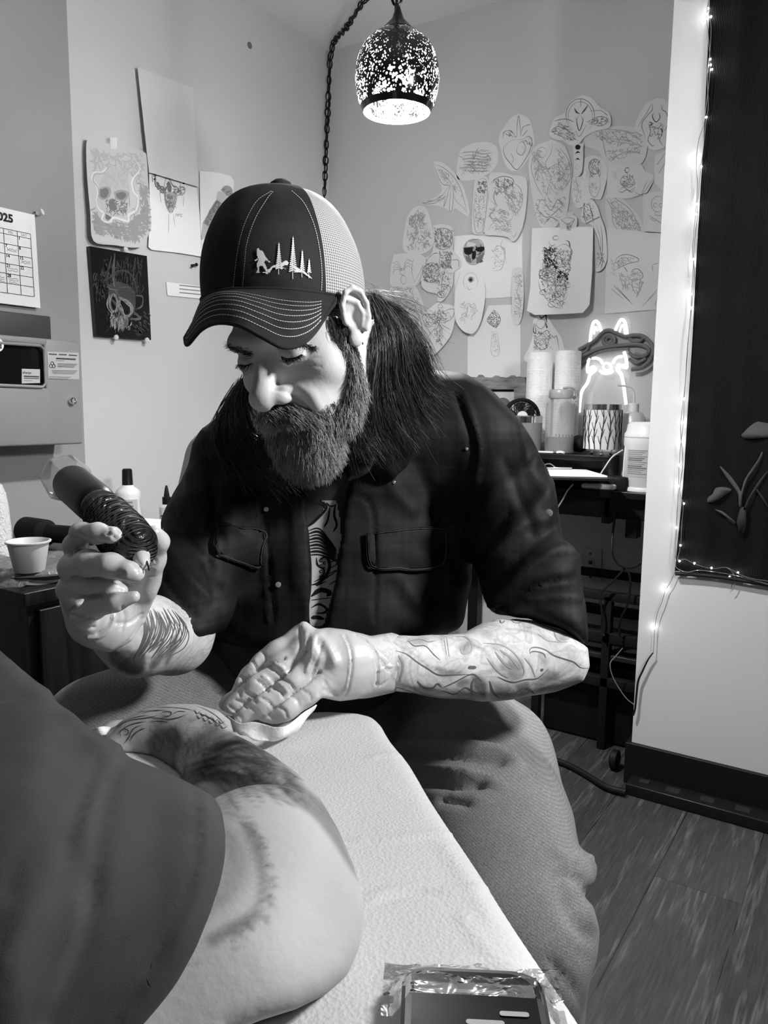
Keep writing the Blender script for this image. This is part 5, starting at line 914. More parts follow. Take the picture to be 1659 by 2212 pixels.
# brim: inner edge on the crown rim, outer edge curving down and forward
outer = [(397, 728, .80), (402, 746, .775), (432, 716, .735), (470, 703, .705), (520, 711, .685), (570, 736, .68), (612, 755, .685), (650, 748, .70), (684, 716, .725), (722, 652, .765)]
osp = np.array(spl([W(*p) for p in outer], 8)); nO = len(osp); inn = np.array([crown(math.radians(-64 + 130 * i / (nO - 1)), 0., .0015) for i in range(nO)])
G = []
for j in range(13):
    v = j / 12; row = inn * (1 - v) + osp * v; row = row + (cu_ * .012 * math.sin(v * math.pi * .9))[None] * np.sin(np.linspace(0, 1, nO) * math.pi)[:, None]; G.append(row)
G = np.array(G); mb = MB(); mb.grid(G); brimT = bvh(np.concatenate(mb.V), mb.F)
nrmG = vnormals(G.reshape(-1, 3), np.array(mb.F)).reshape(G.shape); sgn = 1 if (nrmG.mean((0, 1)) @ cu_) > 0 else -1
mb.grid(G - sgn * nrmG * .0032, flip=True)
edge = [g for g in G[-1]]; mb.tube([e - sgn * n_ * .0016 for e, n_ in zip(G[-1], nrmG[-1])], .0021, 8)
mb.tube([e - sgn * n_ * .0016 for e, n_ in zip(G[:, 0], nrmG[:, 0])], .002, 8); mb.tube([e - sgn * n_ * .0016 for e, n_ in zip(G[:, -1], nrmG[:, -1])], .002, 8)
for v in (.36, .45, .54, .63, .72, .81, .90):
    row = np.array([[np.interp(v * 12, range(13), G[:, i, q]) for q in range(3)] for i in range(2, nO - 2)]) + 0
    kk = int(len(row) * .06); P = row[kk:len(row) - kk]
    for i in range(0, len(P) - 1): nn_ = sgn * nrmG[min(12, int(v * 12 + .5)), min(nO - 1, i + 2 + kk)]; a, b = P[i] + nn_ * .0007, P[i] + (P[i + 1] - P[i]) * .78 + nn_ * .0007; mb.ribbon([a, b], nn_, .0008, 1, False)
mb.obj('cap_brim', [DEN, STITCH], cap, fix=False, ang=False)
# beard and hair ------------------------------------------------------
def beard_sdf(P):
    d = chain(P, [(np.array(p), r) for p, r in (((-.034, .086, -.072), .006), ((-.02, .095, -.064), .009), ((0, .101, -.060), .0095), ((.02, .095, -.064), .009), ((.034, .086, -.072), .007))], .006)
    d = smin(d, sd_ell(P, (0, .074, -.104), (.043, .032, .034)), .012)
    d = smin(d, sd_ell(P, (.002, .076, -.117), (.027, .021, .020)), .014)
    for s in (-1, 1):
        d = smin(d, chain(P, [(np.array(p), r) for p, r in (((s * .034, .076, -.088), .010), ((s * .048, .052, -.088), .013), ((s * .057, .036, -.068), .011), ((s * .063, .034, -.042), .008), ((s * .066, .034, -.012), .005))], .01), .012)
    d = smax(d, -sd_cap(P, A3((-.016, .110, -.0815)), A3((.010, .110, -.0815)), .0105, .0105), .006); return d
V, Q = snet(beard_sdf, (-.09, -.02, -.19), (.09, .13, .02), .003); bV, bQ = h2w(V), Q[:, ::-1]
bV = bV + vnormals(bV, bQ) * nz(bV, 90, .0022)[:, None]
HAIR = mat('dark_hair', .02, .38, spec=.6); HAIR2 = mat('beard_hair_light', .42, .4, spec=.6); HAIR3 = mat('beard_hair_mid', .22, .4, spec=.6)
beard = meshobj('beard', bV, bQ, mat('beard_base', .035, .7), artist)
bT = bvh(bV, bQ); bn = vnormals(bV, bQ)
def grow(V_, nn, sel, n, ln, lift, down, jit, K=6, curl=.3):
    idx = rng.choice(np.where(sel)[0], n); out = []
    for i in idx:
        p = V_[i] + rng.normal(0, .0012, 3); d = nrm(nn[i] * lift + down + rng.normal(0, jit, 3)); L = ln * rng.uniform(.5, 1.25); c = rng.normal(0, curl, 3); P = [p]
        for k in range(K): d = nrm(d + down * .12 + c * .12); P.append(P[-1] + d * L / K)
        out.append(P)
    return out
vis = ((bn * (C_ - bV)).sum(1) > -.02); q = w2h(bV)
down = nrm(-hu * .9 + hf * .25)
must = vis & (q[:, 2] > -.08) & (np.abs(q[:, 0]) < .04) & (q[:, 1] > .07); side = vis & (np.abs(q[:, 0]) > .045); chin = vis & ~must & ~side
sd = nrm(hl) 
S1 = []
for s in (-1, 1):
    ms = must & (q[:, 0] * s > -.002); S1 += grow(bV, bn, ms, 900, .011, .35, nrm(-hu * .8 + sd * s * .55), .14)
S2 = grow(bV, bn, chin, 4600, .0125, .4, down, .16); S3 = grow(bV, bn, side, 2200, .012, .35, nrm(-hu * .8 + hf * .35), .16)
allb = S1 + S2 + S3; rng.shuffle(allb); nL = int(len(allb) * .45)
strands('beard_strands', allb[:nL], .00028, HAIR2, beard); strands('beard_strands', allb[nL:], .00032, HAIR3, beard)
# sideburn / temple stubble on skin
hn = vnormals(hV, hQ); qh = w2h(hV); tmp = (qh[:, 0] > .05) & (qh[:, 1] > .02) & (qh[:, 1] < .046) & (qh[:, 2] > -.06) & (qh[:, 2] < .035) & (qh[:, 0] < .0725)
chk = (np.abs(qh[:, 0]) > .02) & (qh[:, 1] > .02) & (qh[:, 2] < -.066) & ((hn * (C_ - hV)).sum(1) > 0)
strands('beard_strands', grow(hV, hn, tmp, 2600, .013, .25, nrm(-hu + hf * .15), .12) + grow(hV, hn, chk, 1800, .008, .3, nrm(-hu + hf * .2), .18), .00026, HAIR, beard)
def px_hairs(line, n, wid, ln, drop, seed):      # short hairs rooted along a pixel line on the head
    r = np.random.default_rng(seed); L = np.array(spl(line, 8)); out = []
    for _ in range(n):
        u = r.uniform(0, len(L) - 1.01); i = int(u); p = L[i] + (L[i + 1] - L[i]) * (u - i) + r.normal(0, wid, 2); h = headT.ray_cast(Vector(C_), Vector(ray(*p)))
        if h[0] is None: continue
        tn = L[i + 1] - L[i]; tn = tn / (np.hypot(*tn) + 1e-9); d = nrm(R_ * tn[0] - U_ * tn[1] + T_ * .35 - U_ * drop + r.normal(0, .18, 3)); q = np.array(h[0]); out.append([q + d * ln * t - U_ * ln * .25 * t * t for t in (0, .33, .66, 1.)])
    return out
BRl = px_hairs([(546, 768), (520, 757), (495, 749), (470, 738)], 230, 3.6, .0055, .25, 1); BRr = px_hairs([(598, 752), (625, 744), (652, 744), (678, 752)], 230, 3.4, .0055, .2, 2)
LSl = px_hairs([(548, 785), (530, 791), (514, 788), (500, 780)], 70, .8, .0050, 1.1, 3); LSr = px_hairs([(604, 770), (622, 776), (640, 773), (654, 765)], 70, .8, .0050, 1.1, 4)
for nm, q_ in (('eyebrow', BRl), ('eyebrow', BRr), ('eyelashes', LSl), ('eyelashes', LSr)): strands(nm, q_, .00026, HAIR, artist)
hairo = []
def hair_guides(Gd, n, jit, cover, endj, seed):
    r = np.random.default_rng(seed); Gd = [np.array(spl([W(*p) for p in g], 7)) for g in Gd]; m = min(len(g) for g in Gd); Gd = np.array([g[:m] for g in Gd]); out = []
    for _ in range(n):
        u = r.uniform(0, len(Gd) - 1.001); i = int(u); f_ = u - i; P = Gd[i] * (1 - f_) + Gd[i + 1] * f_
        t = np.linspace(0, 1, m)[:, None]; o1 = r.normal(0, 1, 3) * jit; o2 = r.normal(0, 1, 3) * endj; ph = r.uniform(0, 6, 3); wv = np.sin(t * r.uniform(4, 11) + ph) * r.uniform(.001, .005)
        P = P + o1 * (1 - t * .3) + o2 * t ** 1.4 + wv * t + F_ * r.uniform(-cover, cover) * (.3 + t)
        e = int(m * r.uniform(.65, 1.0)); out.append(P[:max(6, e)])
    return out
GR_old = [[(795, 690, .85), (782, 770, .845), (762, 850, .85), (748, 930, .862), (752, 1010, .88)], [(803, 660, .865), (812, 745, .855), (800, 840, .865), (792, 930, .885), (806, 1010, .905)], [(806, 648, .88), (842, 730, .87), (846, 830, .885), (846, 920, .905), (856, 1005, .915)],
      [(806, 643, .89), (862, 715, .885), (886, 810, .90), (884, 890, .925), (893, 975, .93)], [(800, 640, .90), (850, 668, .905), (900, 745, .91), (915, 830, .94), (930, 900, .96)]]
GL = [[(556, 800, .90), (540, 860, .90), (560, 930, .88), (612, 1000, .87), (640, 1040, .88)], [(530, 830, .93), (505, 890, .925), (510, 950, .91), (560, 1010, .90), (600, 1040, .91)], [(515, 845, .95), (480, 900, .94), (465, 950, .93), (490, 1000, .935), (520, 1040, .94)]]
GR = [[(785, 725, .85), (776, 790, .845), (764, 860, .85), (752, 935, .862), (768, 1000, .88)], [(800, 690, .865), (806, 760, .855), (792, 850, .865), (796, 930, .885), (830, 990, .90)], [(806, 660, .88), (838, 735, .87), (838, 830, .885), (858, 910, .905), (884, 975, .93)],
      [(806, 650, .89), (860, 715, .885), (880, 800, .90), (900, 870, .925), (940, 930, .95)], [(800, 645, .90), (855, 672, .905), (905, 738, .91), (925, 800, .935), (975, 850, .965)]]
mass = lambda P: smin(px_chain(P, [(790, 700, .905, 34), (812, 760, .905, 48), (822, 850, .915, 66), (828, 930, .94, 72), (830, 985, .95, 55)], .012), smin(px_chain(P, [(775, 790, .885, 24), (768, 880, .89, 38), (770, 960, .91, 42)], .01), px_chain(P, [(545, 850, .96, 26), (530, 910, .955, 42), (548, 970, .95, 52), (590, 1010, .94, 50)], .012), .01), .01)
lo, hi = bbox_px([(480, 680, .95), (920, 680, .9), (900, 1040, .97), (480, 1040, .95)], .05)
V, Q = snet(mass, lo, hi, .004); V = V + vnormals(V, Q) * nz(V, 55, .005, 3, (1, 1, .25))[:, None]
hair = meshobj('hair', V, Q, mat('hair_base', .009, .6), artist, label='long dark wavy hair')
ST = hair_guides(GR, 3600, .0035, .010, .012, 1) + hair_guides(GL, 1300, .004, .010, .012, 2)
strands('hair_strands', ST, .00034, HAIR, hair, 3, .5)
STl = hair_guides(GR, 700, .004, .012, .012, 5) + hair_guides(GL, 120, .005, .01, .014, 6)
strands('hair_strands', STl, .00030, mat('hair_highlight', .16, .3, spec=.8), hair, 3, .5)
FLY = hair_guides(GR, 60, .006, .02, .045, 8) + hair_guides(GL, 70, .006, .02, .020, 9)
FLY += hair_guides([[(780, 620, .88), (830, 640, .9), (880, 660, .9), (900, 700, .9), (930, 760, .9)], [(790, 640, .88), (850, 660, .9), (915, 720, .9), (905, 770, .9), (915, 800, .92)]], 40, .003, .01, .02, 12)
strands('hair_strands', FLY, .00018, HAIR, hair, 3, .5)
# T-shirt ---------------------------------------------------------------
ts = lambda P: smin(px_chain(P, [(690, 1000, .97, 70), (730, 985, .99, 90)], .02), smin(sd_ell(P, W(710, 1180, 1.075), (.165, .21, .115), CAMAX), sd_ell(P, W(690, 1350, 1.06), (.15, .13, .115), CAMAX), .03), .04)
lo, hi = bbox_px([(560, 940, 1.0), (850, 940, 1.0), (560, 1450, 1.0), (850, 1450, 1.0)], .06)
V, Q = snet(lambda P: np.maximum(ts(P), np.abs((P - A3(C_)) @ A3(F_) - .99) - .05), lo, hi, .004)
mb = MB(); mb.V = [V]; mb.F = [tuple(q) for q in Q.tolist()]; mb.M = [0] * len(Q); mb.n = len(V); tsT = bvh(V, Q)
def kT(x, y): return 380 + x / 1.843, 960 + y / 1.843
decal_fill(mb, tsT, [kT(*p) for p in [(520, 330), (560, 300), (600, 235), (572, 222), (640, 222), (655, 300), (660, 380), (640, 470), (650, 520), (600, 680), (585, 740), (530, 740)]], 1, .0006, 3.)
L = [([(572, 222), (600, 250), (560, 300), (525, 330)], 5), ([(612, 250), (605, 300), (590, 330)], 4), ([(635, 235), (630, 280), (640, 320), (625, 350)], 5), ([(600, 230), (615, 245), (640, 240)], 3)]
for i in range(9): L.append(([(524, 345 + i * 12), (570, 335 + i * 13), (610, 380 + i * 9), (640, 420 + i * 6)], 5 if i % 2 else 3))
L += [([(575, 455), (600, 450), (612, 480), (600, 520), (570, 550), (540, 560)], 7), ([(560, 450), (565, 480), (590, 500), (580, 530), (550, 548)], 4), ([(540, 605), (575, 580), (612, 590), (600, 605)], 10), ([(540, 650), (570, 636), (600, 655), (590, 670), (560, 672)], 5), ([(540, 690), (560, 688), (590, 695)], 8), ([(600, 545), (560, 560), (645, 500)], 3), ([(610, 560), (640, 540)], 2), ([(540, 620), (620, 610)], 2), ([(650, 455), (610, 470)], 2), ([(645, 475), (612, 495)], 2), ([(640, 500), (608, 515)], 2)]
for i in range(7): L.append((ell2(578 + (i % 2) * 14, 462 + i * 11, 5, 5, 7), 2))
for l, wd in L: decal(mb, tsT, [kT(*p) for p in l], wd, 2, .0010)
mb.obj('undershirt', [cloth_mat('charcoal_tee', .06, .3, 30.), mat('tee_print_white', .55, .8), mat('tee_print_black', .012, .8)], artist, fix=False, ang=False, label='charcoal T-shirt with black and white printed creature')
# plaid shirt -------------------------------------------------------------
strip = [(640, 880), (755, 900), (760, 1040), (742, 1100), (737, 1170), (728, 1250), (712, 1310), (702, 1352), (672, 1352), (669, 1250), (667, 1150), (660, 1050)]
sh = lambda P: smin(smin(smin(sd_ell(P, W(715, 1160, 1.075), (.20, .235, .135), CAMAX), sd_ell(P, W(690, 1360, 1.06), (.195, .15, .13), CAMAX), .04), px_chain(P, [(475, 1010, 1.04, 112), (720, 985, 1.02, 118), (1000, 925, 1.05, 130)], .02), .05),
                    smin(px_chain(P, [(480, 1010, 1.035, 112), (445, 1160, .96, 108), (395, 1310, .88, 98), (372, 1352, .86, 88)], .02), px_chain(P, [(1015, 925, 1.05, 132), (1110, 1110, .99, 128), (1170, 1270, .93, 112), (1195, 1345, .905, 104)], .02), .03), .03)
neck_cut = lambda P: px_chain(P, [(690, 870, .86, 120), (740, 880, .95, 105), (760, 900, .99, 85)], .02)
def shirt_sdf(P):
    d = smax(sh(P), hull(P, shirt_poly), .018); x, y, z = proj(P)
    cut = np.maximum((polyd(x, y, strip) * z / FPX).astype(f32), z - 1.03); d = smax(d, -cut, .006)
    return smax(d, -neck_cut(P), .01)
lo, hi = bbox_px([(340, 790, 1.1), (1290, 790, 1.1), (1290, 1480, .95), (330, 1480, .95), (340, 1300, .8), (1250, 1300, .82), (700, 1450, 1.2)], .04)
V, Q = snet(shirt_sdf, lo, hi, .0050)
FL = [([(985, 850), (1020, 960), (1010, 1060), (990, 1160), (980, 1260)], 7, -.004), ([(1000, 850), (1034, 960), (1024, 1060)], 6, .003), ([(1000, 1260), (1080, 1180), (1160, 1090), (1190, 1040)], 16, .006), ([(1020, 1120), (1080, 1060), (1150, 1000)], 16, .005), ([(1060, 1310), (1130, 1240), (1200, 1190), (1240, 1190)], 13, .007), ([(1040, 1290), (1120, 1200), (1200, 1140)], 12, -.006), ([(1060, 1330), (1150, 1270), (1255, 1250)], 11, -.007), ([(1100, 1325), (1180, 1290), (1262, 1290)], 12, .004), ([(1000, 1180), (1020, 1130), (1030, 1070)], 14, -.006), ([(1030, 1240), (1050, 1180), (1100, 1110)], 12, -.005), ([(1140, 940), (1150, 1020), (1190, 1090)], 15, .005), ([(1090, 1000), (1120, 1070), (1150, 1150)], 12, -.004), ([(1070, 1200), (1130, 1140), (1180, 1120)], 10, .004),
      ([(450, 1010), (475, 1100), (520, 1150)], 14, -.006), ([(400, 1020), (430, 1110), (470, 1180)], 13, .005), ([(370, 1110), (420, 1180), (480, 1250)], 13, -.006), ([(350, 1160), (400, 1240), (450, 1290)], 13, .005), ([(340, 1230), (390, 1300), (430, 1340)], 10, -.005), ([(470, 1000), (462, 1100), (455, 1200), (470, 1300)], 7, -.004), ([(560, 1060), (580, 1200), (590, 1340)], 4, -.003), ([(552, 1060), (568, 1200), (578, 1340)], 3, .0022), ([(745, 1060), (800, 1090), (810, 1200), (808, 1340)], 4, -.0025), ([(840, 1000), (850, 1060), (890, 1100)], 16, .004), ([(900, 1000), (940, 1090), (980, 1140)], 16, -.005), ([(860, 1250), (900, 1300), (980, 1330)], 16, .004), ([(620, 1060), (640, 1160), (640, 1260)], 14, .003)]
V = folds(V, Q, FL); V = V + vnormals(V, Q) * (nz(V, 16, .0045, 7) + nz(V, 42, .0016, 17))[:, None]
def plaid_mat():
    mt, t, b = nt('dark_plaid'); b.inputs['Roughness'].default_value = .66; b.inputs['Specular IOR Level'].default_value = .2
    c = N(t, 'ShaderNodeTexCoord'); mp = N(t, 'ShaderNodeMapping'); mp.inputs['Rotation'].default_value = (math.radians(0), 0, math.radians(-33)); t.links.new(c.outputs['Object'], mp.inputs[0])
    outs = []
    for dr, off in (('X', .4), ('Z', .1)):
        w_ = N(t, 'ShaderNodeTexWave', wave_type='BANDS', bands_direction=dr, wave_profile='SIN'); w_.inputs['Scale'].default_value = 4.6; w_.inputs['Distortion'].default_value = .6; w_.inputs['Detail'].default_value = 1.; w_.inputs['Phase Offset'].default_value = off
        t.links.new(mp.outputs[0], w_.inputs['Vector']); r = ramp(t, w_.outputs['Fac'], [(.35, .0), (.62, .5), (.80, .28), (.95, .75)]); outs.append(r.outputs[0])
    ad = N(t, 'ShaderNodeMath', operation='ADD'); t.links.new(outs[0], ad.inputs[0]); t.links.new(outs[1], ad.inputs[1])
    n = tex(t, Scale=11., Detail=4.); mu = N(t, 'ShaderNodeMath', operation='MULTIPLY'); t.links.new(ad.outputs[0], mu.inputs[0]); t.links.new(n.outputs[0], mu.inputs[1])
    r = ramp(t, mu.outputs[0], [(.05, .004), (.5, .012), (1., .032)]); t.links.new(r.outputs[0], b.inputs['Base Color'])
    n2 = tex(t, Scale=700., Detail=2.); add_bump(t, b, n2.outputs[0], .2, .001); return mt
PLAID = plaid_mat()
shirt = meshobj('shirt', V, Q, PLAID, artist, label='dark plaid button shirt, open at the front')
shT = bvh(V, Q)
def flap(poly, name, off):
    mb = MB(); decal_fill(mb, shT, poly, 0, off, 4.)
    edge_ = [tuple(p) for p in spl(list(poly) + [poly[0]], 3)]
    decal(mb, shT, edge_, 3, 0, off + .0008, 2); decal(mb, shT, [(p[0] * .96 + np.mean([q[0] for q in poly]) * .04, p[1] * .93 + np.mean([q[1] for q in poly]) * .07) for p in edge_], 1.6, 1, off + .0016, 2)
    o = mb.obj(name, [PLAID, mat('shirt_stitch', .045, .7)], shirt, fix=False); sm = o.modifiers.new('s', 'SOLIDIFY'); sm.thickness = .002; return o
flap([(789, 1152), (870, 1142), (955, 1140), (961, 1150), (958, 1200), (940, 1226), (870, 1232), (808, 1230), (792, 1210)], 'pocket_flap', .003)
flap([(466, 1134), (520, 1138), (566, 1148), (568, 1190), (566, 1224), (520, 1220), (478, 1206), (466, 1190)], 'pocket_flap', .003)
for l in ([(786, 1140), (784, 1240), (800, 1300)],): pass
for x, y, r in ((575, 1100, .003), (601, 1263, .0035), (851, 1042, .002), (1186, 1108, .0045), (1008, 970, .002)):
    h = shT.ray_cast(Vector(C_), Vector(ray(x, y)))
    if h[0] is not None: mb = MB(); mb.lathe(np.array(h[0]), -ray(x, y), [(r, 0), (r, .0015), (r * .6, .002)], 12); mb.obj('button', mat('shiny_button', .35, .25, .5), shirt)
# collar leaves
def leaf(pts, name, thick=.0022):
    G = [[W(*p) for p in row] for row in pts]; G = np.array([spl(r, 4) for r in G]); G = np.array(spl(list(G), 4)); mb = MB(); mb.grid(G); o = mb.obj(name, PLAID, shirt, fix=False, ang=False); s = o.modifiers.new('s', 'SOLIDIFY'); s.thickness = thick; return o
leaf([[(792, 940, .91), (812, 965, .905), (808, 985, .90)], [(770, 985, .905), (790, 1005, .893), (795, 1022, .89)], [(738, 1020, .905), (752, 1032, .892), (742, 1044, .89)]], 'collar')
leaf([[(560, 985, .93), (552, 1000, .925), (556, 1012, .92)], [(575, 1010, .93), (568, 1026, .92), (572, 1036, .918)], [(600, 1030, .935), (592, 1044, .93), (588, 1050, .93)]], 'collar')
# jeans --------------------------------------------------------------------
def jeans_mat():
    mt, t, b = nt('grey_denim'); b.inputs['Roughness'].default_value = .85; b.inputs['Specular IOR Level'].default_value = .2
    n = tex(t, Scale=6., Detail=5.); r = ramp(t, n.outputs[0], [(.3, .13), (.7, .23)])
    n2 = tex(t, Scale=650., Detail=4.); r2 = ramp(t, n2.outputs[0], [(.3, .72), (.7, 1.35)])
    wv = tex(t, 'ShaderNodeTexWave', scale=(1, 1, 1), rot=(.5, .6, .9), Scale=150., bands_direction='DIAGONAL'); r3 = ramp(t, wv.outputs['Fac'], [(.2, .90), (.8, 1.10)])
    a = None
    for x, y in ((r.outputs[0], r2.outputs[0]), (None, r3.outputs[0])):
        m_ = N(t, 'ShaderNodeMix', data_type='RGBA', blend_type='MULTIPLY'); m_.clamp_result = False; m_.inputs[0].default_value = 1; t.links.new(x if x is not None else a, m_.inputs[6]); t.links.new(y, m_.inputs[7]); a = m_.outputs[2]
    t.links.new(a, b.inputs['Base Color']); add_bump(t, b, n2.outputs[0], .3, .001); return mt
leg_poly = [(560, 1500), (760, 1430), (1040, 1440), (1165, 1500), (1196, 1545), (1207, 1600), (1222, 1690), (1243, 1760), (1252, 1838), (1275, 1845), (1286, 1870), (1286, 1905), (1256, 1922), (1254, 1935), (1278, 1960), (1292, 2010), (1288, 2070), (1276, 2110), (1268, 2180), (1262, 2240), (1262, 2600), (900, 2600), (560, 2000)]
def jeans_sdf(P):
    x, y, z = proj(P)
    L = px_chain(P, [(960, 1600, 1.17, 150), (1030, 1680, 1.02, 175), (1085, 1850, .86, 195), (1120, 1990, .80, 195), (1150, 2220, .87, 150), (1160, 2500, .95, 120)], .03)
    L = smax(L, (polyd(x, y, leg_poly) * z / FPX).astype(f32), .03)
    L = smin(L, px_chain(P, [(1210, 1865, .85, 26), (1262, 1875, .86, 22)], .01), .02)
    R2 = px_chain(P, [(700, 1560, 1.17, 150), (520, 1510, 1.08, 132), (330, 1560, .98, 118), (215, 1590, .93, 112), (200, 1800, .98, 95), (200, 2000, 1.05, 90)], .04)
    hp = sd_ell(P, W(800, 1560, 1.20), (.19, .10, .12), CAMAX); return smin(smin(L, R2, .03), hp, .05)
lo, hi = bbox_px([(90, 1450, .92), (1290, 1450, .9), (1290, 1450, 1.28), (1280, 2400, .85), (200, 2000, 1.1), (700, 1400, 1.3)], .05); lo[2] = max(lo[2], .12)
V, Q = snet(jeans_sdf, lo, hi, .0062)
FL = [([(900, 1560), (1000, 1555), (1100, 1590)], 9, .006), ([(860, 1615), (960, 1608), (1060, 1618), (1120, 1650)], 10, .009), ([(870, 1636), (980, 1632), (1080, 1648)], 7, -.007), ([(910, 1660), (1000, 1668), (1090, 1700)], 8, .006), ([(930, 1690), (990, 1700), (1040, 1695)], 11, -.008), ([(960, 1730), (1010, 1738)], 9, -.006), ([(1210, 1900), (1225, 1960), (1260, 2010), (1285, 2030)], 14, -.008), ([(1240, 1925), (1265, 1960), (1285, 2000)], 9, .006), ([(1255, 2060), (1285, 2075)], 8, -.005), ([(1200, 1840), (1240, 1860), (1285, 1850)], 8, .006), ([(1215, 1885), (1260, 1905)], 7, -.006), ([(300, 1440), (400, 1460), (480, 1500)], 5, -.005), ([(310, 1450), (400, 1472), (475, 1512)], 5, .004), ([(430, 1400), (520, 1430), (600, 1470)], 14, .006), ([(480, 1380), (560, 1410)], 12, .004), ([(160, 1500), (250, 1480), (330, 1490)], 14, .003), ([(1190, 2080), (1240, 2140), (1262, 2190)], 9, -.004)]
V = folds(V, Q, FL); V = V + vnormals(V, Q) * nz(V, 11, .003, 5)[:, None]
jeans = meshobj('jeans', V, Q, jeans_mat(), artist, label='faded grey denim jeans')
# gloves ---------------------------------------------------------------------
def glove_mat():
    mt, t, b = nt('nitrile_glove'); b.inputs['Base Color'].default_value = g4(.58); b.inputs['Roughness'].default_value = .36; b.inputs['Specular IOR Level'].default_value = .45
    n = tex(t, Scale=22., Detail=3., Distortion=1.2); add_bump(t, b, n.outputs[0], .35, .005); return mt
GLOVE = glove_mat()
gl_poly = [(868, 1440), (862, 1372), (845, 1366), (800, 1374), (752, 1361), (705, 1353), (680, 1346), (657, 1341), (634, 1350), (612, 1372), (582, 1386), (553, 1408), (538, 1432), (518, 1446), (507, 1470), (501, 1492), (472, 1508), (468, 1524), (480, 1542), (500, 1549), (506, 1562), (524, 1569), (552, 1561), (575, 1562), (600, 1571), (626, 1560), (660, 1535), (695, 1508), (735, 1516), (795, 1508), (852, 1496), (868, 1470)]
def glove_l(P):
    palm = px_chain(P, [(862, 1432, .79, 66), (800, 1434, .775, 70), (735, 1430, .758, 72), (680, 1420, .748, 58)], .015)
    palm = smin(palm, px_chain(P, [(740, 1455, .752, 52), (700, 1470, .742, 40)], .01), .015)
    d = palm
    for pts in ([(655, 1368, .752, 25), (600, 1402, .748, 23), (548, 1440, .742, 21), (516, 1474, .738, 17)],
                [(668, 1394, .742, 27), (608, 1438, .734, 25), (556, 1480, .728, 24), (502, 1526, .724, 19)],
                [(692, 1424, .736, 27), (634, 1474, .725, 25), (574, 1520, .718, 24), (522, 1550, .716, 18)],
                [(726, 1456, .738, 30), (672, 1496, .724, 28), (618, 1530, .715, 26), (578, 1548, .713, 20)],
                [(560, 1450, .757, 22), (505, 1500, .748, 20), (484, 1522, .742, 14)]):
        d = smin(d, px_chain(P, pts, .008), .006)
    return smax(d, hull(P, gl_poly), .005)
lo, hi = bbox_px([(460, 1340, .76), (870, 1340, .8), (870, 1520, .76), (460, 1580, .70)], .04)
V, Q = snet(glove_l, lo, hi, .0018)
GF = [([(655, 1372), (600, 1400), (548, 1438), (515, 1466)], 3, 0), ([(615, 1422), (570, 1440), (545, 1452), (515, 1480)], 3.5, -.0035), ([(660, 1404), (640, 1430), (600, 1468), (545, 1505), (505, 1538)], 3.5, -.003), ([(690, 1452), (650, 1484), (600, 1520), (560, 1553)], 3.5, -.0035),
      ([(520, 1462), (528, 1474), (530, 1486)], 3, -.0016), ([(508, 1480), (516, 1492), (518, 1504)], 3, -.0015), ([(545, 1428), (552, 1440), (556, 1450)], 3, -.0015), ([(565, 1405), (572, 1416), (576, 1428)], 3, -.0013),
      ([(532, 1496), (546, 1506), (552, 1516)], 3, -.0018), ([(556, 1470), (570, 1480), (578, 1492)], 3, -.002), ([(580, 1440), (598, 1452), (608, 1464)], 3.5, -.0022), ([(592, 1432), (610, 1442), (618, 1454)], 3, .0018), ([(510, 1512), (526, 1520), (532, 1530)], 3, -.0015), ([(494, 1524), (505, 1534), (510, 1544)], 3, -.0013), ([(568, 1460), (580, 1470), (588, 1480)], 3, .0016),
      ([(540, 1528), (552, 1536), (556, 1548)], 3, -.0016), ([(566, 1508), (580, 1516), (588, 1528)], 3, -.0018), ([(590, 1486), (606, 1494), (612, 1506)], 3, -.0018), ([(600, 1474), (614, 1484), (622, 1496)], 3, .0016), ([(612, 1468), (628, 1478), (634, 1488)], 3, -.0016), ([(515, 1545), (522, 1552), (524, 1562)], 3, -.001),
      ([(604, 1528), (616, 1536), (620, 1548)], 3, -.0014), ([(630, 1504), (642, 1512), (646, 1524)], 3, -.0014), ([(580, 1545), (590, 1552), (594, 1560)], 3, -.001), ([(655, 1492), (668, 1500), (672, 1512)], 2.6, -.001),
      ([(648, 1360), (650, 1390), (640, 1420), (622, 1450)], 4, -.0022), ([(668, 1372), (664, 1400), (650, 1425)], 3.5, -.002), ([(680, 1380), (672, 1420), (662, 1450)], 4, .0018), ([(696, 1392), (684, 1430), (672, 1462)], 3, -.0016), ([(655, 1345), (670, 1380), (685, 1420)], 12, .003), ([(690, 1376), (710, 1400), (722, 1430)], 12, .004),
      ([(744, 1372), (756, 1400), (760, 1440), (752, 1490), (740, 1512)], 2, -.0018), ([(740, 1372), (752, 1400), (756, 1440), (748, 1490)], 2, .0012), ([(768, 1370), (792, 1385), (810, 1410), (816, 1440), (814, 1480)], 2.2, -.0024), ([(774, 1370), (798, 1385), (816, 1410)], 2, .001), ([(835, 1372), (845, 1392), (858, 1430), (852, 1465)], 2.4, .0016), ([(822, 1400), (838, 1418), (856, 1440)], 2.4, -.0016), ([(820, 1425), (836, 1446), (850, 1450)], 2.4, -.0016), ([(826, 1380), (836, 1400), (852, 1420)], 2.2, -.0014), ([(822, 1482), (840, 1470), (856, 1444)], 2.4, -.0018), ([(815, 1450), (840, 1440), (860, 1436)], 2, .0014), ([(690, 1500), (700, 1490), (716, 1500), (730, 1502)], 3, -.0016), ([(700, 1470), (712, 1490), (730, 1500)], 3, -.001)]
V = folds(V, Q, GF); V = V + vnormals(V, Q) * nz(V, 70, .0007, 2)[:, None]
g1 = meshobj('glove', V, Q, GLOVE, artist, label='light grey disposable glove on the wiping hand'); gT = bvh(V, Q)
def kG(x, y): return 100 + x / 4.253, 960 + y / 4.253
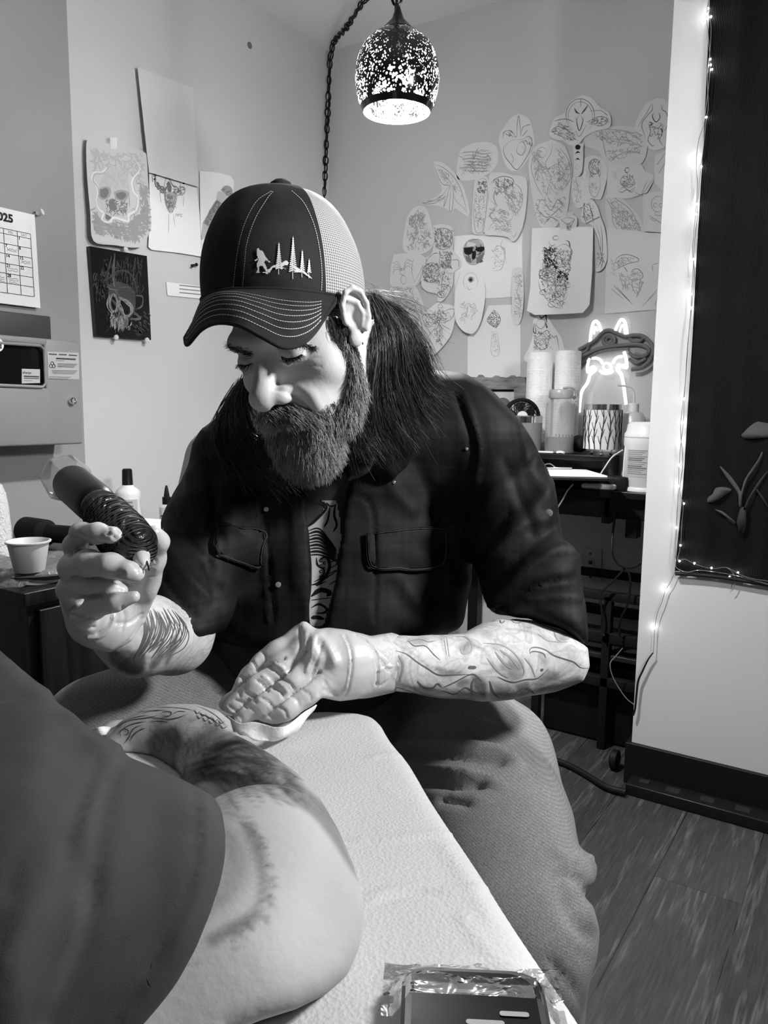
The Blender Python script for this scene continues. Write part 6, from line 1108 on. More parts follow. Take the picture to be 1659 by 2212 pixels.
def glove_r(P):
    d = px_chain(P, [(285, 1372, .79, 72), (242, 1352, .768, 64), (208, 1330, .758, 56), (185, 1290, .742, 44), (180, 1240, .735, 34)], .015)
    d = smin(d, px_chain(P, [(275, 1350, .79, 50), (266, 1290, .77, 50), (255, 1235, .757, 36)], .015), .015)
    d = smin(d, px_chain(P, [(310, 1330, .78, 28), (320, 1270, .755, 25), (334, 1210, .735, 21), (345, 1170, .722, 18), (333, 1150, .712, 16)], .008), .010)    # thumb behind the grip
    for pts in ([(176, 1225, .73, 24), (163, 1178, .702, 24), (176, 1152, .686, 22), (212, 1152, .672, 21), (246, 1157, .666, 16), (254, 1160, .666, 13)],
                [(168, 1262, .725, 28), (156, 1226, .698, 28), (190, 1216, .674, 27), (240, 1222, .660, 26), (282, 1236, .655, 20), (296, 1240, .655, 16)],
                [(166, 1300, .73, 30), (150, 1274, .706, 25), (190, 1266, .690, 24), (234, 1268, .680, 20), (262, 1276, .682, 15)],
                [(190, 1345, .742, 30), (180, 1332, .715, 24), (204, 1314, .688, 23), (250, 1301, .670, 19), (290, 1289, .668, 13)]):
        d = smin(d, px_chain(P, pts, .006), .0022)
    return smax(d, hull(P, [(90, 1090), (390, 1090), (372, 1220), (335, 1290), (310, 1345), (284, 1384), (240, 1408), (200, 1402), (160, 1390), (90, 1360)]), .004)
lo, hi = bbox_px([(120, 1130, .72), (360, 1130, .7), (330, 1430, .8), (120, 1400, .66), (300, 1250, .66)], .035)
V, Q = snet(glove_r, lo, hi, .0018)
GF = [([(168, 1188), (200, 1186), (240, 1190), (262, 1184)], 4, -.003), ([(150, 1250), (190, 1246), (240, 1252), (280, 1262)], 3.5, -.003), ([(160, 1296), (190, 1290), (220, 1287)], 3, -.003)] + [([kG(*p) for p in l], wd, a * 1.25) for l, wd, a in [([(560, 820), (600, 830), (640, 870)], 3, -.0014), ([(300, 810), (360, 850), (470, 900)], 2.5, -.0014), ([(240, 850), (330, 890), (420, 920)], 2.5, -.0012), ([(560, 750), (575, 790), (560, 830)], 2.5, -.001), ([(640, 770), (655, 810)], 2.5, -.001),
      ([(230, 1000), (240, 1080), (290, 1180)], 3, -.0016), ([(215, 1060), (230, 1130), (270, 1190)], 2.5, -.0014), ([(400, 1130), (430, 1170), (470, 1195)], 2.5, -.0014), ([(660, 1200), (680, 1170), (720, 1190)], 2.5, -.001), ([(790, 1100), (830, 1130), (850, 1180)], 2.5, -.0012),
      ([(180, 1360), (260, 1390), (330, 1400)], 2.5, -.0016), ([(160, 1380), (240, 1430), (330, 1450)], 2.5, -.0014), ([(230, 1560), (330, 1600), (420, 1600)], 3, -.002), ([(240, 1640), (330, 1690), (440, 1680)], 3, -.002), ([(600, 1540), (620, 1600), (580, 1700), (480, 1770), (380, 1770)], 3, .0018), ([(610, 1540), (560, 1650), (470, 1740)], 3, -.0014),
      ([(960, 1080), (1000, 1060), (1010, 1090)], 2.5, -.0012), ([(955, 1120), (995, 1110)], 2.5, -.0012), ([(950, 1160), (985, 1160)], 2.5, -.0012), ([(950, 1210), (980, 1210)], 2.5, -.001), ([(640, 1640), (760, 1640), (880, 1560)], 3, -.0016), ([(700, 1500), (720, 1600), (690, 1700)], 3, -.0012), ([(900, 1620), (860, 1740), (740, 1880)], 3, .002), ([(880, 1600), (830, 1720), (700, 1870)], 3, -.0016)]]
V = folds(V, Q, GF); V = V + vnormals(V, Q) * nz(V, 70, .0006, 4)[:, None]
g2 = meshobj('glove', V, Q, GLOVE, artist, label='light grey disposable glove gripping the tattoo machine')
# ================================================================== THE CLIENT
client = thing('person', 'client in dark grey T-shirt, tattooed bare arm resting on covered armrest', 'person', W(150, 2150, .42))
skA = lambda P: smin(smin(sd_ell(P, W(565, 1955, .415), (.0575, .062, .056), CAMAX), px_chain(P, [(545, 1990, .42, 215), (500, 2130, .375, 230), (330, 2220, .355, 230)], .02), .02),
                     sd_ell(P, (9, 9, 9), (1, 1, 1)) * 0 + 9, .006) if False else smin(smin(sd_ell(P, W(565, 1955, .415), (.0575, .062, .056), CAMAX), px_chain(P, [(545, 1990, .42, 215), (500, 2130, .375, 230), (330, 2220, .355, 230)], .02), .02), px_chain(P, [(690, 1890, .50, 100), (640, 1790, .56, 122), (540, 1700, .625, 122), (440, 1615, .685, 92), (395, 1590, .70, 78), (320, 1600, .705, 74), (240, 1640, .70, 70), (190, 1720, .66, 70)], .02), .002)
cpoly = [(200, 1700), (225, 1592), (262, 1556), (310, 1532), (362, 1520), (425, 1521), (470, 1534), (497, 1556), (505, 1585), (540, 1602), (590, 1632), (640, 1668), (690, 1722), (730, 1790), (762, 1860), (786, 1912), (796, 1952), (796, 2000), (785, 2052), (755, 2108), (700, 2150), (640, 2180), (560, 2205), (500, 2230), (420, 2400), (0, 2400), (0, 1900)]
skS = lambda P: np.maximum(smax(skA(P), hull(P, cpoly), .012), (.7305 - P[:, 2]).astype(f32))
lo, hi = bbox_px([(180, 1520, .72), (800, 1700, .5), (800, 2100, .44), (300, 2400, .32), (600, 2230, .4)], .05)
V, Q = snet(skS, lo, hi, .0024)
V = folds(V, Q, [([(480, 1690), (560, 1700), (640, 1730), (710, 1790)], 14, -.001)])
mb = MB(); mb.V = [V]; mb.F = [tuple(q) for q in Q.tolist()]; mb.M = [0] * len(Q); mb.n = len(V); cT = bvh(V, Q)
def kS(x, y): return x / 2.0232, 1380 + y / 2.0232
r_ = random.Random(21)
# elbow: fresh black linework scales and curls
EL = [[(455, 415), (500, 365), (560, 335), (620, 318), (700, 312)], [(470, 425), (510, 385), (560, 355), (610, 340), (650, 334)], [(490, 412), (530, 375), (580, 355), (650, 345), (690, 335)], [(515, 418), (548, 388), (590, 370), (640, 362)], [(530, 430), (526, 408), (542, 394), (561, 402), (557, 418), (543, 418)], [(542, 460), (562, 434), (574, 408), (592, 388), (620, 378)], [(568, 448), (585, 420), (610, 400), (640, 390)],
 [(640, 338), (690, 348), (740, 352), (790, 342), (825, 325)], [(700, 330), (718, 319), (745, 320), (748, 333), (725, 340), (706, 332)], [(600, 313), (660, 303), (730, 300), (800, 305), (850, 315)], [(755, 330), (780, 318), (815, 320)], [(850, 292), (895, 308), (945, 338), (985, 378)], [(865, 325), (915, 345), (965, 382)], [(620, 326), (670, 316), (730, 312)], [(660, 360), (700, 362), (740, 366)]]
for l in EL: decal(mb, cT, [kS(*p) for p in l], 2.0, 1, .0004, 8)
for i in range(5):
    for j in range(2):
        x = 850 + i * 26 + j * 10; y = 312 + i * 11 + j * 22; decal(mb, cT, [kS(x, y), kS(x + 12, y + 16), kS(x + 26, y + 6)], 1.8, 1, .0004)
CF = [([kS(*p) for p in poly], dk, sf) for poly, dk, sf in [([(640, 450), (690, 400), (770, 385), (800, 440), (775, 520), (770, 600), (700, 570), (650, 500)], .62, 12), ([(880, 345), (960, 390), (1060, 440), (1150, 480), (1210, 540), (1130, 560), (1000, 500), (900, 440)], .40, 14), ([(1240, 560), (1330, 640), (1430, 730), (1510, 850), (1570, 960), (1605, 1090), (1540, 1020), (1450, 880), (1360, 770), (1250, 690)], .5, 12), ([(890, 1310), (1000, 1240), (1090, 1190), (1125, 1120), (1120, 1010), (1080, 880), (1050, 790), (1110, 850), (1150, 970), (1150, 1120), (1110, 1250), (1000, 1300), (930, 1350)], .5, 16), ([(985, 830), (1040, 850), (1080, 930), (1080, 1050), (1030, 1130), (940, 1190), (900, 1200), (985, 1000)], .30, 30), ([(800, 640), (860, 640), (920, 690), (860, 690)], .4, 14), ([(760, 430), (940, 400), (1000, 480), (860, 560), (800, 600)], .25, 30)]]
CS = []
for i in range(120):
    t = r_.random(); x0 = 780 + 190 * t + r_.uniform(-30, 30); y0 = 620 - 170 * t + r_.uniform(-40, 60); L = r_.uniform(160, 420); CS.append(([kS(x0, y0), kS(x0 + L * .4, y0 - r_.uniform(20, 50)), kS(x0 + L * .8, y0 - r_.uniform(-20, 30)), kS(x0 + L * 1.15, y0 + r_.uniform(40, 120))], r_.uniform(.10, .32), r_.uniform(3, 8)))
for i in range(46):
    x0 = r_.uniform(650, 900); y0 = r_.uniform(370, 620); CS.append(([kS(x0, y0), kS(x0 + r_.uniform(-10, 20), y0 + 20), kS(x0 + r_.uniform(-20, 40), y0 + r_.uniform(30, 70))], r_.uniform(.2, .5), 3))
for i in range(40):
    a = i / 39; x = 1085 + 70 * math.sin(a * 3.) - 150 * max(0, a - .75) * 3; y = 800 + 500 * a; b_2 = r_.uniform(25, 60); CS.append(([kS(x, y), kS(x + b_2 * .5, y + 12), kS(x + b_2, y + r_.uniform(20, 60))], .38, 4))
CS += [([kS(1110, 1450), kS(1118, 1444), kS(1128, 1446)], .6, 4), ([kS(825, 1428), kS(850, 1420), kS(872, 1410)], .5, 5), ([kS(990, 760), kS(1060, 800), kS(1110, 860)], .35, 8), ([kS(950, 720), kS(1040, 770), kS(1090, 780)], .25, 6)]
cb = mb.obj('body', [skin_mat('client_skin', .47, .5, 19.), mat('tattoo_black', .03, .5), mat('tattoo_ink_mid', .24, .55), mat('tattoo_ink_soft', .33, .55)], client, fix=False, ang=False)
tone_attr(cb, CF, CS)
tpoly = [(380, 1660), (480, 1698), (560, 1712), (640, 1735), (700, 1780), (750, 1850), (790, 1915), (830, 1900), (700, 1650), (520, 1560), (400, 1530), (330, 1600)]
ink_attr(cb, lambda Vw: np.clip(-polyd(*[a.astype(f32) for a in proj(Vw)[:2]], tpoly) / 14, 0, 1))
sleeve_poly = [(-400, 1300), (-60, 1385), (0, 1405), (40, 1440), (75, 1470), (108, 1492), (122, 1518), (158, 1540), (176, 1562), (205, 1588), (240, 1600), (262, 1612), (268, 1632), (320, 1652), (372, 1675), (430, 1702), (462, 1722), (477, 1752), (484, 1800), (484, 1850), (476, 1905), (455, 1975), (425, 2045), (380, 2120), (312, 2212), (250, 2290), (150, 2420), (-400, 2420)]
slv = lambda P: smax(smin(smin(px_chain(P, [(520, 1880, .42, 265), (330, 1930, .385, 300), (100, 1960, .37, 420)], .03), sd_ell(P, W(60, 2100, .40), (.14, .13, .09), CAMAX), .04), px_chain(P, [(40, 1640, .50, 230), (-150, 1600, .55, 260)], .03), .04), hull(P, sleeve_poly), .010)
lo, hi = bbox_px([(-380, 1380, .55), (500, 1600, .5), (490, 2300, .30), (-380, 2400, .32), (-200, 2300, .5)], .03)
lo = np.maximum(lo, C_ + np.array([-.75, -.4, -.75]))
V, Q = snet(lambda P: np.maximum(np.maximum(slv(P), .16 - (P - A3(C_)) @ A3(F_)), (.7305 - P[:, 2]).astype(f32)), lo, hi, .0036)
V = folds(V, Q, [([(418, 1700), (426, 1760), (424, 1850), (405, 1930), (370, 2020), (300, 2130), (240, 2212)], 6, -.0012), ([(434, 1705), (442, 1760), (440, 1850), (421, 1930), (386, 2020), (314, 2140)], 7, .0009), ([(225, 1640), (190, 1700), (150, 1800), (140, 1850)], 18, -.0018), ([(246, 1660), (221, 1760), (211, 1840), (196, 1950)], 16, -.0016), ([(228, 1650), (200, 1740), (175, 1830)], 14, .0012), ([(205, 1900), (180, 2040), (140, 2140), (100, 2212)], 22, -.0016), ([(178, 1950), (148, 2060), (98, 2170)], 16, .0014), ([(120, 1850), (70, 1970), (0, 2080)], 26, .0016), ([(60, 1800), (20, 1920)], 26, -.0014), ([(150, 1545), (200, 1600), (240, 1640)], 16, .003)])
V = V + vnormals(V, Q) * nz(V, 22, .0018, 9)[:, None]
meshobj('shirt', V, Q, cloth_mat('charcoal_jersey', .058, .22, 26., 1500., .14), client, label='dark charcoal T-shirt')
# ================================================================== ARMREST, PAPER, TISSUE, PHONE
ZT = .73
def onz(px, py, z=ZT): return onp(px, py, 2, z)
tp_ = [(150, 1600), (230, 1545), (420, 1536), (600, 1531), (700, 1526), (775, 1530), (812, 1538), (830, 1552), (850, 1585), (888, 1634), (935, 1706), (990, 1785), (1060, 1885), (1140, 2005), (1215, 2115), (1290, 2228), (1420, 2420), (900, 2900), (200, 2700), (-100, 2200), (0, 1800)]
W2 = np.array([onz(x, y)[:2] for x, y in tp_])
def slab(z0, z1, grow_, k=.02):
    return lambda P: smax((polyd(P[:, 0], P[:, 1], W2) - grow_).astype(f32), np.abs(P[:, 2] - (z0 + z1) / 2) - (z1 - z0) / 2, k)
lo = np.array([*(W2.min(0) - .03), .60]); hi = np.array([*(W2.max(0) + .03), .76])
V, Q = snet(slab(.655, ZT, .0), lo, hi, .0045)
x, y, z = proj(V)
PFL = [([(800, 1638), (840, 1630), (885, 1640)], 3, .0016), ([(760, 1815), (850, 1812), (940, 1800), (1000, 1808)], 4, .0022), ([(770, 1823), (860, 1820), (950, 1808)], 3, -.0012), ([(790, 1945), (850, 1925), (900, 1918), (960, 1925), (1050, 1918)], 5, .003), ([(800, 1955), (860, 1936), (900, 1930), (960, 1936)], 4, -.0016), ([(860, 2105), (940, 2085), (1040, 2088)], 5, .0016), ([(1000, 1980), (1060, 2060), (1120, 2100)], 8, .0018), ([(960, 1830), (1010, 1900), (1060, 1990)], 9, .0015), ([(820, 1690), (860, 1720)], 5, .001)]
V = folds(V, Q, PFL); V = V + vnormals(V, Q) * nz(V, 14, .0016, 4)[:, None]
def crepe_mat():
    mt, t, b = nt('embossed_table_paper'); b.inputs['Base Color'].default_value = g4(.55); b.inputs['Roughness'].default_value = .75
    v = tex(t, 'ShaderNodeTexVoronoi', scale=(1, 1, 1), Scale=380., feature='F1'); n = tex(t, Scale=500., Detail=2.)
    ad = N(t, 'ShaderNodeMath', operation='ADD'); t.links.new(v.outputs['Distance'], ad.inputs[0]); t.links.new(n.outputs[0], ad.inputs[1]); add_bump(t, b, ad.outputs[0], .40, .0010); return mt
o = meshobj('table_paper', V, Q, crepe_mat()); tag(o, 'white embossed paper sheet covering the padded armrest', 'paper cover')
arm_c = np.array([*W2.mean(0), 0.])
ar = thing('padded_armrest', 'padded armrest table hidden below the white paper sheet', 'armrest', arm_c)
lo2 = lo.copy(); lo2[2] = .56
V, Q = snet(slab(.60, .655, -.004, .015), lo2, hi, .008); meshobj('pad', V, Q, mat('black_vinyl', .012, .35), ar)
mb = MB(); mb.tube([arm_c + [0, 0, .03], arm_c + [0, 0, .60]], .025, 20); mb.obj('post', mat('steel', .35, .3, .9), ar)
mb = MB(); mb.lathe(arm_c, (0, 0, 1), [(.2, 0), (.2, .015), (.19, .028), (.04, .035)], 32); mb.obj('base', mat('black_metal', .01), ar)
# tissue under the wiping fingers
rows = [[(492, 1548, .742), (520, 1566, .742), (560, 1566, .745), (610, 1574, .748), (650, 1545, .752), (683, 1524, .756)],
        [(496, 1562, .738), (515, 1578, .738), (556, 1586, .739), (606, 1592, .742), (645, 1566, .745), (672, 1541, .748)],
        [(508, 1578, .735), (530, 1594, .735), (557, 1605, .736), (600, 1599, .7365), (640, 1581, .7375), (644, 1574, .739)]]
G = [[onp(x, y, 2, z) for x, y, z in r] for r in rows]; G = np.array([spl(r, 6) for r in G]); G = np.array(spl(list(G), 7)); G[..., 2] += np.array([[mnoise.noise(Vector(tuple(p * 60))) * .0022 + .0014 for p in r] for r in G])
mb = MB(); mb.grid(G); o = mb.obj('tissue', mat('tissue_white', .82, .85, bump=.3, bscale=400.), fix=False, ang=False); s_ = o.modifiers.new('s', 'SOLIDIFY'); s_.thickness = .0012; tag(o, 'folded white tissue pressed under the gloved fingers', 'tissue')
rows = [[(196, 1578, .738), (215, 1570, .745), (238, 1572, .738)], [(200, 1592, .734), (220, 1588, .738), (240, 1590, .734)]]
G = np.array([spl([onp(x, y, 2, z) for x, y, z in r], 6) for r in rows]); mb = MB(); mb.grid(G); o = mb.obj('tissue', mat('tissue_white', .82), fix=False, ang=False); o.modifiers.new('s', 'SOLIDIFY').thickness = .0012; tag(o, 'scrap of white tissue behind the dark sleeve, left of the elbow', 'tissue')
# device in clear wrap
pc0, pc1 = onz(878, 2098, ZT + .010), onz(1160, 2112, ZT + .010); ux = nrm(pc1 - pc0); uy = nrm(np.cross(ux, [0, 0, 1.])); wdt = np.linalg.norm(pc1 - pc0) + .004; uy = uy if (uy @ F_) < 0 else -uy
ph = thing('wrapped_phone', 'black phone-like controller sealed in clear plastic on the table paper', 'device', (pc0 + pc1) / 2 + uy * .07)
def rrect(c, a, b, w_, h_, r, n=8):
    out = []
    for sx, sy, a0 in ((1, -1, -90), (1, 1, 0), (-1, 1, 90), (-1, -1, 180)):
        for i in range(n + 1):
            t = math.radians(a0 + 90 * i / n); out.append(c + a * (sx * (w_ / 2 - r) + r * math.cos(t)) + b * (sy * (h_ / 2 - r) + r * math.sin(t)))
    return out
c = (pc0 + pc1) / 2 + uy * .073; up = np.array([0, 0, 1.]); cz = ZT + .003
def body_at(z, ins): p = c.copy(); p[2] = z; return rrect(p, ux, uy, wdt - ins * 2, .15 - ins * 2, .013)
mb = MB(); rings = [body_at(cz, .002), body_at(cz + .002, 0), body_at(cz + .008, 0), body_at(cz + .010, .002)]; n_ = len(rings[0])
Vr = np.concatenate(rings); Fr = [(i * n_ + k, i * n_ + (k + 1) % n_, (i + 1) * n_ + (k + 1) % n_, (i + 1) * n_ + k) for i in range(3) for k in range(n_)] + [tuple(range(n_)), tuple(3 * n_ + k for k in range(n_))]
mb.add(Vr, Fr); mb.obj('case', mat('grey_case', .05, .3, .5), ph)
mb = MB(); mb.prism(body_at(cz + .0102, .005), up * .0006, 0)
sc0 = c.copy(); sc0[2] = cz + .0112
def scr(u, v, w_, h_, mi):
    p = sc0 + ux * u * wdt + uy * (v - .073); mb.prism(rrect(p, ux, uy, w_, h_, min(w_, h_) * .45, 4), up * .0002, mi)
scr(.05, .017, .026, .0022, 1); scr(-.30, .048, .012, .012, 2); scr(-.12, .046, .012, .012, 2); scr(.06, .036, .018, .003, 1); scr(.26, .03, .014, .003, 1); scr(.30, .045, .016, .012, 2); scr(.1, .055, .02, .006, 2); scr(-.1, .07, .03, .004, 1)
text(mb, 'x', sc0 - ux * .30 * wdt + uy * (.048 - .073) + up * .0004, ux, -uy, .008, 3)
mb.obj('screen', [mat('screen_black', .005, .2, coat=.15), mat('screen_text', .25, .4), mat('screen_button', .07, .4), mat('screen_bright', .6, .4)], ph, smooth=False, fix=False)
mb = MB(); G = []
for i in range(22):
    row = []
    for j in range(34):
        u = (j / 33 - .5) * (wdt + .02); v = -.014 + i / 21 * .036; p = c + ux * u + uy * (v - .073)
        ed = min(1, max(0, min(v / .010, (wdt / 2 + .004 - abs(u)) / .008))); p[2] = ZT + .003 + .0135 * ed + mnoise.noise(Vector((u * 90, v * 120, 3))) * .0006 * (.6 + 3. * (v < .012)) + abs(mnoise.noise(Vector((u * 60 + v * 200, v * 90, 9)))) * .004 * (v < .012); row.append(p)
    G.append(row)
mb.grid(G); mt = film('clear_wrap', .97, .32, .10, 40., .35); CLW = mt
mb.obj('plastic_wrap', mt, ph, fix=False, ang=False)
# ================================================================== TATTOO MACHINE
A0, A1 = W(212, 1092, .725), W(304, 1204, .672); ax_ = nrm(A1 - A0); tm = thing('tattoo_machine', 'black cordless tattoo machine with taped grip held in gloved hand', 'tattoo machine', (A0 + A1) / 2)
LA = np.linalg.norm(A1 - A0)
mb = MB(); bk = nrm(W(160, 1048, .79) - A0)
mb.lathe(A0 - bk * .004, bk, [(.0165, 0), (.0185, .004), (.0190, .012), (.0195, .016), (.0200, .09), (.0195, .094), (.012, .096)], 40); mb.obj('motor_housing', mat('machine_black', .006, .38, spec=.25), tm)
mb = MB(); mb.lathe(A0, ax_, [(.013, -.012), (.0165, -.004), (.0175, .002), (.015, .006), (.0165, .010)], 36); mb.obj('collar', mat('chrome_dark', .12, .2, .8), tm)
mb = MB(); mb.lathe(A0, ax_, [(.0165, .006), (.0205, .014), (.0225, LA * .45), (.0235, LA * .62), (.0228, LA * .80), (.0205, LA * .90), (.0175, LA * .96), (.0145, LA * .985), (.009, LA)], 48)
mt, t, b = nt('grip_tape'); b.inputs['Base Color'].default_value = g4(.012); b.inputs['Roughness'].default_value = .35; v = tex(t, 'ShaderNodeTexWave', rot=(.2, .9, .3), Scale=95., Distortion=3., Detail=2.); v2 = tex(t, 'ShaderNodeTexBrick', rot=(1.1, .4, .2), Scale=190.)
ad = N(t, 'ShaderNodeMath', operation='ADD'); t.links.new(v.outputs['Fac'], ad.inputs[0]); t.links.new(v2.outputs['Fac'], ad.inputs[1]); add_bump(t, b, ad.outputs[0], 1., .003); mb.obj('taped_grip', mt, tm)
mb = MB(); x_, y_, z_ = frame(ax_)
for i in range(36):
    s = .016 + i * (LA * .86 - .016) / 35; rr = float(np.interp(s, [.006, .014, LA * .45, LA * .62, LA * .8, LA * .9], [.0165, .0205, .0225, .0235, .0228, .0205])); mb.tube([A0 + ax_ * (s + .0022 * math.sin(2 * a + i)) + (rr + .0004) * (math.cos(a) * x_ + math.sin(a) * y_) for a in np.linspace(0, 2 * math.pi, 41)[:-1]], .00035, 4, closed=True)
mb.obj('grip_cord', mat('cord_black_shiny', .03, .5), tm)
mb = MB(); tn = nrm(W(313, 1226, .652) - A1); mb.lathe(A1 - tn * .006, tn, [(.0078, 0), (.0082, .005), (.0072, .0055), (.0070, .013), (.0062, .018), (.0045, .023), (.0022, .028)], 28); mb.obj('needle_cartridge', mat('clear_steel', .80, .3, .2), tm)
mb = MB(); mb.tube(spl([A1 + x_ * .004, W(318, 1215, .655), W(322, 1232, .652)], 5), .0007, 6); mb.obj('needle_cable', mat('black_metal', .01), tm)
# clear bag over the housing
mb = MB(); cbg = A0; prof = [(.0202, .088), (.0235, .098), (.026, .112), (.0255, .122), (.022, .130)]; mb.lathe(A0, bk, prof, 7, cap0=False, cap1=True); ob = mb.obj('clear_bag', film('bag_film', .93, .6, .1, 50., .5, .18), tm, smooth=False)
# ================================================================== SUPPLY CABINET, LEFT
ZCb = .653; KC = onp(52, 1283, 2, ZCb); print('cab', KC, 'yj', yj)
cb = thing('supply_cabinet', 'black wood-grain cabinet against the left wall, supplies on top', 'cabinet', (KC[0] - .2, KC[1] + .4, 0))
def woodblk():
    mt, t, b = nt('black_oak'); n = tex(t, scale=(30, 30, 1.6), Scale=2.2, Detail=6.); r = ramp(t, n.outputs[0], [(.4, .005), (.75, .022)]); t.links.new(r.outputs[0], b.inputs['Base Color']); b.inputs['Roughness'].default_value = .35; return mt
WB = woodblk(); X0 = XJ + .003; Y1 = yj - .01
X1 = KC[0]; Y0 = KC[1]; Y2 = YB - .8
x0b = XJ + .003
mb = MB(); mb.box((x0b, Y0 + .012, .05), (X1 - .012, Y2, ZCb - .028), bev=.002); mb.obj('body', WB, cb)
mb = MB(); mb.box((x0b, Y0, ZCb - .028), (X1, Y2, ZCb), bev=.002); mb.obj('top', WB, cb)
for i in range(3):
    a = Y0 + .03 + i * .28; mb = MB(); mb.box((X1 - .012, a, .07), (X1 + .004, a + .27, ZCb - .04), bev=.0015); mb.obj('door', WB, cb)
for xx, yy in ((x0b + .05, Y0 + .06), (X1 - .06, Y0 + .06), (x0b + .05, Y2 - .06), (X1 - .06, Y2 - .06)): mb = MB(); mb.box((xx - .02, yy - .02, 0), (xx + .02, yy + .02, .05)); mb.obj('foot', BLK, cb)
def cabp(px, py): return onp(px, py, 2, ZCb)
def bottle(name, label, cat, base, prof, mt, capprof, capm, sc=(1, 1), lab=None, n=32, cname='cap', group=None):
    th_ = thing(name, label, cat, base, group); mb = MB(); mb.lathe(base, (0, 0, 1), prof, n, sc=sc); mb.obj('bottle_body', mt, th_)
    mb = MB(); mb.lathe(base, (0, 0, 1), capprof, 24); mb.obj(cname, capm, th_)
    if lab:
        r, z0, z1, a0, a1, mts, marks = lab; mb = MB(); face = math.atan2(*( (C_ - base)[:2][::-1])); G = []
        for i in range(5):
            z = z0 + (z1 - z0) * i / 4; G.append([np.array(base) + [r * math.cos(face + math.radians(a)), r * math.sin(face + math.radians(a)), z] for a in np.linspace(a0, a1, 15)])
        mb.grid(G); rr = random.Random(len(label))
        for k in range(marks):
            z = z1 - (z1 - z0) * (k + .7) / (marks + .6); e1 = a0 + (a1 - a0) * .08; e2 = a0 + (a1 - a0) * rr.uniform(.7, .93); P = [np.array(base) + [(r + .0005) * math.cos(face + math.radians(a)), (r + .0005) * math.sin(face + math.radians(a)), z] for a in np.linspace(e1, e2, 12)]
            mb.ribbon(P, np.array([math.cos(face), math.sin(face), 0]), (z1 - z0) / (marks + 1) * rr.uniform(.25, .6), 1, False)
        mb.obj('label', mts, th_, fix=False, ang=False)
    return th_
WP = mat('white_plastic', .70, .3); LBL = mat('label_grey', .42, .5); LTX = mat('label_text', .14, .6)
bs = cabp(279, 1150); d_ = (bs - C_) @ F_; s = d_ / FPX
bottle('lotion_bottle', 'white lotion bottle with black flip cap, behind the tattoo machine', 'bottle', bs, [(22 * s, 0), (26 * s, 4 * s), (27 * s, 40 * s), (24 * s, 66 * s), (27 * s, 84 * s), (24 * s, 92 * s), (13 * s, 100 * s), (11 * s, 104 * s)], WP, [(12 * s, 101 * s), (11.5 * s, 103 * s), (10.5 * s, 135 * s), (8 * s, 138 * s)], mat('black_plastic', .01, .3), lab=(28.2 * s, 20 * s, 74 * s, -42, 42, [LBL, LTX], 6))
bs = cabp(362, 1146); s = ((bs - C_) @ F_) / FPX
bottle('ink_bottle', 'small clear dropper bottle with black collar, beside his shoulder', 'bottle', bs, [(15 * s, 0), (16.5 * s, 2 * s), (16.5 * s, 52 * s), (13 * s, 56 * s), (8 * s, 58 * s)], clear('clear_bottle', .55, .75, .1), [(9 * s, 57 * s), (9.5 * s, 58 * s), (9.5 * s, 73 * s), (6 * s, 74 * s), (6 * s, 77 * s), (3.5 * s, 92 * s), (2 * s, 98 * s)], mat('black_plastic', .01, .3), lab=(16.8 * s, 6 * s, 44 * s, -60, 60, [mat('white_label', .7, .5), LTX], 2))
# white folded towel
rows = [[(262, 1150, 0), (290, 1108, .035), (330, 1118, .03), (360, 1150, .0)], [(262, 1160, .02), (285, 1120, .05), (335, 1130, .045), (372, 1160, .02)], [(250, 1185, .0), (290, 1185, .03), (340, 1190, .03), (380, 1190, 0)]]
tb = cabp(300, 1178); s = ((tb - C_) @ F_) / FPX; mb = MB(); mb.obox(tb + [0, 0, 26 * s], (.12, .14, 52 * s), [nrm([1, .25, 0]), nrm([-.25, 1, 0]), [0, 0, 1]], bev=.012); tag(mb.obj('folded_towel', mat('tissue_white', .82)), 'folded white paper towel stack on the cabinet behind the grip', 'towel')
# tray with crinkled foil wrap, roll, cup, wrapped bottle
TR = cabp(72, 1236); tray = thing('wrapped_tray', 'dark tray covered in crinkled clear film under the plastic cup', 'tray', TR)
mb = MB(); mb.lathe(TR, (0, 0, 1), [(.11, .0005), (.125, .008), (.132, .018), (.125, .020), (.10, .015)], 40, sc=(1, 1.15)); mb.obj('tray_body', mat('tray_dark', .05, .25), tray)
mb = MB(); G = []
for i in range(26):
    row = []
    for j in range(44):
        r = i / 25 * .142; a = 2 * math.pi * j / 43; row.append(TR + [r * math.cos(a), r * math.sin(a) * 1.15, (.023 if r < .130 else .023 - (r - .130) * 1.8) + .013 * mnoise.noise(Vector((r * 36 * math.cos(a), r * 36 * math.sin(a), 1))) * (r > .055)])
    G.append(row)
mb.grid(G); mt, t, b = nt('crinkled_film'); b.inputs['Base Color'].default_value = g4(.25); b.inputs['Roughness'].default_value = .1; b.inputs['Metallic'].default_value = .35; b.inputs['Alpha'].default_value = .75; n = tex(t, Scale=60., Detail=3., Distortion=1.); add_bump(t, b, n.outputs[0], .9, .006); mb.obj('film_wrap', mt, tray, fix=False, ang=False)
cp = TR + np.array([0, 0, .0175]) ; cp = onp(64, 1233, 2, ZCb + .025); s = ((cp - C_) @ F_) / FPX
cup = MB(); cup.lathe(cp, (0, 0, 1), [(30 * s, 0), (31 * s, 2 * s), (42 * s, 62 * s), (46 * s, 63 * s), (46.5 * s, 66 * s), (43 * s, 67 * s), (40 * s, 62 * s), (29 * s, 5 * s), (.001, 4 * s)], 48, cap0=True, cap1=False); tag(cup.obj('plastic_cup', mat('cup_white', .56, .4)), 'small white plastic rinse cup on the wrapped tray', 'cup')
rl = thing('black_roller', 'black handled device lying behind the plastic cup', 'tool', onp(110, 1195, 2, ZCb))
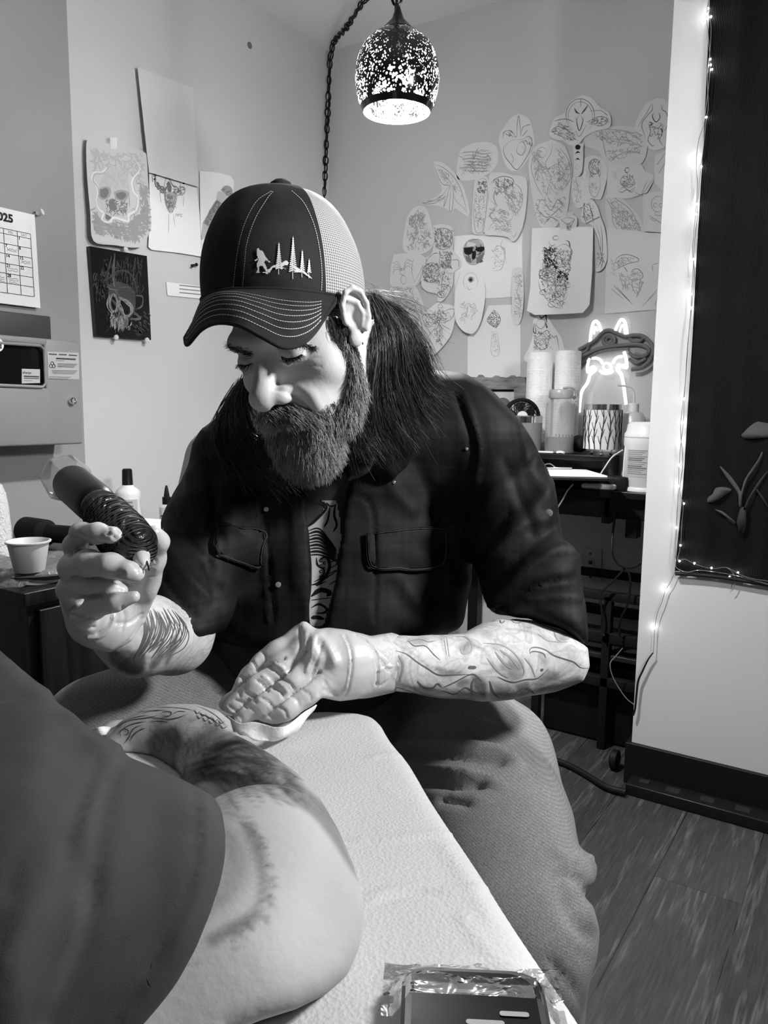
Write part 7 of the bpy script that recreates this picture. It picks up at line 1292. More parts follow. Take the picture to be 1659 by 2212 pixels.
a_, b__ = onp(52, 1192, 2, ZCb + .03), onp(100, 1190, 2, ZCb + .03); a_ = onp(50, 1180, 1, TR[1] + .20); b__ = onp(100, 1176, 1, TR[1] + .20); c__ = onp(200, 1180, 1, TR[1] + .24)
for q in (a_, b__, c__): q[2] = ZCb + .038
mb = MB(); mb.tube([a_, a_ + (b__ - a_) * .1, b__, b__ + (c__ - b__) * .08], [.028, .036, .036, .026], 24); mb.obj('roller_head', mat('matte_black', .006, .7), rl)
mb = MB(); mb.tube([b__, c__], .024, 24); mb.obj('handle', mat('gloss_black', .006), rl)
wb_ = onp(-4, 1216, 2, ZCb); s = ((wb_ - C_) @ F_) / FPX; mb = MB(); mb.lathe(wb_, (0, 0, 1), [(24 * s, 0), (30 * s, 6 * s), (31 * s, 60 * s), (27 * s, 120 * s), (23 * s, 150 * s), (16 * s, 170 * s), (6 * s, 176 * s)], 40)
mt, t, b = nt('bubble_film'); b.inputs['Base Color'].default_value = g4(.62); b.inputs['Roughness'].default_value = .16; n = tex(t, Scale=75., Detail=3., Distortion=1.5); add_bump(t, b, n.outputs[0], 1., .006); tag(mb.obj('wrapped_bottle', mt), 'tall bottle wrapped in crinkled clear film at left photo edge', 'bottle')
# ================================================================== SHARPS BOX
XB = XJ + .125; q = lambda x, y, X=XB: onp(x, y, 0, X)
tr_, br_, bl_ = q(174, 738), q(178, 962), q(-60, 975)
sb = thing('sharps_box', 'grey wall-mounted sharps disposal box with dark window and lock', 'sharps container', (XJ, br_[1] - .15, br_[2]))
GP = mat('grey_box_plastic', .21, .5, bump=.05, bscale=500.); yR = (tr_[1] + br_[1]) / 2; zT, zB = tr_[2], br_[2] + .004; yL = yR - .34
mb = MB()
win = dict(y0=yL + .05, y1=q(100, 800)[1], z0=q(60, 838)[2], z1=q(60, 738)[2])
mb.box((XJ, yL, zB), (XB - .012, yR, zT), bev=.006)
wy1 = q(98, 800)[1]; wz1, wz0 = q(98, 746)[2], q(98, 838)[2]
mb.box((XB - .018, wy1, zB), (XB, yR, zT), bev=.006); mb.box((XB - .018, yL, zB), (XB, wy1 + .012, wz0), bev=.006); mb.box((XB - .018, yL, wz1), (XB, wy1 + .012, zT), bev=.005)
mb.obj('box_body', GP, sb)
mb = MB(); fr = [[XB + .002, yL + .02, wz1 - .004], [XB + .002, wy1 - .012, wz1 - .002], [XB + .002, wy1 - .002, wz1 - .012], [XB + .002, wy1 - .002, wz0 + .012], [XB + .002, wy1 - .012, wz0 + .002], [XB + .002, yL + .02, wz0 + .004]]; mb.tube(spl(fr, 1), .004, 8); mb.obj('window_frame', GP, sb)
mb = MB(); mb.box((XB - .013, yL + .01, wz0), (XB - .009, wy1, wz1)); mb.obj('window', mat('dark_window', .006, .12), sb)
def wallsheet(parent, name, X, pts, mts, items, textd=()):
    mb = MB(); P = [onp(x, y, 0, X) for x, y in pts]; mb.prism(P, np.array([.0006, 0, 0]), 0)
    for (x0, y0), (x1, y1), wd, mi in items: mb.ribbon([onp(x0, y0, 0, X + .0009), onp(x1, y1, 0, X + .0009)], np.array([1., 0, 0]), wd, mi, False)
    for s_, x, y, sz, mi in textd: text(mb, s_, onp(x, y, 0, X + .0011), (0, 1, 0), (0, 0, 1), sz, mi, .0002)
    return mb.obj(name, mts, parent, smooth=False, fix=False)
k3 = lambda x, y: (x / 3.456, 660 + y / 3.456)
LM = [mat('sticker_grey', .40, .5), mat('sticker_ink', .03, .5), mat('sticker_white', .75, .5)]
it = [(k3(365, 362), k3(425, 366), .003, 1), (k3(440, 366), k3(498, 368), .003, 1), (k3(512, 370), k3(576, 374), .003, 1), (k3(418, 395), k3(565, 402), .0042, 1), (k3(415, 412), k3(480, 414), .0008, 1)]
for i in range(4): it.append((k3(430, 434 + i * 8), k3(577 - i * 8, 438 + i * 8), .0012, 1))
for i in range(4): it.append((k3(385 + i * 3, 484 + i * 8), k3(580 - i * 9, 487 + i * 8), .0011, 1))
for i in range(3): it.append((k3(366, 530 + i * 8), k3(530 - i * 12, 534 + i * 8), .0009, 1))
lb = wallsheet(sb, 'warning_label', XB + .0005, [k3(352, 345), k3(586, 352), k3(592, 552), k3(360, 548)], LM, it)
mb = MB(); cbz = onp(*k3(391, 445), 0, XB + .002)
for a in (90, 210, 330):
    a = math.radians(a); cc = cbz + np.array([0, math.cos(a), math.sin(a)]) * .0045; mb.tube([cc + np.array([0, math.cos(t), math.sin(t)]) * .0042 for t in np.linspace(0, 2 * math.pi, 17)[:-1]], .0009, 5, closed=True)
mb.obj('biohazard_mark', LM[1], sb)
wallsheet(sb, 'window_card', XB - .0085, [k3(162, 472), k3(298, 476), k3(298, 578), k3(162, 582)], [mat('card_grey', .45, .5), LM[1], LM[2]], [(k3(178, 528), k3(292, 532), .0035, 1), (k3(178, 542), k3(292, 546), .002, 1), (k3(180, 560), k3(240, 562), .0009, 1)], [('explore' if False else 'sharps', *k3(170, 508), .009, 1)])
mb = MB(); lk = onp(*k3(533, 710), 0, XB); mb.lathe(lk, (1, 0, 0), [(.0105, 0), (.0105, .008), (.009, .011), (.006, .0115), (.0055, .009)], 28); mb.obj('lock', mat('chrome', .8, .12, 1.), sb)
mb = MB(); mb.box((XJ, q(110, 700, XJ + .05)[1] - .34, zT + .001), (XJ + .05, q(110, 700, XJ + .05)[1], onp(105, 683, 0, XJ + .05)[2]), bev=.003); mb.obj('mount_bracket', mat('dark_grey_plastic', .035, .5), sb)
mb = MB(); p = onp(0, 745, 0, XB + .003); mb.lathe(p + np.array([0, -.008, 0]), (1, 0, 0), [(.017, 0), (.017, .001)], 28, 0); text(mb, 'd', onp(-4, 752, 0, XB + .0045), (0, 1, 0), (0, 0, 1), .018, 1, .001); mb.obj('round_sticker', [LM[2], LM[1]], sb, smooth=False, fix=False)
# ================================================================== DESK NOOK
YD = 2.24; dz = onp(1250, 1056, 1, YD)[2]; xl = onp(1100, 1056, 1, YD)[0] - .35; xr_ = .15
print('desk z', dz, 'riser', onp(1250, 983, 1, 2.34)[2])
DK = mat('desk_black', .010, .28)
desk = thing('desk', 'black desk with thick apron standing in the nook', 'desk', (xl + .5, 2.43, 0))
mb = MB(); mb.box((xl, YD, dz - .022), (xr_, YB - .004, dz), bev=.003); mb.obj('desktop', DK, desk)
mb = MB(); mb.box((xl, YD + .03, dz - .085), (xr_, YD + .06, dz - .022), bev=.002); mb.box((xl, YD + .06, dz - .075), (xr_, YD + .12, dz - .022), bev=.002); mb.obj('apron', DK, desk)
for xx in (xl + .05, xr_ - .06):
    for ya in (YD + .06, YB - .06): mb = MB(); mb.box((xx, ya, 0), (xx + .04, ya + .04, dz - .03)); mb.obj('leg', DK, desk)
y_ = YD + .02
p = onp(1308, 1114, 1, y_); mb = MB(); mb.box((p[0] - .012, y_, dz - .10), (p[0] + .012, y_ + .05, dz - .08)); mb.box((p[0] - .006, y_ + .01, dz - .082), (p[0] + .006, y_ + .03, dz - .02)); mb.obj('clamp', DK, desk); mb = MB()
mb.box((onp(1352, 1120, 1, y_)[0], y_, onp(1352, 1162, 1, y_)[2]), (onp(1376, 1120, 1, y_)[0], y_ + .05, dz - .08)); mb.obj('clamp', DK, desk)
YR = 2.34; rz = onp(1250, 983, 1, YR)[2]
rs = thing('monitor_riser', 'black riser shelf on the desk carrying bottles and lamp', 'shelf', (onp(1250, 983, 1, YR)[0], 2.45, dz))
xrr = onp(1316, 983, 1, YR)[0]; mb = MB(); mb.box((xl + .1, YR, rz - .018), (xrr, YB - .01, rz), bev=.002); mb.obj('shelf_board', DK, rs)
mb = MB(); mb.box((xl + .1, YR + .04, dz + .0005), (xrr - .02, YR + .055, rz - .018)); mb.box((xrr - .02, YR + .0, dz + .0005), (xrr, YB - .02, rz - .018)); mb.obj('riser_panel', DK, rs)
def on(px, py, y, z=None):
    p = onp(px, py, 1, y)
    if z is not None: p[2] = z
    return p
def sc_(y, px=1250): return ((onp(px, 950, 1, y) - C_) @ F_) / FPX
# water bottle
y = 2.40; s = sc_(y, 1207); b0 = on(1207, 975, y, rz)
CLB = mat('smoky_bottle', .42, .2); CLB.node_tree.nodes['Principled BSDF'].inputs['Alpha'].default_value = .42
wb2 = thing('water_bottle', 'translucent wide-mouth water bottle with looped lid on the riser', 'bottle', b0)
mb = MB(); mb.lathe(b0, (0, 0, 1), [(27 * s, 0), (30 * s, 2 * s), (31 * s, 8 * s), (31 * s, 95 * s), (30 * s, 106 * s), (24 * s, 113 * s), (22 * s, 115 * s), (22 * s, 124 * s)], 40); mb.obj('bottle_body', CLB, wb2)
mb = MB(); mb.lathe(b0, (0, 0, 1), [(27 * s, 2 * s), (28 * s, 34 * s), (.001, 34 * s)], 32, cap1=False)
for i in range(14): a = math.pi * 2 * i / 24 - 1.2; mb.tube([b0 + np.array([28.4 * s * math.cos(a), 28.4 * s * math.sin(a), 16 * s]), b0 + np.array([28.4 * s * math.cos(a), 28.4 * s * math.sin(a), 40 * s])], .0014, 6)
mb.obj('bottle_insert', mat('dark_insert', .02, .4), wb2)
mb = MB(); mb.lathe(b0, (0, 0, 1), [(25 * s, 117 * s), (26 * s, 119 * s), (26 * s, 133 * s), (24 * s, 136 * s)], 36); mb.obj('lid', mat('grey_lid', .30, .35), wb2)
mb = MB(); sd_ = nrm([R_[0], R_[1], 0]); mb.tube(spl([b0 + sd_ * 4 * s + [0, 0, 139 * s], b0 + sd_ * 22 * s + [0, 0, 140 * s], b0 + sd_ * 31 * s + [0, 0, 134 * s], b0 + sd_ * 33 * s + [0, 0, 124 * s], b0 + sd_ * 26 * s + [0, 0, 116 * s]], 6), [2.6 * s, 3.2 * s, 3 * s], 8); mb.obj('lid_loop', mat('grey_lid', .30), wb2)
# canister with clip fan
y = 2.36; s = sc_(y, 1135); b0 = on(1134, 975, y, rz)
cn = thing('steel_canister', 'grey canister with chrome rim beside the plaid shoulder', 'canister', b0); mb = MB(); mb.lathe(b0, (0, 0, 1), [(32 * s, 0), (33 * s, 3 * s), (35 * s, 64 * s)], 40); mb.obj('canister_body', mat('canister_grey', .16, .5), cn)
mb = MB(); mb.lathe(b0, (0, 0, 1), [(35.2 * s, 64 * s), (35.5 * s, 77 * s), (34 * s, 79 * s), (31 * s, 78 * s), (31 * s, 60 * s)], 40, cap0=False, cap1=False); mb.obj('chrome_rim', mat('chrome', .8), cn)
fc = on(1127, 900, y + .065); fn = thing('clip_fan', 'small black round cage fan standing behind the canister', 'fan', fc); fx = nrm(R_ * [1, 1, 0] + 0); nf = nrm(np.array([-fx[1], fx[0], 0])); nf = nf if nf @ F_ < 0 else -nf; R1 = 37 * s
def circ(r, off=0, n=36): return [fc + fx * r * math.cos(t) + np.array([0, 0, 1]) * r * math.sin(t) + nf * off for t in np.linspace(0, 2 * math.pi, n + 1)[:-1]]
mb = MB(); mb.tube(circ(R1, .0), .0065, 8, closed=True); mb.tube(circ(R1, -.012), .0065, 8, closed=True)
for r in (R1 * .80, R1 * .6, R1 * .45): mb.tube(circ(r, .012), .0009, 5, closed=True)
for i in range(22):
    t0 = 2 * math.pi * i / 22; mb.tube([fc + fx * r * math.cos(t0 + 1.3 * (1 - r / R1)) + np.array([0, 0, 1]) * r * math.sin(t0 + 1.3 * (1 - r / R1)) + nf * .010 for r in np.linspace(R1 * .32, R1, 7)], .0013, 5)
mb.obj('fan_cage', mat('matte_black', .006), fn)
mb = MB(); mb.lathe(fc, nf, [(R1 * .33, .004), (R1 * .33, .014), (R1 * .28, .018)], 28); mb.obj('fan_badge', mat('white_plastic', .7), fn)
mb = MB()
for i in range(5):
    t0 = 2 * math.pi * i / 5; G = [[fc + fx * r * math.cos(t0 + u) + np.array([0, 0, 1]) * r * math.sin(t0 + u) + nf * (-.012 + .012 * u) for u in np.linspace(0, .9, 5)] for r in np.linspace(R1 * .25, R1 * .85, 4)]; mb.grid(G)
mb.obj('fan_blades', mat('dark_blade', .03, .4), fn, fix=False)
mb = MB(); mb.obox(np.array([fc[0], fc[1] + .01, (fc[2] - R1 + rz) / 2]), (.05, .018, fc[2] - R1 - rz), np.eye(3), bev=.004); mb.obj('fan_foot', mat('matte_black', .006), fn)
# picture frame with rough bark edge
y = YB - .045; fr_ = thing('rustic_frame', 'rough wooden picture frame with bark edge, behind the fan', 'picture frame', on(1080, 870, y))
def fp_(px, py, dy=0): return onp(px, py, 1, y + dy)
def frame_mat():
    mt, t, b = nt('weathered_wood'); n = tex(t, scale=(1, 1, 6), Scale=14., Detail=6.); r = ramp(t, n.outputs[0], [(.3, .10), (.7, .34)]); t.links.new(r.outputs[0], b.inputs['Base Color']); b.inputs['Roughness'].default_value = .8; add_bump(t, b, n.outputs[0], .6, .004); return mt
FM = frame_mat(); mb = MB(); tops = [(1000 + i * 7, 812 + 5 * mnoise.noise(Vector((i * .9, 0, 0))) + (3 if i % 5 else -1)) for i in range(20)]
mb.prism([fp_(*p) for p in tops] + [fp_(1137, 841), fp_(1000, 841)], (0, .03, 0)); mb.prism([fp_(1110, 841), fp_(1137, 841), fp_(1135, 960), fp_(1112, 960)], (0, .03, 0)); mb.prism([fp_(1000, 841), fp_(1025, 841), fp_(1025, 960), fp_(1000, 960)], (0, .03, 0)); mb.prism([fp_(1025, 940), fp_(1112, 940), fp_(1112, 960), fp_(1025, 960)], (0, .03, 0)); mb.obj('frame_wood', FM, fr_, smooth=False)
mb = MB(); mb.prism([fp_(1025, 841, .014), fp_(1112, 841, .014), fp_(1112, 942, .014), fp_(1025, 942, .014)], (0, .004, 0), 0); mb.lathe(fp_(1086, 878, .013), (0, -1, 0), [(.032, 0), (.032, .001)], 24, 1); mb.prism([fp_(1025, 841, .012), fp_(1112, 841, .012), fp_(1112, 846, .012), fp_(1025, 846, .012)], (0, .002, 0), 2); mb.obj('picture', [mat('picture_pale', .6, .6), mat('picture_moon', .12, .6), BLK], fr_, smooth=False)
# paper towel rolls
def towel_mat():
    mt, t, b = nt('quilted_towel'); b.inputs['Base Color'].default_value = g4(.84); b.inputs['Roughness'].default_value = .9
    v = tex(t, 'ShaderNodeTexVoronoi', Scale=110.); v.inputs['Randomness'].default_value = .2; w_ = tex(t, 'ShaderNodeTexChecker', rot=(0, .785, .0), Scale=32.); ad = N(t, 'ShaderNodeMath', operation='MULTIPLY'); t.links.new(v.outputs['Distance'], ad.inputs[0]); t.links.new(w_.outputs['Fac'], ad.inputs[1]); add_bump(t, b, ad.outputs[0], .9, .004); return mt
TWM = towel_mat()
for px, y, rr, top, lbl in ((1159, 2.50, 27, 763, 'white quilted paper towel roll nearest the wooden frame'), (1219, 2.535, 27, 759, 'white quilted paper towel roll directly behind the water bottle')):
    s = sc_(y, px); b0 = on(px, 975, y, rz); zt = onp(px, top, 1, y)[2] - rz; t_ = thing('paper_towel_roll', lbl, 'paper towel roll', b0, 'paper towel rolls on the riser'); mb = MB(); mb.lathe(b0, (0, 0, 1), [(rr * s * .97, 0), (rr * s, .004), (rr * s, zt - .004), (rr * s * .97, zt), (.02, zt), (.02, zt - .03)], 48, cap1=False); mb.obj('towel', TWM, t_)
    mb = MB(); mb.lathe(b0, (0, 0, 1), [(.0205, .0), (.0205, zt - .001), (.018, zt - .001)], 24, cap0=False, cap1=False); mb.obj('cardboard_core', mat('cardboard', .3, .8), t_)
# candle lamp with branches
y = 2.385; s = sc_(y, 1300); b0 = on(1299, 975, y, rz); cnd = thing('branch_candle_holder', 'cylindrical glass candle holder with dark branch pattern and chrome rim', 'candle holder', b0)
H0, H1 = 14 * s, 98 * s; R0 = 39 * s
mb = MB(); mb.lathe(b0, (0, 0, 1), [(R0, H0), (R0, H1), (R0 - .002, H1), (R0 - .002, H0)], 48, cap0=False, cap1=False); mb.obj('frosted_glass', mat('frosted_glass', .66, .4), cnd)
mb = MB(); mb.lathe(b0, (0, 0, 1), [(R0 + .0008, H1 - .5 * s), (R0 + .0008, H1 + 11 * s), (R0 - .002, H1 + 11 * s), (R0 - .002, H1)], 48, cap0=False, cap1=False); mb.obj('chrome_band', mat('chrome', .8), cnd)
mb = MB(); fa = math.atan2(*((C_ - b0)[:2][::-1])); r_ = random.Random(4)
def cyl(a, z): return b0 + np.array([(R0 + .0012) * math.cos(fa + a), (R0 + .0012) * math.sin(fa + a), z])
for tr_i in range(9):
    a0 = -1.45 + tr_i * .36; P = [cyl(a0 + .06 * math.sin(t * 5 + tr_i), H0 + (H1 - H0) * t) for t in np.linspace(0, 1, 9)]; mb.tube(P, [.0016, .0013, .0009], 5)
    for k in range(5):
        t = .12 + k * .17; sg = 1 if k % 2 else -1; mb.tube([cyl(a0 + .06 * math.sin(t * 5 + tr_i) + sg * .16 * u ** .8, H0 + (H1 - H0) * min(.99, t + .22 * u)) for u in np.linspace(0, 1, 5)], [.0012, .0006], 5)
mb.obj('branch_pattern', mat('branch_black', .012, .5), cnd)
for a in (0, 2.1, 4.2): mb = MB(); mb.ball(b0 + np.array([R0 * .6 * math.cos(a + fa), R0 * .6 * math.sin(a + fa), .0065]), .0065, n=12); mb.tube([b0 + np.array([R0 * .6 * math.cos(a + fa), R0 * .6 * math.sin(a + fa), .01]), b0 + np.array([R0 * .7 * math.cos(a + fa), R0 * .7 * math.sin(a + fa), H0])], .002, 8); mb.obj('ball_foot', mat('chrome', .8), cnd)
mb = MB(); b1 = on(1250, 975, 2.47, rz); mb.ball(b1 + [0, 0, .03], .032, n=16, sc=(1, 1, .9)); tag(mb.obj('black_pouch', mat('pouch_black', .012, .6, bump=.6, bscale=40.)), 'small black rounded pouch between bottle and branch holder', 'pouch')
mb = MB(); p = on(1180, 978, 2.36, rz); mb.obox(p + [0, 0, .004], (.05, .02, .006), [nrm([1, .1, 0]), nrm([-.1, 1, 0]), [0, 0, 1]], bev=.002); tag(mb.obj('white_eraser', WP), 'flat white eraser at riser edge below the water bottle', 'eraser')
mb = MB(); p = on(1210, 981, 2.355, rz); mb.tube(spl([p + [-.012, 0, .004], p + [0, .002, .006], p + [.014, -.002, .004]], 4), .004, 8); tag(mb.obj('earbud', WP), 'tiny white earbud lying on the riser edge', 'earbud')
# pump bottle
y = 2.46; b0 = on(1362, 1000, y, dz); s = sc_(y, 1362); zt = onp(1362, 893, 1, y)[2] - dz; pb_ = thing('pump_bottle', 'clear squeeze bottle with bent spout behind the wipes tub', 'bottle', b0)
mb = MB(); mb.lathe(b0, (0, 0, 1), [(24 * s, 0), (26 * s, 4 * s), (26 * s, zt - 10 * s), (20 * s, zt), (10 * s, zt + 4 * s)], 32, sc=(1, 1)); mb.obj('bottle_body', clear('milky_plastic', .6, .75, .25), pb_)
mb = MB(); mb.lathe(b0, (0, 0, 1), [(11 * s, zt + 2 * s), (11 * s, zt + 20 * s), (8 * s, zt + 22 * s)], 24); mb.obj('cap', WP, pb_)
t0 = b0 + np.array([0, 0, zt + 20 * s]); mb = MB(); mb.tube(spl([t0, t0 + [0, 0, 22 * s], t0 + sd_ * -6 * s + [0, 0, 34 * s], t0 + sd_ * -20 * s + [0, 0, 38 * s], t0 + sd_ * -36 * s + [0, 0, 39 * s]], 6), 2. * s, 8); mb.obj('spout', WP, pb_)
# wipes tub (large, white, handle) at the partition
y = 2.34; s = sc_(y, 1395); b0 = on(1396, 1026, y, dz + .012); tub = thing('wipes_tub', 'white rounded plastic tub with printed label and wire handle at partition', 'tub', b0)
mb = MB(); mb.lathe(b0, (0, 0, 1), [(46 * s, 0), (48 * s, 3 * s), (48 * s, 84 * s), (50 * s, 88 * s), (50 * s, 104 * s), (47 * s, 106 * s)], 48); mb.obj('tub_body', WP, tub)
mb = MB(); mb.lathe(b0, (0, 0, 1), [(50 * s, 106 * s), (50 * s, 112 * s), (46 * s, 118 * s), (44 * s, 132 * s), (38 * s, 138 * s)], 48); mb.obj('lid', clear('lid_milky', .9, .8, .3), tub)
fa = math.atan2(*((C_ - b0)[:2][::-1])); mb = MB(); rr = 48.6 * s; G = [[b0 + np.array([rr * math.cos(fa + a), rr * math.sin(fa + a), z]) for a in np.linspace(-1.0, 1.15, 16)] for z in (22 * s, 40 * s, 60 * s, 80 * s)]; mb.grid(G)
for k in range(13):
    z = 78 * s - k * 4.1 * s; 
    for (a0, a1) in ((-.9, .0), (.1, 1.05)):
        mb.ribbon([b0 + np.array([(rr + .0006) * math.cos(fa + a), (rr + .0006) * math.sin(fa + a), z]) for a in np.linspace(a0, a1 - .1 * (k % 3), 10)], np.array([math.cos(fa), math.sin(fa), 0]), (2.6 if k in (4, 5, 8, 9) else 1.1) * s, 1, False)
mb.obj('label', [mat('tub_label', .45, .5), LTX], tub, fix=False, ang=False)
mb = MB(); mb.tube(spl([b0 + sd_ * -49 * s + [0, 0, -8 * s], b0 + sd_ * -49 * s + [0, 0, 60 * s], b0 + sd_ * -46 * s + [0, 0, 95 * s], b0 + sd_ * -36 * s + [0, 0, 104 * s]], 6), 2.2 * s, 8); mb.lathe(b0 - np.array([0, 0, .012]), (0, 0, 1), [(52 * s, 0), (52 * s, .004), (50 * s, .010), (47 * s, .0118)], 48); mb.obj('bracket_stand', WP, tub)
# clipboard with paper
y0, y1 = YD + .0, 2.33; mb = MB(); P = [on(1120, 1026, 2.255), on(1330, 1034, 2.25), on(1290, 1022, 2.33), on(1150, 1014, 2.33)]
zc_ = dz + .045; cbx = thing('clipboard', 'clipboard with blank white sheets at the front of the desk', 'clipboard', (P[0] + P[1]) / 2)
Pz = [onp(1110, 1030, 2, zc_), onp(1342, 1035, 2, zc_), onp(1278, 1018, 2, zc_ + .001), onp(1120, 1012, 2, zc_ + .001)]
mb = MB(); mb.prism(Pz, (0, 0, -.006), 0); mb.obj('board', mat('black_board', .01, .4), cbx, smooth=False)
Pp = [onp(1112, 1027, 2, zc_ + .0015), onp(1312, 1031, 2, zc_ + .0015), onp(1266, 1017, 2, zc_ + .0015), onp(1122, 1013, 2, zc_ + .0015)]; mb = MB(); mb.prism(Pp, (0, 0, .004), 0); mb.obj('paper_sheets', mat('paper_bright', .82, .8), cbx, smooth=False)
p = onp(1200, 1013, 2, zc_ + .006); mb = MB(); mb.obox(p + [0, 0, .004], (.10, .02, .005), [nrm([R_[0], R_[1], 0]), nrm([-R_[1], R_[0], 0]), [0, 0, 1]], bev=.002); mb.tube(spl([p + sd_ * -.05 + [0, 0, .008], p + sd_ * -.02 + [0, 0, .016], p + sd_ * .0 + [0, 0, .006]], 4), .002, 6); mb.obj('clip', mat('chrome', .8), cbx)
mb = MB(); mb.box((Pz[0][0] + .02, YD + .03, dz), (Pz[1][0] - .02, YD + .10, zc_ - .006), bev=.003); tag(mb.obj('black_case', mat('matte_black', .006)), 'low black case supporting the clipboard on the desk', 'case')
p = onp(1292, 1052, 1, YD + .015); p[2] = dz; mb = MB(); mb.obox(p + [0, 0.01, .009], (.10, .035, .016), [nrm([1, 0, 0]), [0, 1, 0], [0, 0, 1]], bev=.006); tag(mb.obj('power_bank', WP), 'small white rounded power bank at the desk front edge', 'power bank')
for l, lbl, r, mt_ in (([(1275, 975, 2.42), (1268, 985, 2.33), (1300, 985, 2.33)], None, 0, None),
                  ([(1345, 972, 2.36), (1322, 988, 2.33), (1305, 1012, 2.31), (1296, 1026, 2.30)], 'pale cable dropping from riser to the clipboard', .0022, WP),
                  ([(1238, 1046, 2.235), (1226, 1060, 2.225), (1216, 1078, 2.22), (1205, 1096, 2.21)], 'pale cable curving over desk front beside his shoulder', .0022, WP),
                  ([(1330, 1105, 2.26), (1324, 1150, 2.24), (1322, 1190, 2.22), (1332, 1215, 2.22), (1352, 1226, 2.22), (1372, 1224, 2.23), (1392, 1212, 2.25)], 'black cable hanging under the desk in a deep loop', .0035, BLK),
                  ([(1352, 1226, 2.225), (1325, 1255, 2.22), (1297, 1284, 2.215), (1300, 1320, 2.215), (1300, 1360, 2.22), (1305, 1374, 2.22)], 'black cable passing over the rack rails to the left', .0032, BLK),
                  ([(1352, 1226, 2.22), (1361, 1250, 2.215), (1357, 1300, 2.215), (1340, 1340, 2.215), (1338, 1370, 2.22), (1345, 1385, 2.22)], 'black cable crossing the rack rails nearest the partition', .0032, BLK),
                  ([(1345, 1400, 2.2), (1330, 1418, 2.19), (1318, 1434, 2.18), (1325, 1465, 2.18), (1350, 1505, 2.17), (1372, 1524, 2.16)], 'thin shiny cable forming angle below the rack', .0016, mat('shiny_cable', .3, .3, .5))):
    if lbl is None: continue
    mb = MB(); mb.tube(spl([on(*p) for p in l], 7), r, 7); tag(mb.obj('cable', mt_), lbl, 'cable')
# wall plate with two jacks
def wplate():
    c0 = k7(325, 278); P = [onp(*k7(x, y), 1, YB - .006) for x, y in ((322, 278), (465, 290), (462, 520), (325, 512))]; mb = MB(); mb.prism(P, (0, .006, 0), 0)
    for y in (382, 427):
        c = onp(*k7(388, y), 1, YB - .0075); mb.box(c - [.012, .001, .010], c + [.012, .002, .010], 0); mb.box(c - [.007, .002, .006], c + [.007, .001, .006], 1)
    for y in (318, 488): c = onp(*k7(386, y), 1, YB - .006); mb.lathe(c, (0, -1, 0), [(.004, 0), (.003, .002)], 10, 1)
    tag(mb.obj('wall_plate', [mat('plate_ivory', .50, .4), mat('plate_dark', .03, .5)], smooth=False), 'rectangular wall plate with two network jacks under the desk', 'wall plate')
k7 = lambda x, y: (1159 + x / 3.318, 1100 + y / 3.318)
wplate()
# rack with rails
rk = thing('metal_rack', 'black metal rack with horizontal rails below the desk', 'rack', (onp(1310, 1400, 1, 2.24)[0], 2.3, 0))
def bar(mb, px0, py0, px1, py1, y, th_, dp=.03):
    a = onp(px0, py0, 1, y); b = onp(px1, py1, 1, y); mb.box((min(a[0], b[0]), y, min(a[2], b[2]) - 0), (max(a[0], b[0]), y + dp, max(a[2], b[2])), bev=.002)
xa, xb = onp(1150, 1300, 1, 2.24)[0], onp(1400, 1300, 1, 2.24)[0] + .1
zz = [(onp(1330, 1292, 1, 2.24)[2], .026), (onp(1330, 1382, 1, 2.24)[2], .032), (onp(1330, 1480, 1, 2.24)[2], .03)]
for z_0, hh in zz: 
    for ya in (2.24, 2.55): mb = MB(); mb.box((xa, ya, z_0 - hh / 2), (xb, ya + .028, z_0 + hh / 2), bev=.002); mb.obj('rail', mat('matte_black', .006), rk)
p_ = onp(1311, 1330, 1, 2.24)
for xx in (p_[0], xa + .02, xb - .04): mb = MB(); mb.box((xx - .012, 2.24, 0), (xx + .012, 2.27, zz[0][0]), bev=.002); mb.obj('upright', mat('matte_black', .006), rk)
mb = MB(); mb.box((xa, 2.25, zz[1][0] - .07), (xb, 2.56, zz[1][0] - .055), bev=.002); mb.obj('rack_shelf', mat('rack_shelf_dark', .02, .3), rk)
mb = MB(); mb.box((xa + .03, 2.29, .002), (xb - .05, 2.53, zz[1][0] - .10), bev=.01); tag(mb.obj('storage_bin', mat('bin_black', .006, .5)), 'large black storage bin filling the rack bottom', 'bin')
mb = MB(); p = onp(1328, 1640, 2, .03); mb.lathe(p + np.array([-.012, 0, 0]), (1, 0, 0), [(.02, 0), (.028, .004), (.028, .02), (.02, .024)], 24); tag(mb.obj('caster_wheel', mat('gloss_black', .006)), 'black caster wheel on the floor before the bin', 'wheel')
# power strip + floor cable
ps = thing('power_strip', 'long black power strip on floor along the right baseboard', 'power strip', onp(1450, 1745, 2, 0)); a = onp(1349, 1716, 2, 0); yy = YP - .018; 
mb = MB(); mb.box((a[0], a[1], .001), (a[0] + .75, yy, .032), bev=.004); mb.obj('strip_body', mat('black_plastic', .01), ps)
for i in range(7):
    xx = a[0] + .1 + i * .085; mb = MB(); mb.box((xx, (a[1] + yy) / 2 - .016, .032), (xx + .034, (a[1] + yy) / 2 + .014, .0335), 0); mb.obj('socket', mat('socket_dark', .025, .35), ps)
mb = MB(); mb.box((a[0] + .03, (a[1] + yy) / 2 - .01, .032), (a[0] + .055, (a[1] + yy) / 2 + .01, .037), 0); mb.obj('switch', mat('socket_dark', .025, .35), ps)
mb = MB(); mb.tube(spl([onp(1352, 1712, 2, .014), onp(1310, 1700, 2, .012), onp(1270, 1676, 2, .010), onp(1232, 1655, 2, .010), onp(1190, 1640, 2, .010), onp(1120, 1625, 2, .01)], 6), .009, 10); tag(mb.obj('floor_cable', mat('cord_matte', .008, .6)), 'thick black power cable on floor leading to the strip', 'cable')
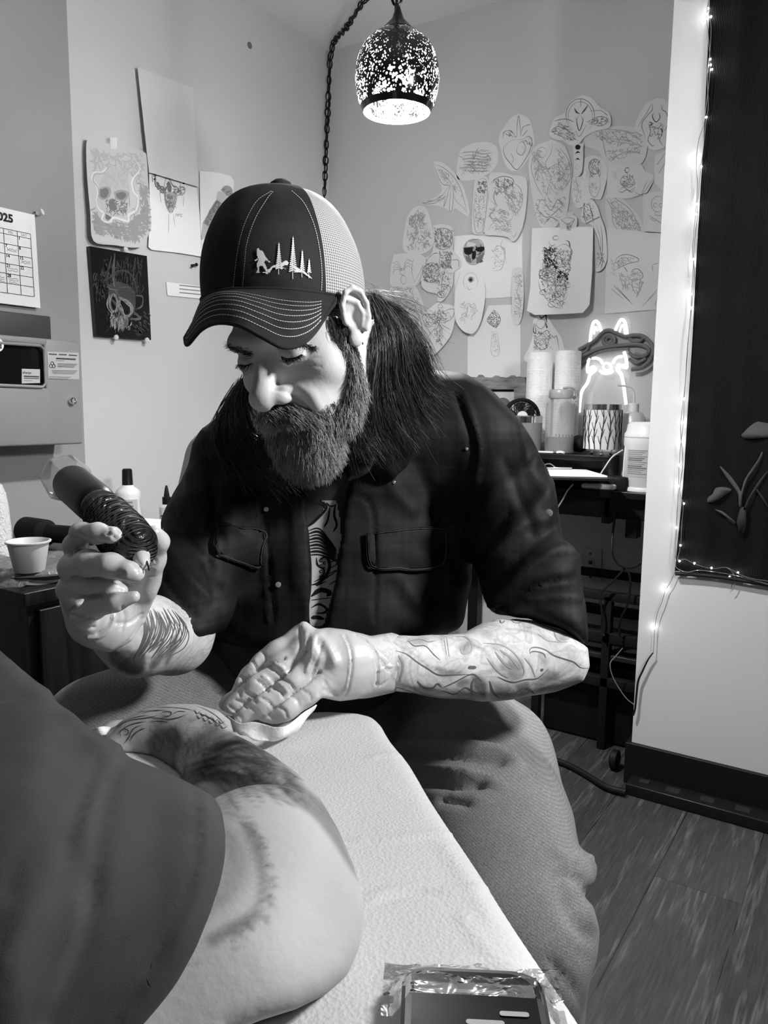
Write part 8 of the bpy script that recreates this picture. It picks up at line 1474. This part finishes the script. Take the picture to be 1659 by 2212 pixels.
# stool below the artist
st = thing('rolling_stool', 'round black stool hidden beneath the seated artist', 'stool', np.array([*W(800, 1700, 1.24)[:2], 0])); b0 = np.array([*W(800, 1700, 1.24)[:2], 0])
mb = MB(); mb.lathe(b0, (0, 0, 1), [(.17, .33), (.185, .345), (.185, .375), (.17, .39)], 36); mb.obj('seat', mat('black_vinyl', .012), st); mb = MB(); mb.lathe(b0, (0, 0, 1), [(.03, .05), (.03, .33)], 20); mb.obj('post', mat('steel', .35), st)
mb = MB()
for i in range(5): t = 2 * math.pi * i / 5; mb.tube([b0 + [0, 0, .07], b0 + [.26 * math.cos(t), .26 * math.sin(t), .055]], [.02, .012], 10); mb.ball(b0 + [.26 * math.cos(t), .26 * math.sin(t), .026], .025, n=12)
mb.obj('star_base', mat('black_metal', .01), st)
# ================================================================== NEON ANIMAL SIGN
NY = YB - .035; k5y = lambda x, y, dy=0: onp(*k5(x, y), 1, NY + dy)
ne = thing('neon_sign', 'glowing white neon animal head wearing brimmed hat, on back wall', 'neon sign', k5y(1160, 420))
NE = emis('neon_white', 1., 2.0)
mb = MB()
for l, r in [([(1020, 280), (1028, 200), (1045, 130), (1068, 118), (1090, 150), (1105, 195)], .006), ([(1050, 215), (1060, 160), (1078, 190)], .004), ([(1205, 200), (1225, 150), (1250, 108), (1275, 115), (1290, 160), (1298, 215)], .006), ([(1240, 205), (1258, 150), (1275, 165), (1282, 215)], .004),
             ([(1015, 392), (1002, 440), (1005, 500), (1035, 470), (1060, 482), (1020, 520), (1000, 580), (960, 640), (945, 720), (938, 800)], .0065), ([(1035, 395), (1075, 395), (1100, 410), (1112, 435)], .0055), ([(1190, 435), (1205, 405), (1230, 385), (1262, 382)], .0055), ([(1275, 345), (1290, 400), (1295, 460), (1270, 460), (1235, 445), (1225, 480), (1250, 510), (1262, 545), (1275, 620), (1282, 680), (1290, 740)], .0065),
             ([(1118, 462), (1125, 440), (1150, 432), (1172, 445), (1180, 470), (1160, 485), (1132, 482), (1118, 462)], .0045), ([(1092, 485), (1115, 505), (1148, 508), (1180, 500), (1192, 485)], .005), ([(1015, 470), (1045, 455), (1060, 475)], .004), ([(1240, 470), (1262, 450), (1280, 440)], .004)]:
    mb.tube(spl([k5y(*p) for p in l], 5), r * .82, 8)
mb.obj('neon_tube', NE, ne)
mb = MB(); NG = mat('unlit_tube', .16, .4)
for l, r in [([(935, 330), (1000, 295), (1060, 260), (1110, 205), (1160, 185), (1220, 205), (1280, 230), (1350, 222), (1420, 232), (1480, 290), (1492, 350), (1460, 420), (1400, 465), (1330, 478)], .006), ([(935, 400), (1000, 360), (1080, 325), (1180, 305), (1280, 295), (1370, 290), (1440, 310), (1462, 345), (1420, 375), (1350, 365)], .006), ([(940, 445), (1000, 400), (1090, 350), (1200, 330), (1310, 325)], .005), (ell2(1162, 258, 44, 40, 16), .0055), (ell2(1162, 258, 22, 22, 12), .004), ([(1310, 240), (1350, 270), (1400, 262), (1415, 240)], .005), ([(1310, 355), (1360, 385), (1430, 380)], .005), ([(1310, 400), (1370, 430), (1440, 395)], .005), ([(940, 480), (975, 450), (1000, 420)], .005), ([(935, 360), (990, 340), (1010, 300)], .005)]:
    mb.tube(spl([k5y(*p) for p in l], 5), r * 1.1, 8)
mb.obj('hat_tube', NG, ne, label='unlit grey hat outline')
mb = MB(); O = spl([(1000, 310), (1020, 150), (1050, 100), (1090, 110), (1130, 160), (1190, 165), (1230, 90), (1280, 75), (1320, 120), (1335, 200), (1430, 200), (1500, 270), (1510, 370), (1450, 450), (1340, 500), (1310, 560), (1330, 720), (1320, 820), (930, 820), (935, 700), (930, 480), (925, 330), (1000, 310)], 3)[:-1]
mb.prism([k5y(x, y, .012) for x, y in O], (0, .004, 0)); mt, t, b = nt('clear_acrylic'); b.inputs['Base Color'].default_value = g4(.95); b.inputs['Alpha'].default_value = .12; b.inputs['Roughness'].default_value = .05; mb.obj('acrylic_backing', mt, ne, smooth=False, fix=False)
mb = MB(); O = [(935, 335), (1000, 298), (1060, 262), (1110, 208), (1160, 188), (1220, 208), (1280, 232), (1350, 226), (1420, 236), (1476, 292), (1486, 350), (1455, 415), (1400, 458), (1310, 470), (1300, 330), (1200, 335), (1090, 355), (1000, 405), (935, 480)]
mb.prism([k5y(x, y, .010) for x, y in O], (0, .0015, 0)); mb.obj('hat_panel', mat('hat_grey_film', .30, .5), ne, smooth=False, fix=False)
# ================================================================== TAPESTRY AND STRING LIGHTS ON THE RIGHT PARTITION
ty = YP - .006
def onT(px, py, e=0): return onp(px, py, 1, ty - e)
edge_l = [(1536, -60), (1532, 60), (1526, 200), (1520, 320), (1512, 450), (1503, 600), (1496, 740), (1487, 880), (1480, 1000), (1473, 1090), (1466, 1160), (1459, 1232)]
bot = [(1459, 1236), (1500, 1238), (1560, 1244), (1620, 1254), (1700, 1268), (1800, 1290)]
mb = MB(); G = []
ZZ = [onT(*p) for p in edge_l]; XRt = XR - .1
nC = 60
for i, p in enumerate(spl(ZZ, 3)):
    row = []
    for j in range(nC + 1):
        u = j / nC; x = p[0] + (min(p[0] + 1.5, XRt) - p[0]) * u ** 1.3; row.append(np.array([x, ty - .004 - .0035 * math.sin(x * 95 + .6 * math.sin(p[2] * 6)) * (1 - .3 * u), p[2] - .0 * u]))
    G.append(row)
mb.grid(G)
mt, t, b = nt('dark_tapestry'); b.inputs['Roughness'].default_value = .65; b.inputs['Specular IOR Level'].default_value = .12; b.inputs['Base Color'].default_value = g4(.005); w_ = tex(t, 'ShaderNodeTexWave', Scale=90., bands_direction='X', Distortion=.3); add_bump(t, b, w_.outputs['Fac'], .5, .003)
tpm = mt; GRm = [mat('print_grey_dim', .025, .7, spec=.1), mat('print_grey', .06, .7, spec=.1)]
kT6 = lambda x, y: (1400 + x / 5.027, 860 + y / 5.027)
for poly, mi in [([(1010, 400), (1100, 310), (1180, 258), (1240, 262), (1330, 280), (1500, 330), (1500, 440), (1290, 430), (1150, 440), (1040, 435)], 2), ([(640, 1130), (650, 1080), (700, 1040), (730, 980), (800, 965), (870, 975), (905, 1000), (850, 1040), (780, 1090), (700, 1130)], 2),
                 ([(780, 745), (800, 750), (900, 850), (980, 960), (1010, 1010), (1040, 900), (1100, 800), (1190, 670), (1235, 580), (1240, 620), (1180, 740), (1090, 860), (1040, 980), (1020, 1080), (1010, 1180), (985, 1170), (975, 1040), (900, 930), (830, 830)], 2), ([(720, 1208), (800, 1225), (860, 1270), (950, 1350), (910, 1362), (830, 1280)], 2), ([(1290, 820), (1240, 900), (1180, 980), (1110, 1090), (1060, 1200), (1050, 1220), (1040, 1190), (1090, 1080), (1160, 960), (1230, 860), (1300, 790)], 1), ([(1160, 960), (1240, 1060), (1310, 1180), (1320, 1230), (1260, 1130), (1180, 1010)], 1), ([(960, 1340), (1000, 1200), (1060, 1200), (1060, 1400), (1000, 1500)], 1)]:
    mb.prism([onT(*kT6(x, y), .0095 + .0003 * mi) for x, y in spl(poly + [poly[0]], 3)[:-1]], (0, -.0002, 0), mi)
tag(mb.obj('wall_tapestry', [tpm] + GRm, fix=False, ang=False), 'tall black tapestry printed with pale mushrooms on the right partition', 'tapestry')
mb = MB(); mb.tube(spl([onT(x, y + 3, .006) for x, y in bot], 4), .005, 8); tag(mb.obj('tapestry_hem_cord', mat('hem_black', .01, .5)), 'black rolled hem cord along tapestry bottom edge', 'cord')
sl = thing('string_lights', 'silver wire fairy lights lit along the tapestry edge', 'string lights', onT(1459, 1236))
wireA = [(1533, -40), (1530, 20), (1536, 60), (1533, 120), (1528, 160), (1530, 230), (1526, 255), (1518, 330), (1514, 360), (1507, 430), (1506, 470), (1500, 520), (1498, 560), (1494, 640), (1492, 668), (1487, 730), (1483, 790), (1478, 860), (1476, 912), (1471, 955), (1467, 1005), (1466, 1048), (1463, 1100), (1461, 1140), (1459, 1180), (1459, 1215), (1463, 1228), (1484, 1236), (1510, 1232), (1560, 1238), (1600, 1246), (1659, 1262), (1700, 1270)]
wireB = [(1537, -40), (1527, 30), (1531, 90), (1534, 150), (1524, 240), (1520, 270), (1510, 300), (1504, 345), (1506, 400), (1502, 465), (1496, 540), (1500, 600), (1490, 700), (1484, 760), (1480, 830), (1474, 880), (1470, 930), (1475, 1000), (1468, 1060), (1476, 1090), (1473, 1130), (1470, 1180), (1464, 1210), (1480, 1208), (1500, 1218), (1536, 1228), (1570, 1226), (1596, 1240), (1625, 1250), (1659, 1255), (1700, 1262)]
wireC = [(1459, 1234), (1448, 1258), (1438, 1274), (1430, 1300), (1420, 1325), (1414, 1360), (1412, 1400), (1411, 1410), (1400, 1425), (1388, 1450), (1379, 1470), (1375, 1500), (1372, 1530), (1368, 1545)]
mb = MB()
for l, e in ((wireA, .012), (wireB, .015)): mb.tube(spl([onT(*p, e + .003 * math.sin(i * 2.1)) for i, p in enumerate(l)], 4), .0009, 5)
mb.tube(spl([onT(*p, .004) for p in wireC[:8]], 4), .0009, 5); mb.tube(spl([onT(1570, 1226, .014), onT(1582, 1236, .012), onT(1588, 1254, .006), onT(1584, 1272, .004), onT(1578, 1279, .004)], 4), .0008, 5)
mb.obj('wire', mat('silver_wire', .5, .3, .8), sl)
mb = MB(); mb.tube(spl([onT(*p, .006) for p in wireC[7:]], 5), [.0018, .003, .003], 6); mb.obj('lead_cord', mat('black_cord', .01), sl)
BL = [(1530, 18), (1528, 30), (1536, 36), (1534, 128), (1535, 140), (1538, 150), (1526, 253), (1501, 340), (1515, 360), (1507, 441), (1504, 463), (1498, 560), (1492, 635), (1494, 665), (1477, 862), (1476, 913), (1470, 955), (1467, 1005), (1466, 1050), (1477, 1088), (1461, 1140), (1470, 1178), (1468, 1212), (1500, 1217), (1537, 1227), (1594, 1237), (1576, 1246), (1436, 1274), (1413, 1357)]
LEDM = emis('led_glow', 1., 75.)
for i, (x, y) in enumerate(BL):
    e = .006 if y > 1240 or i in (7,) else .012; mb = MB(); mb.ball(onT(x, y, e), .0021, n=10, sc=(1, 1, 1.3)); mb.obj('led_bulb', LEDM, sl)
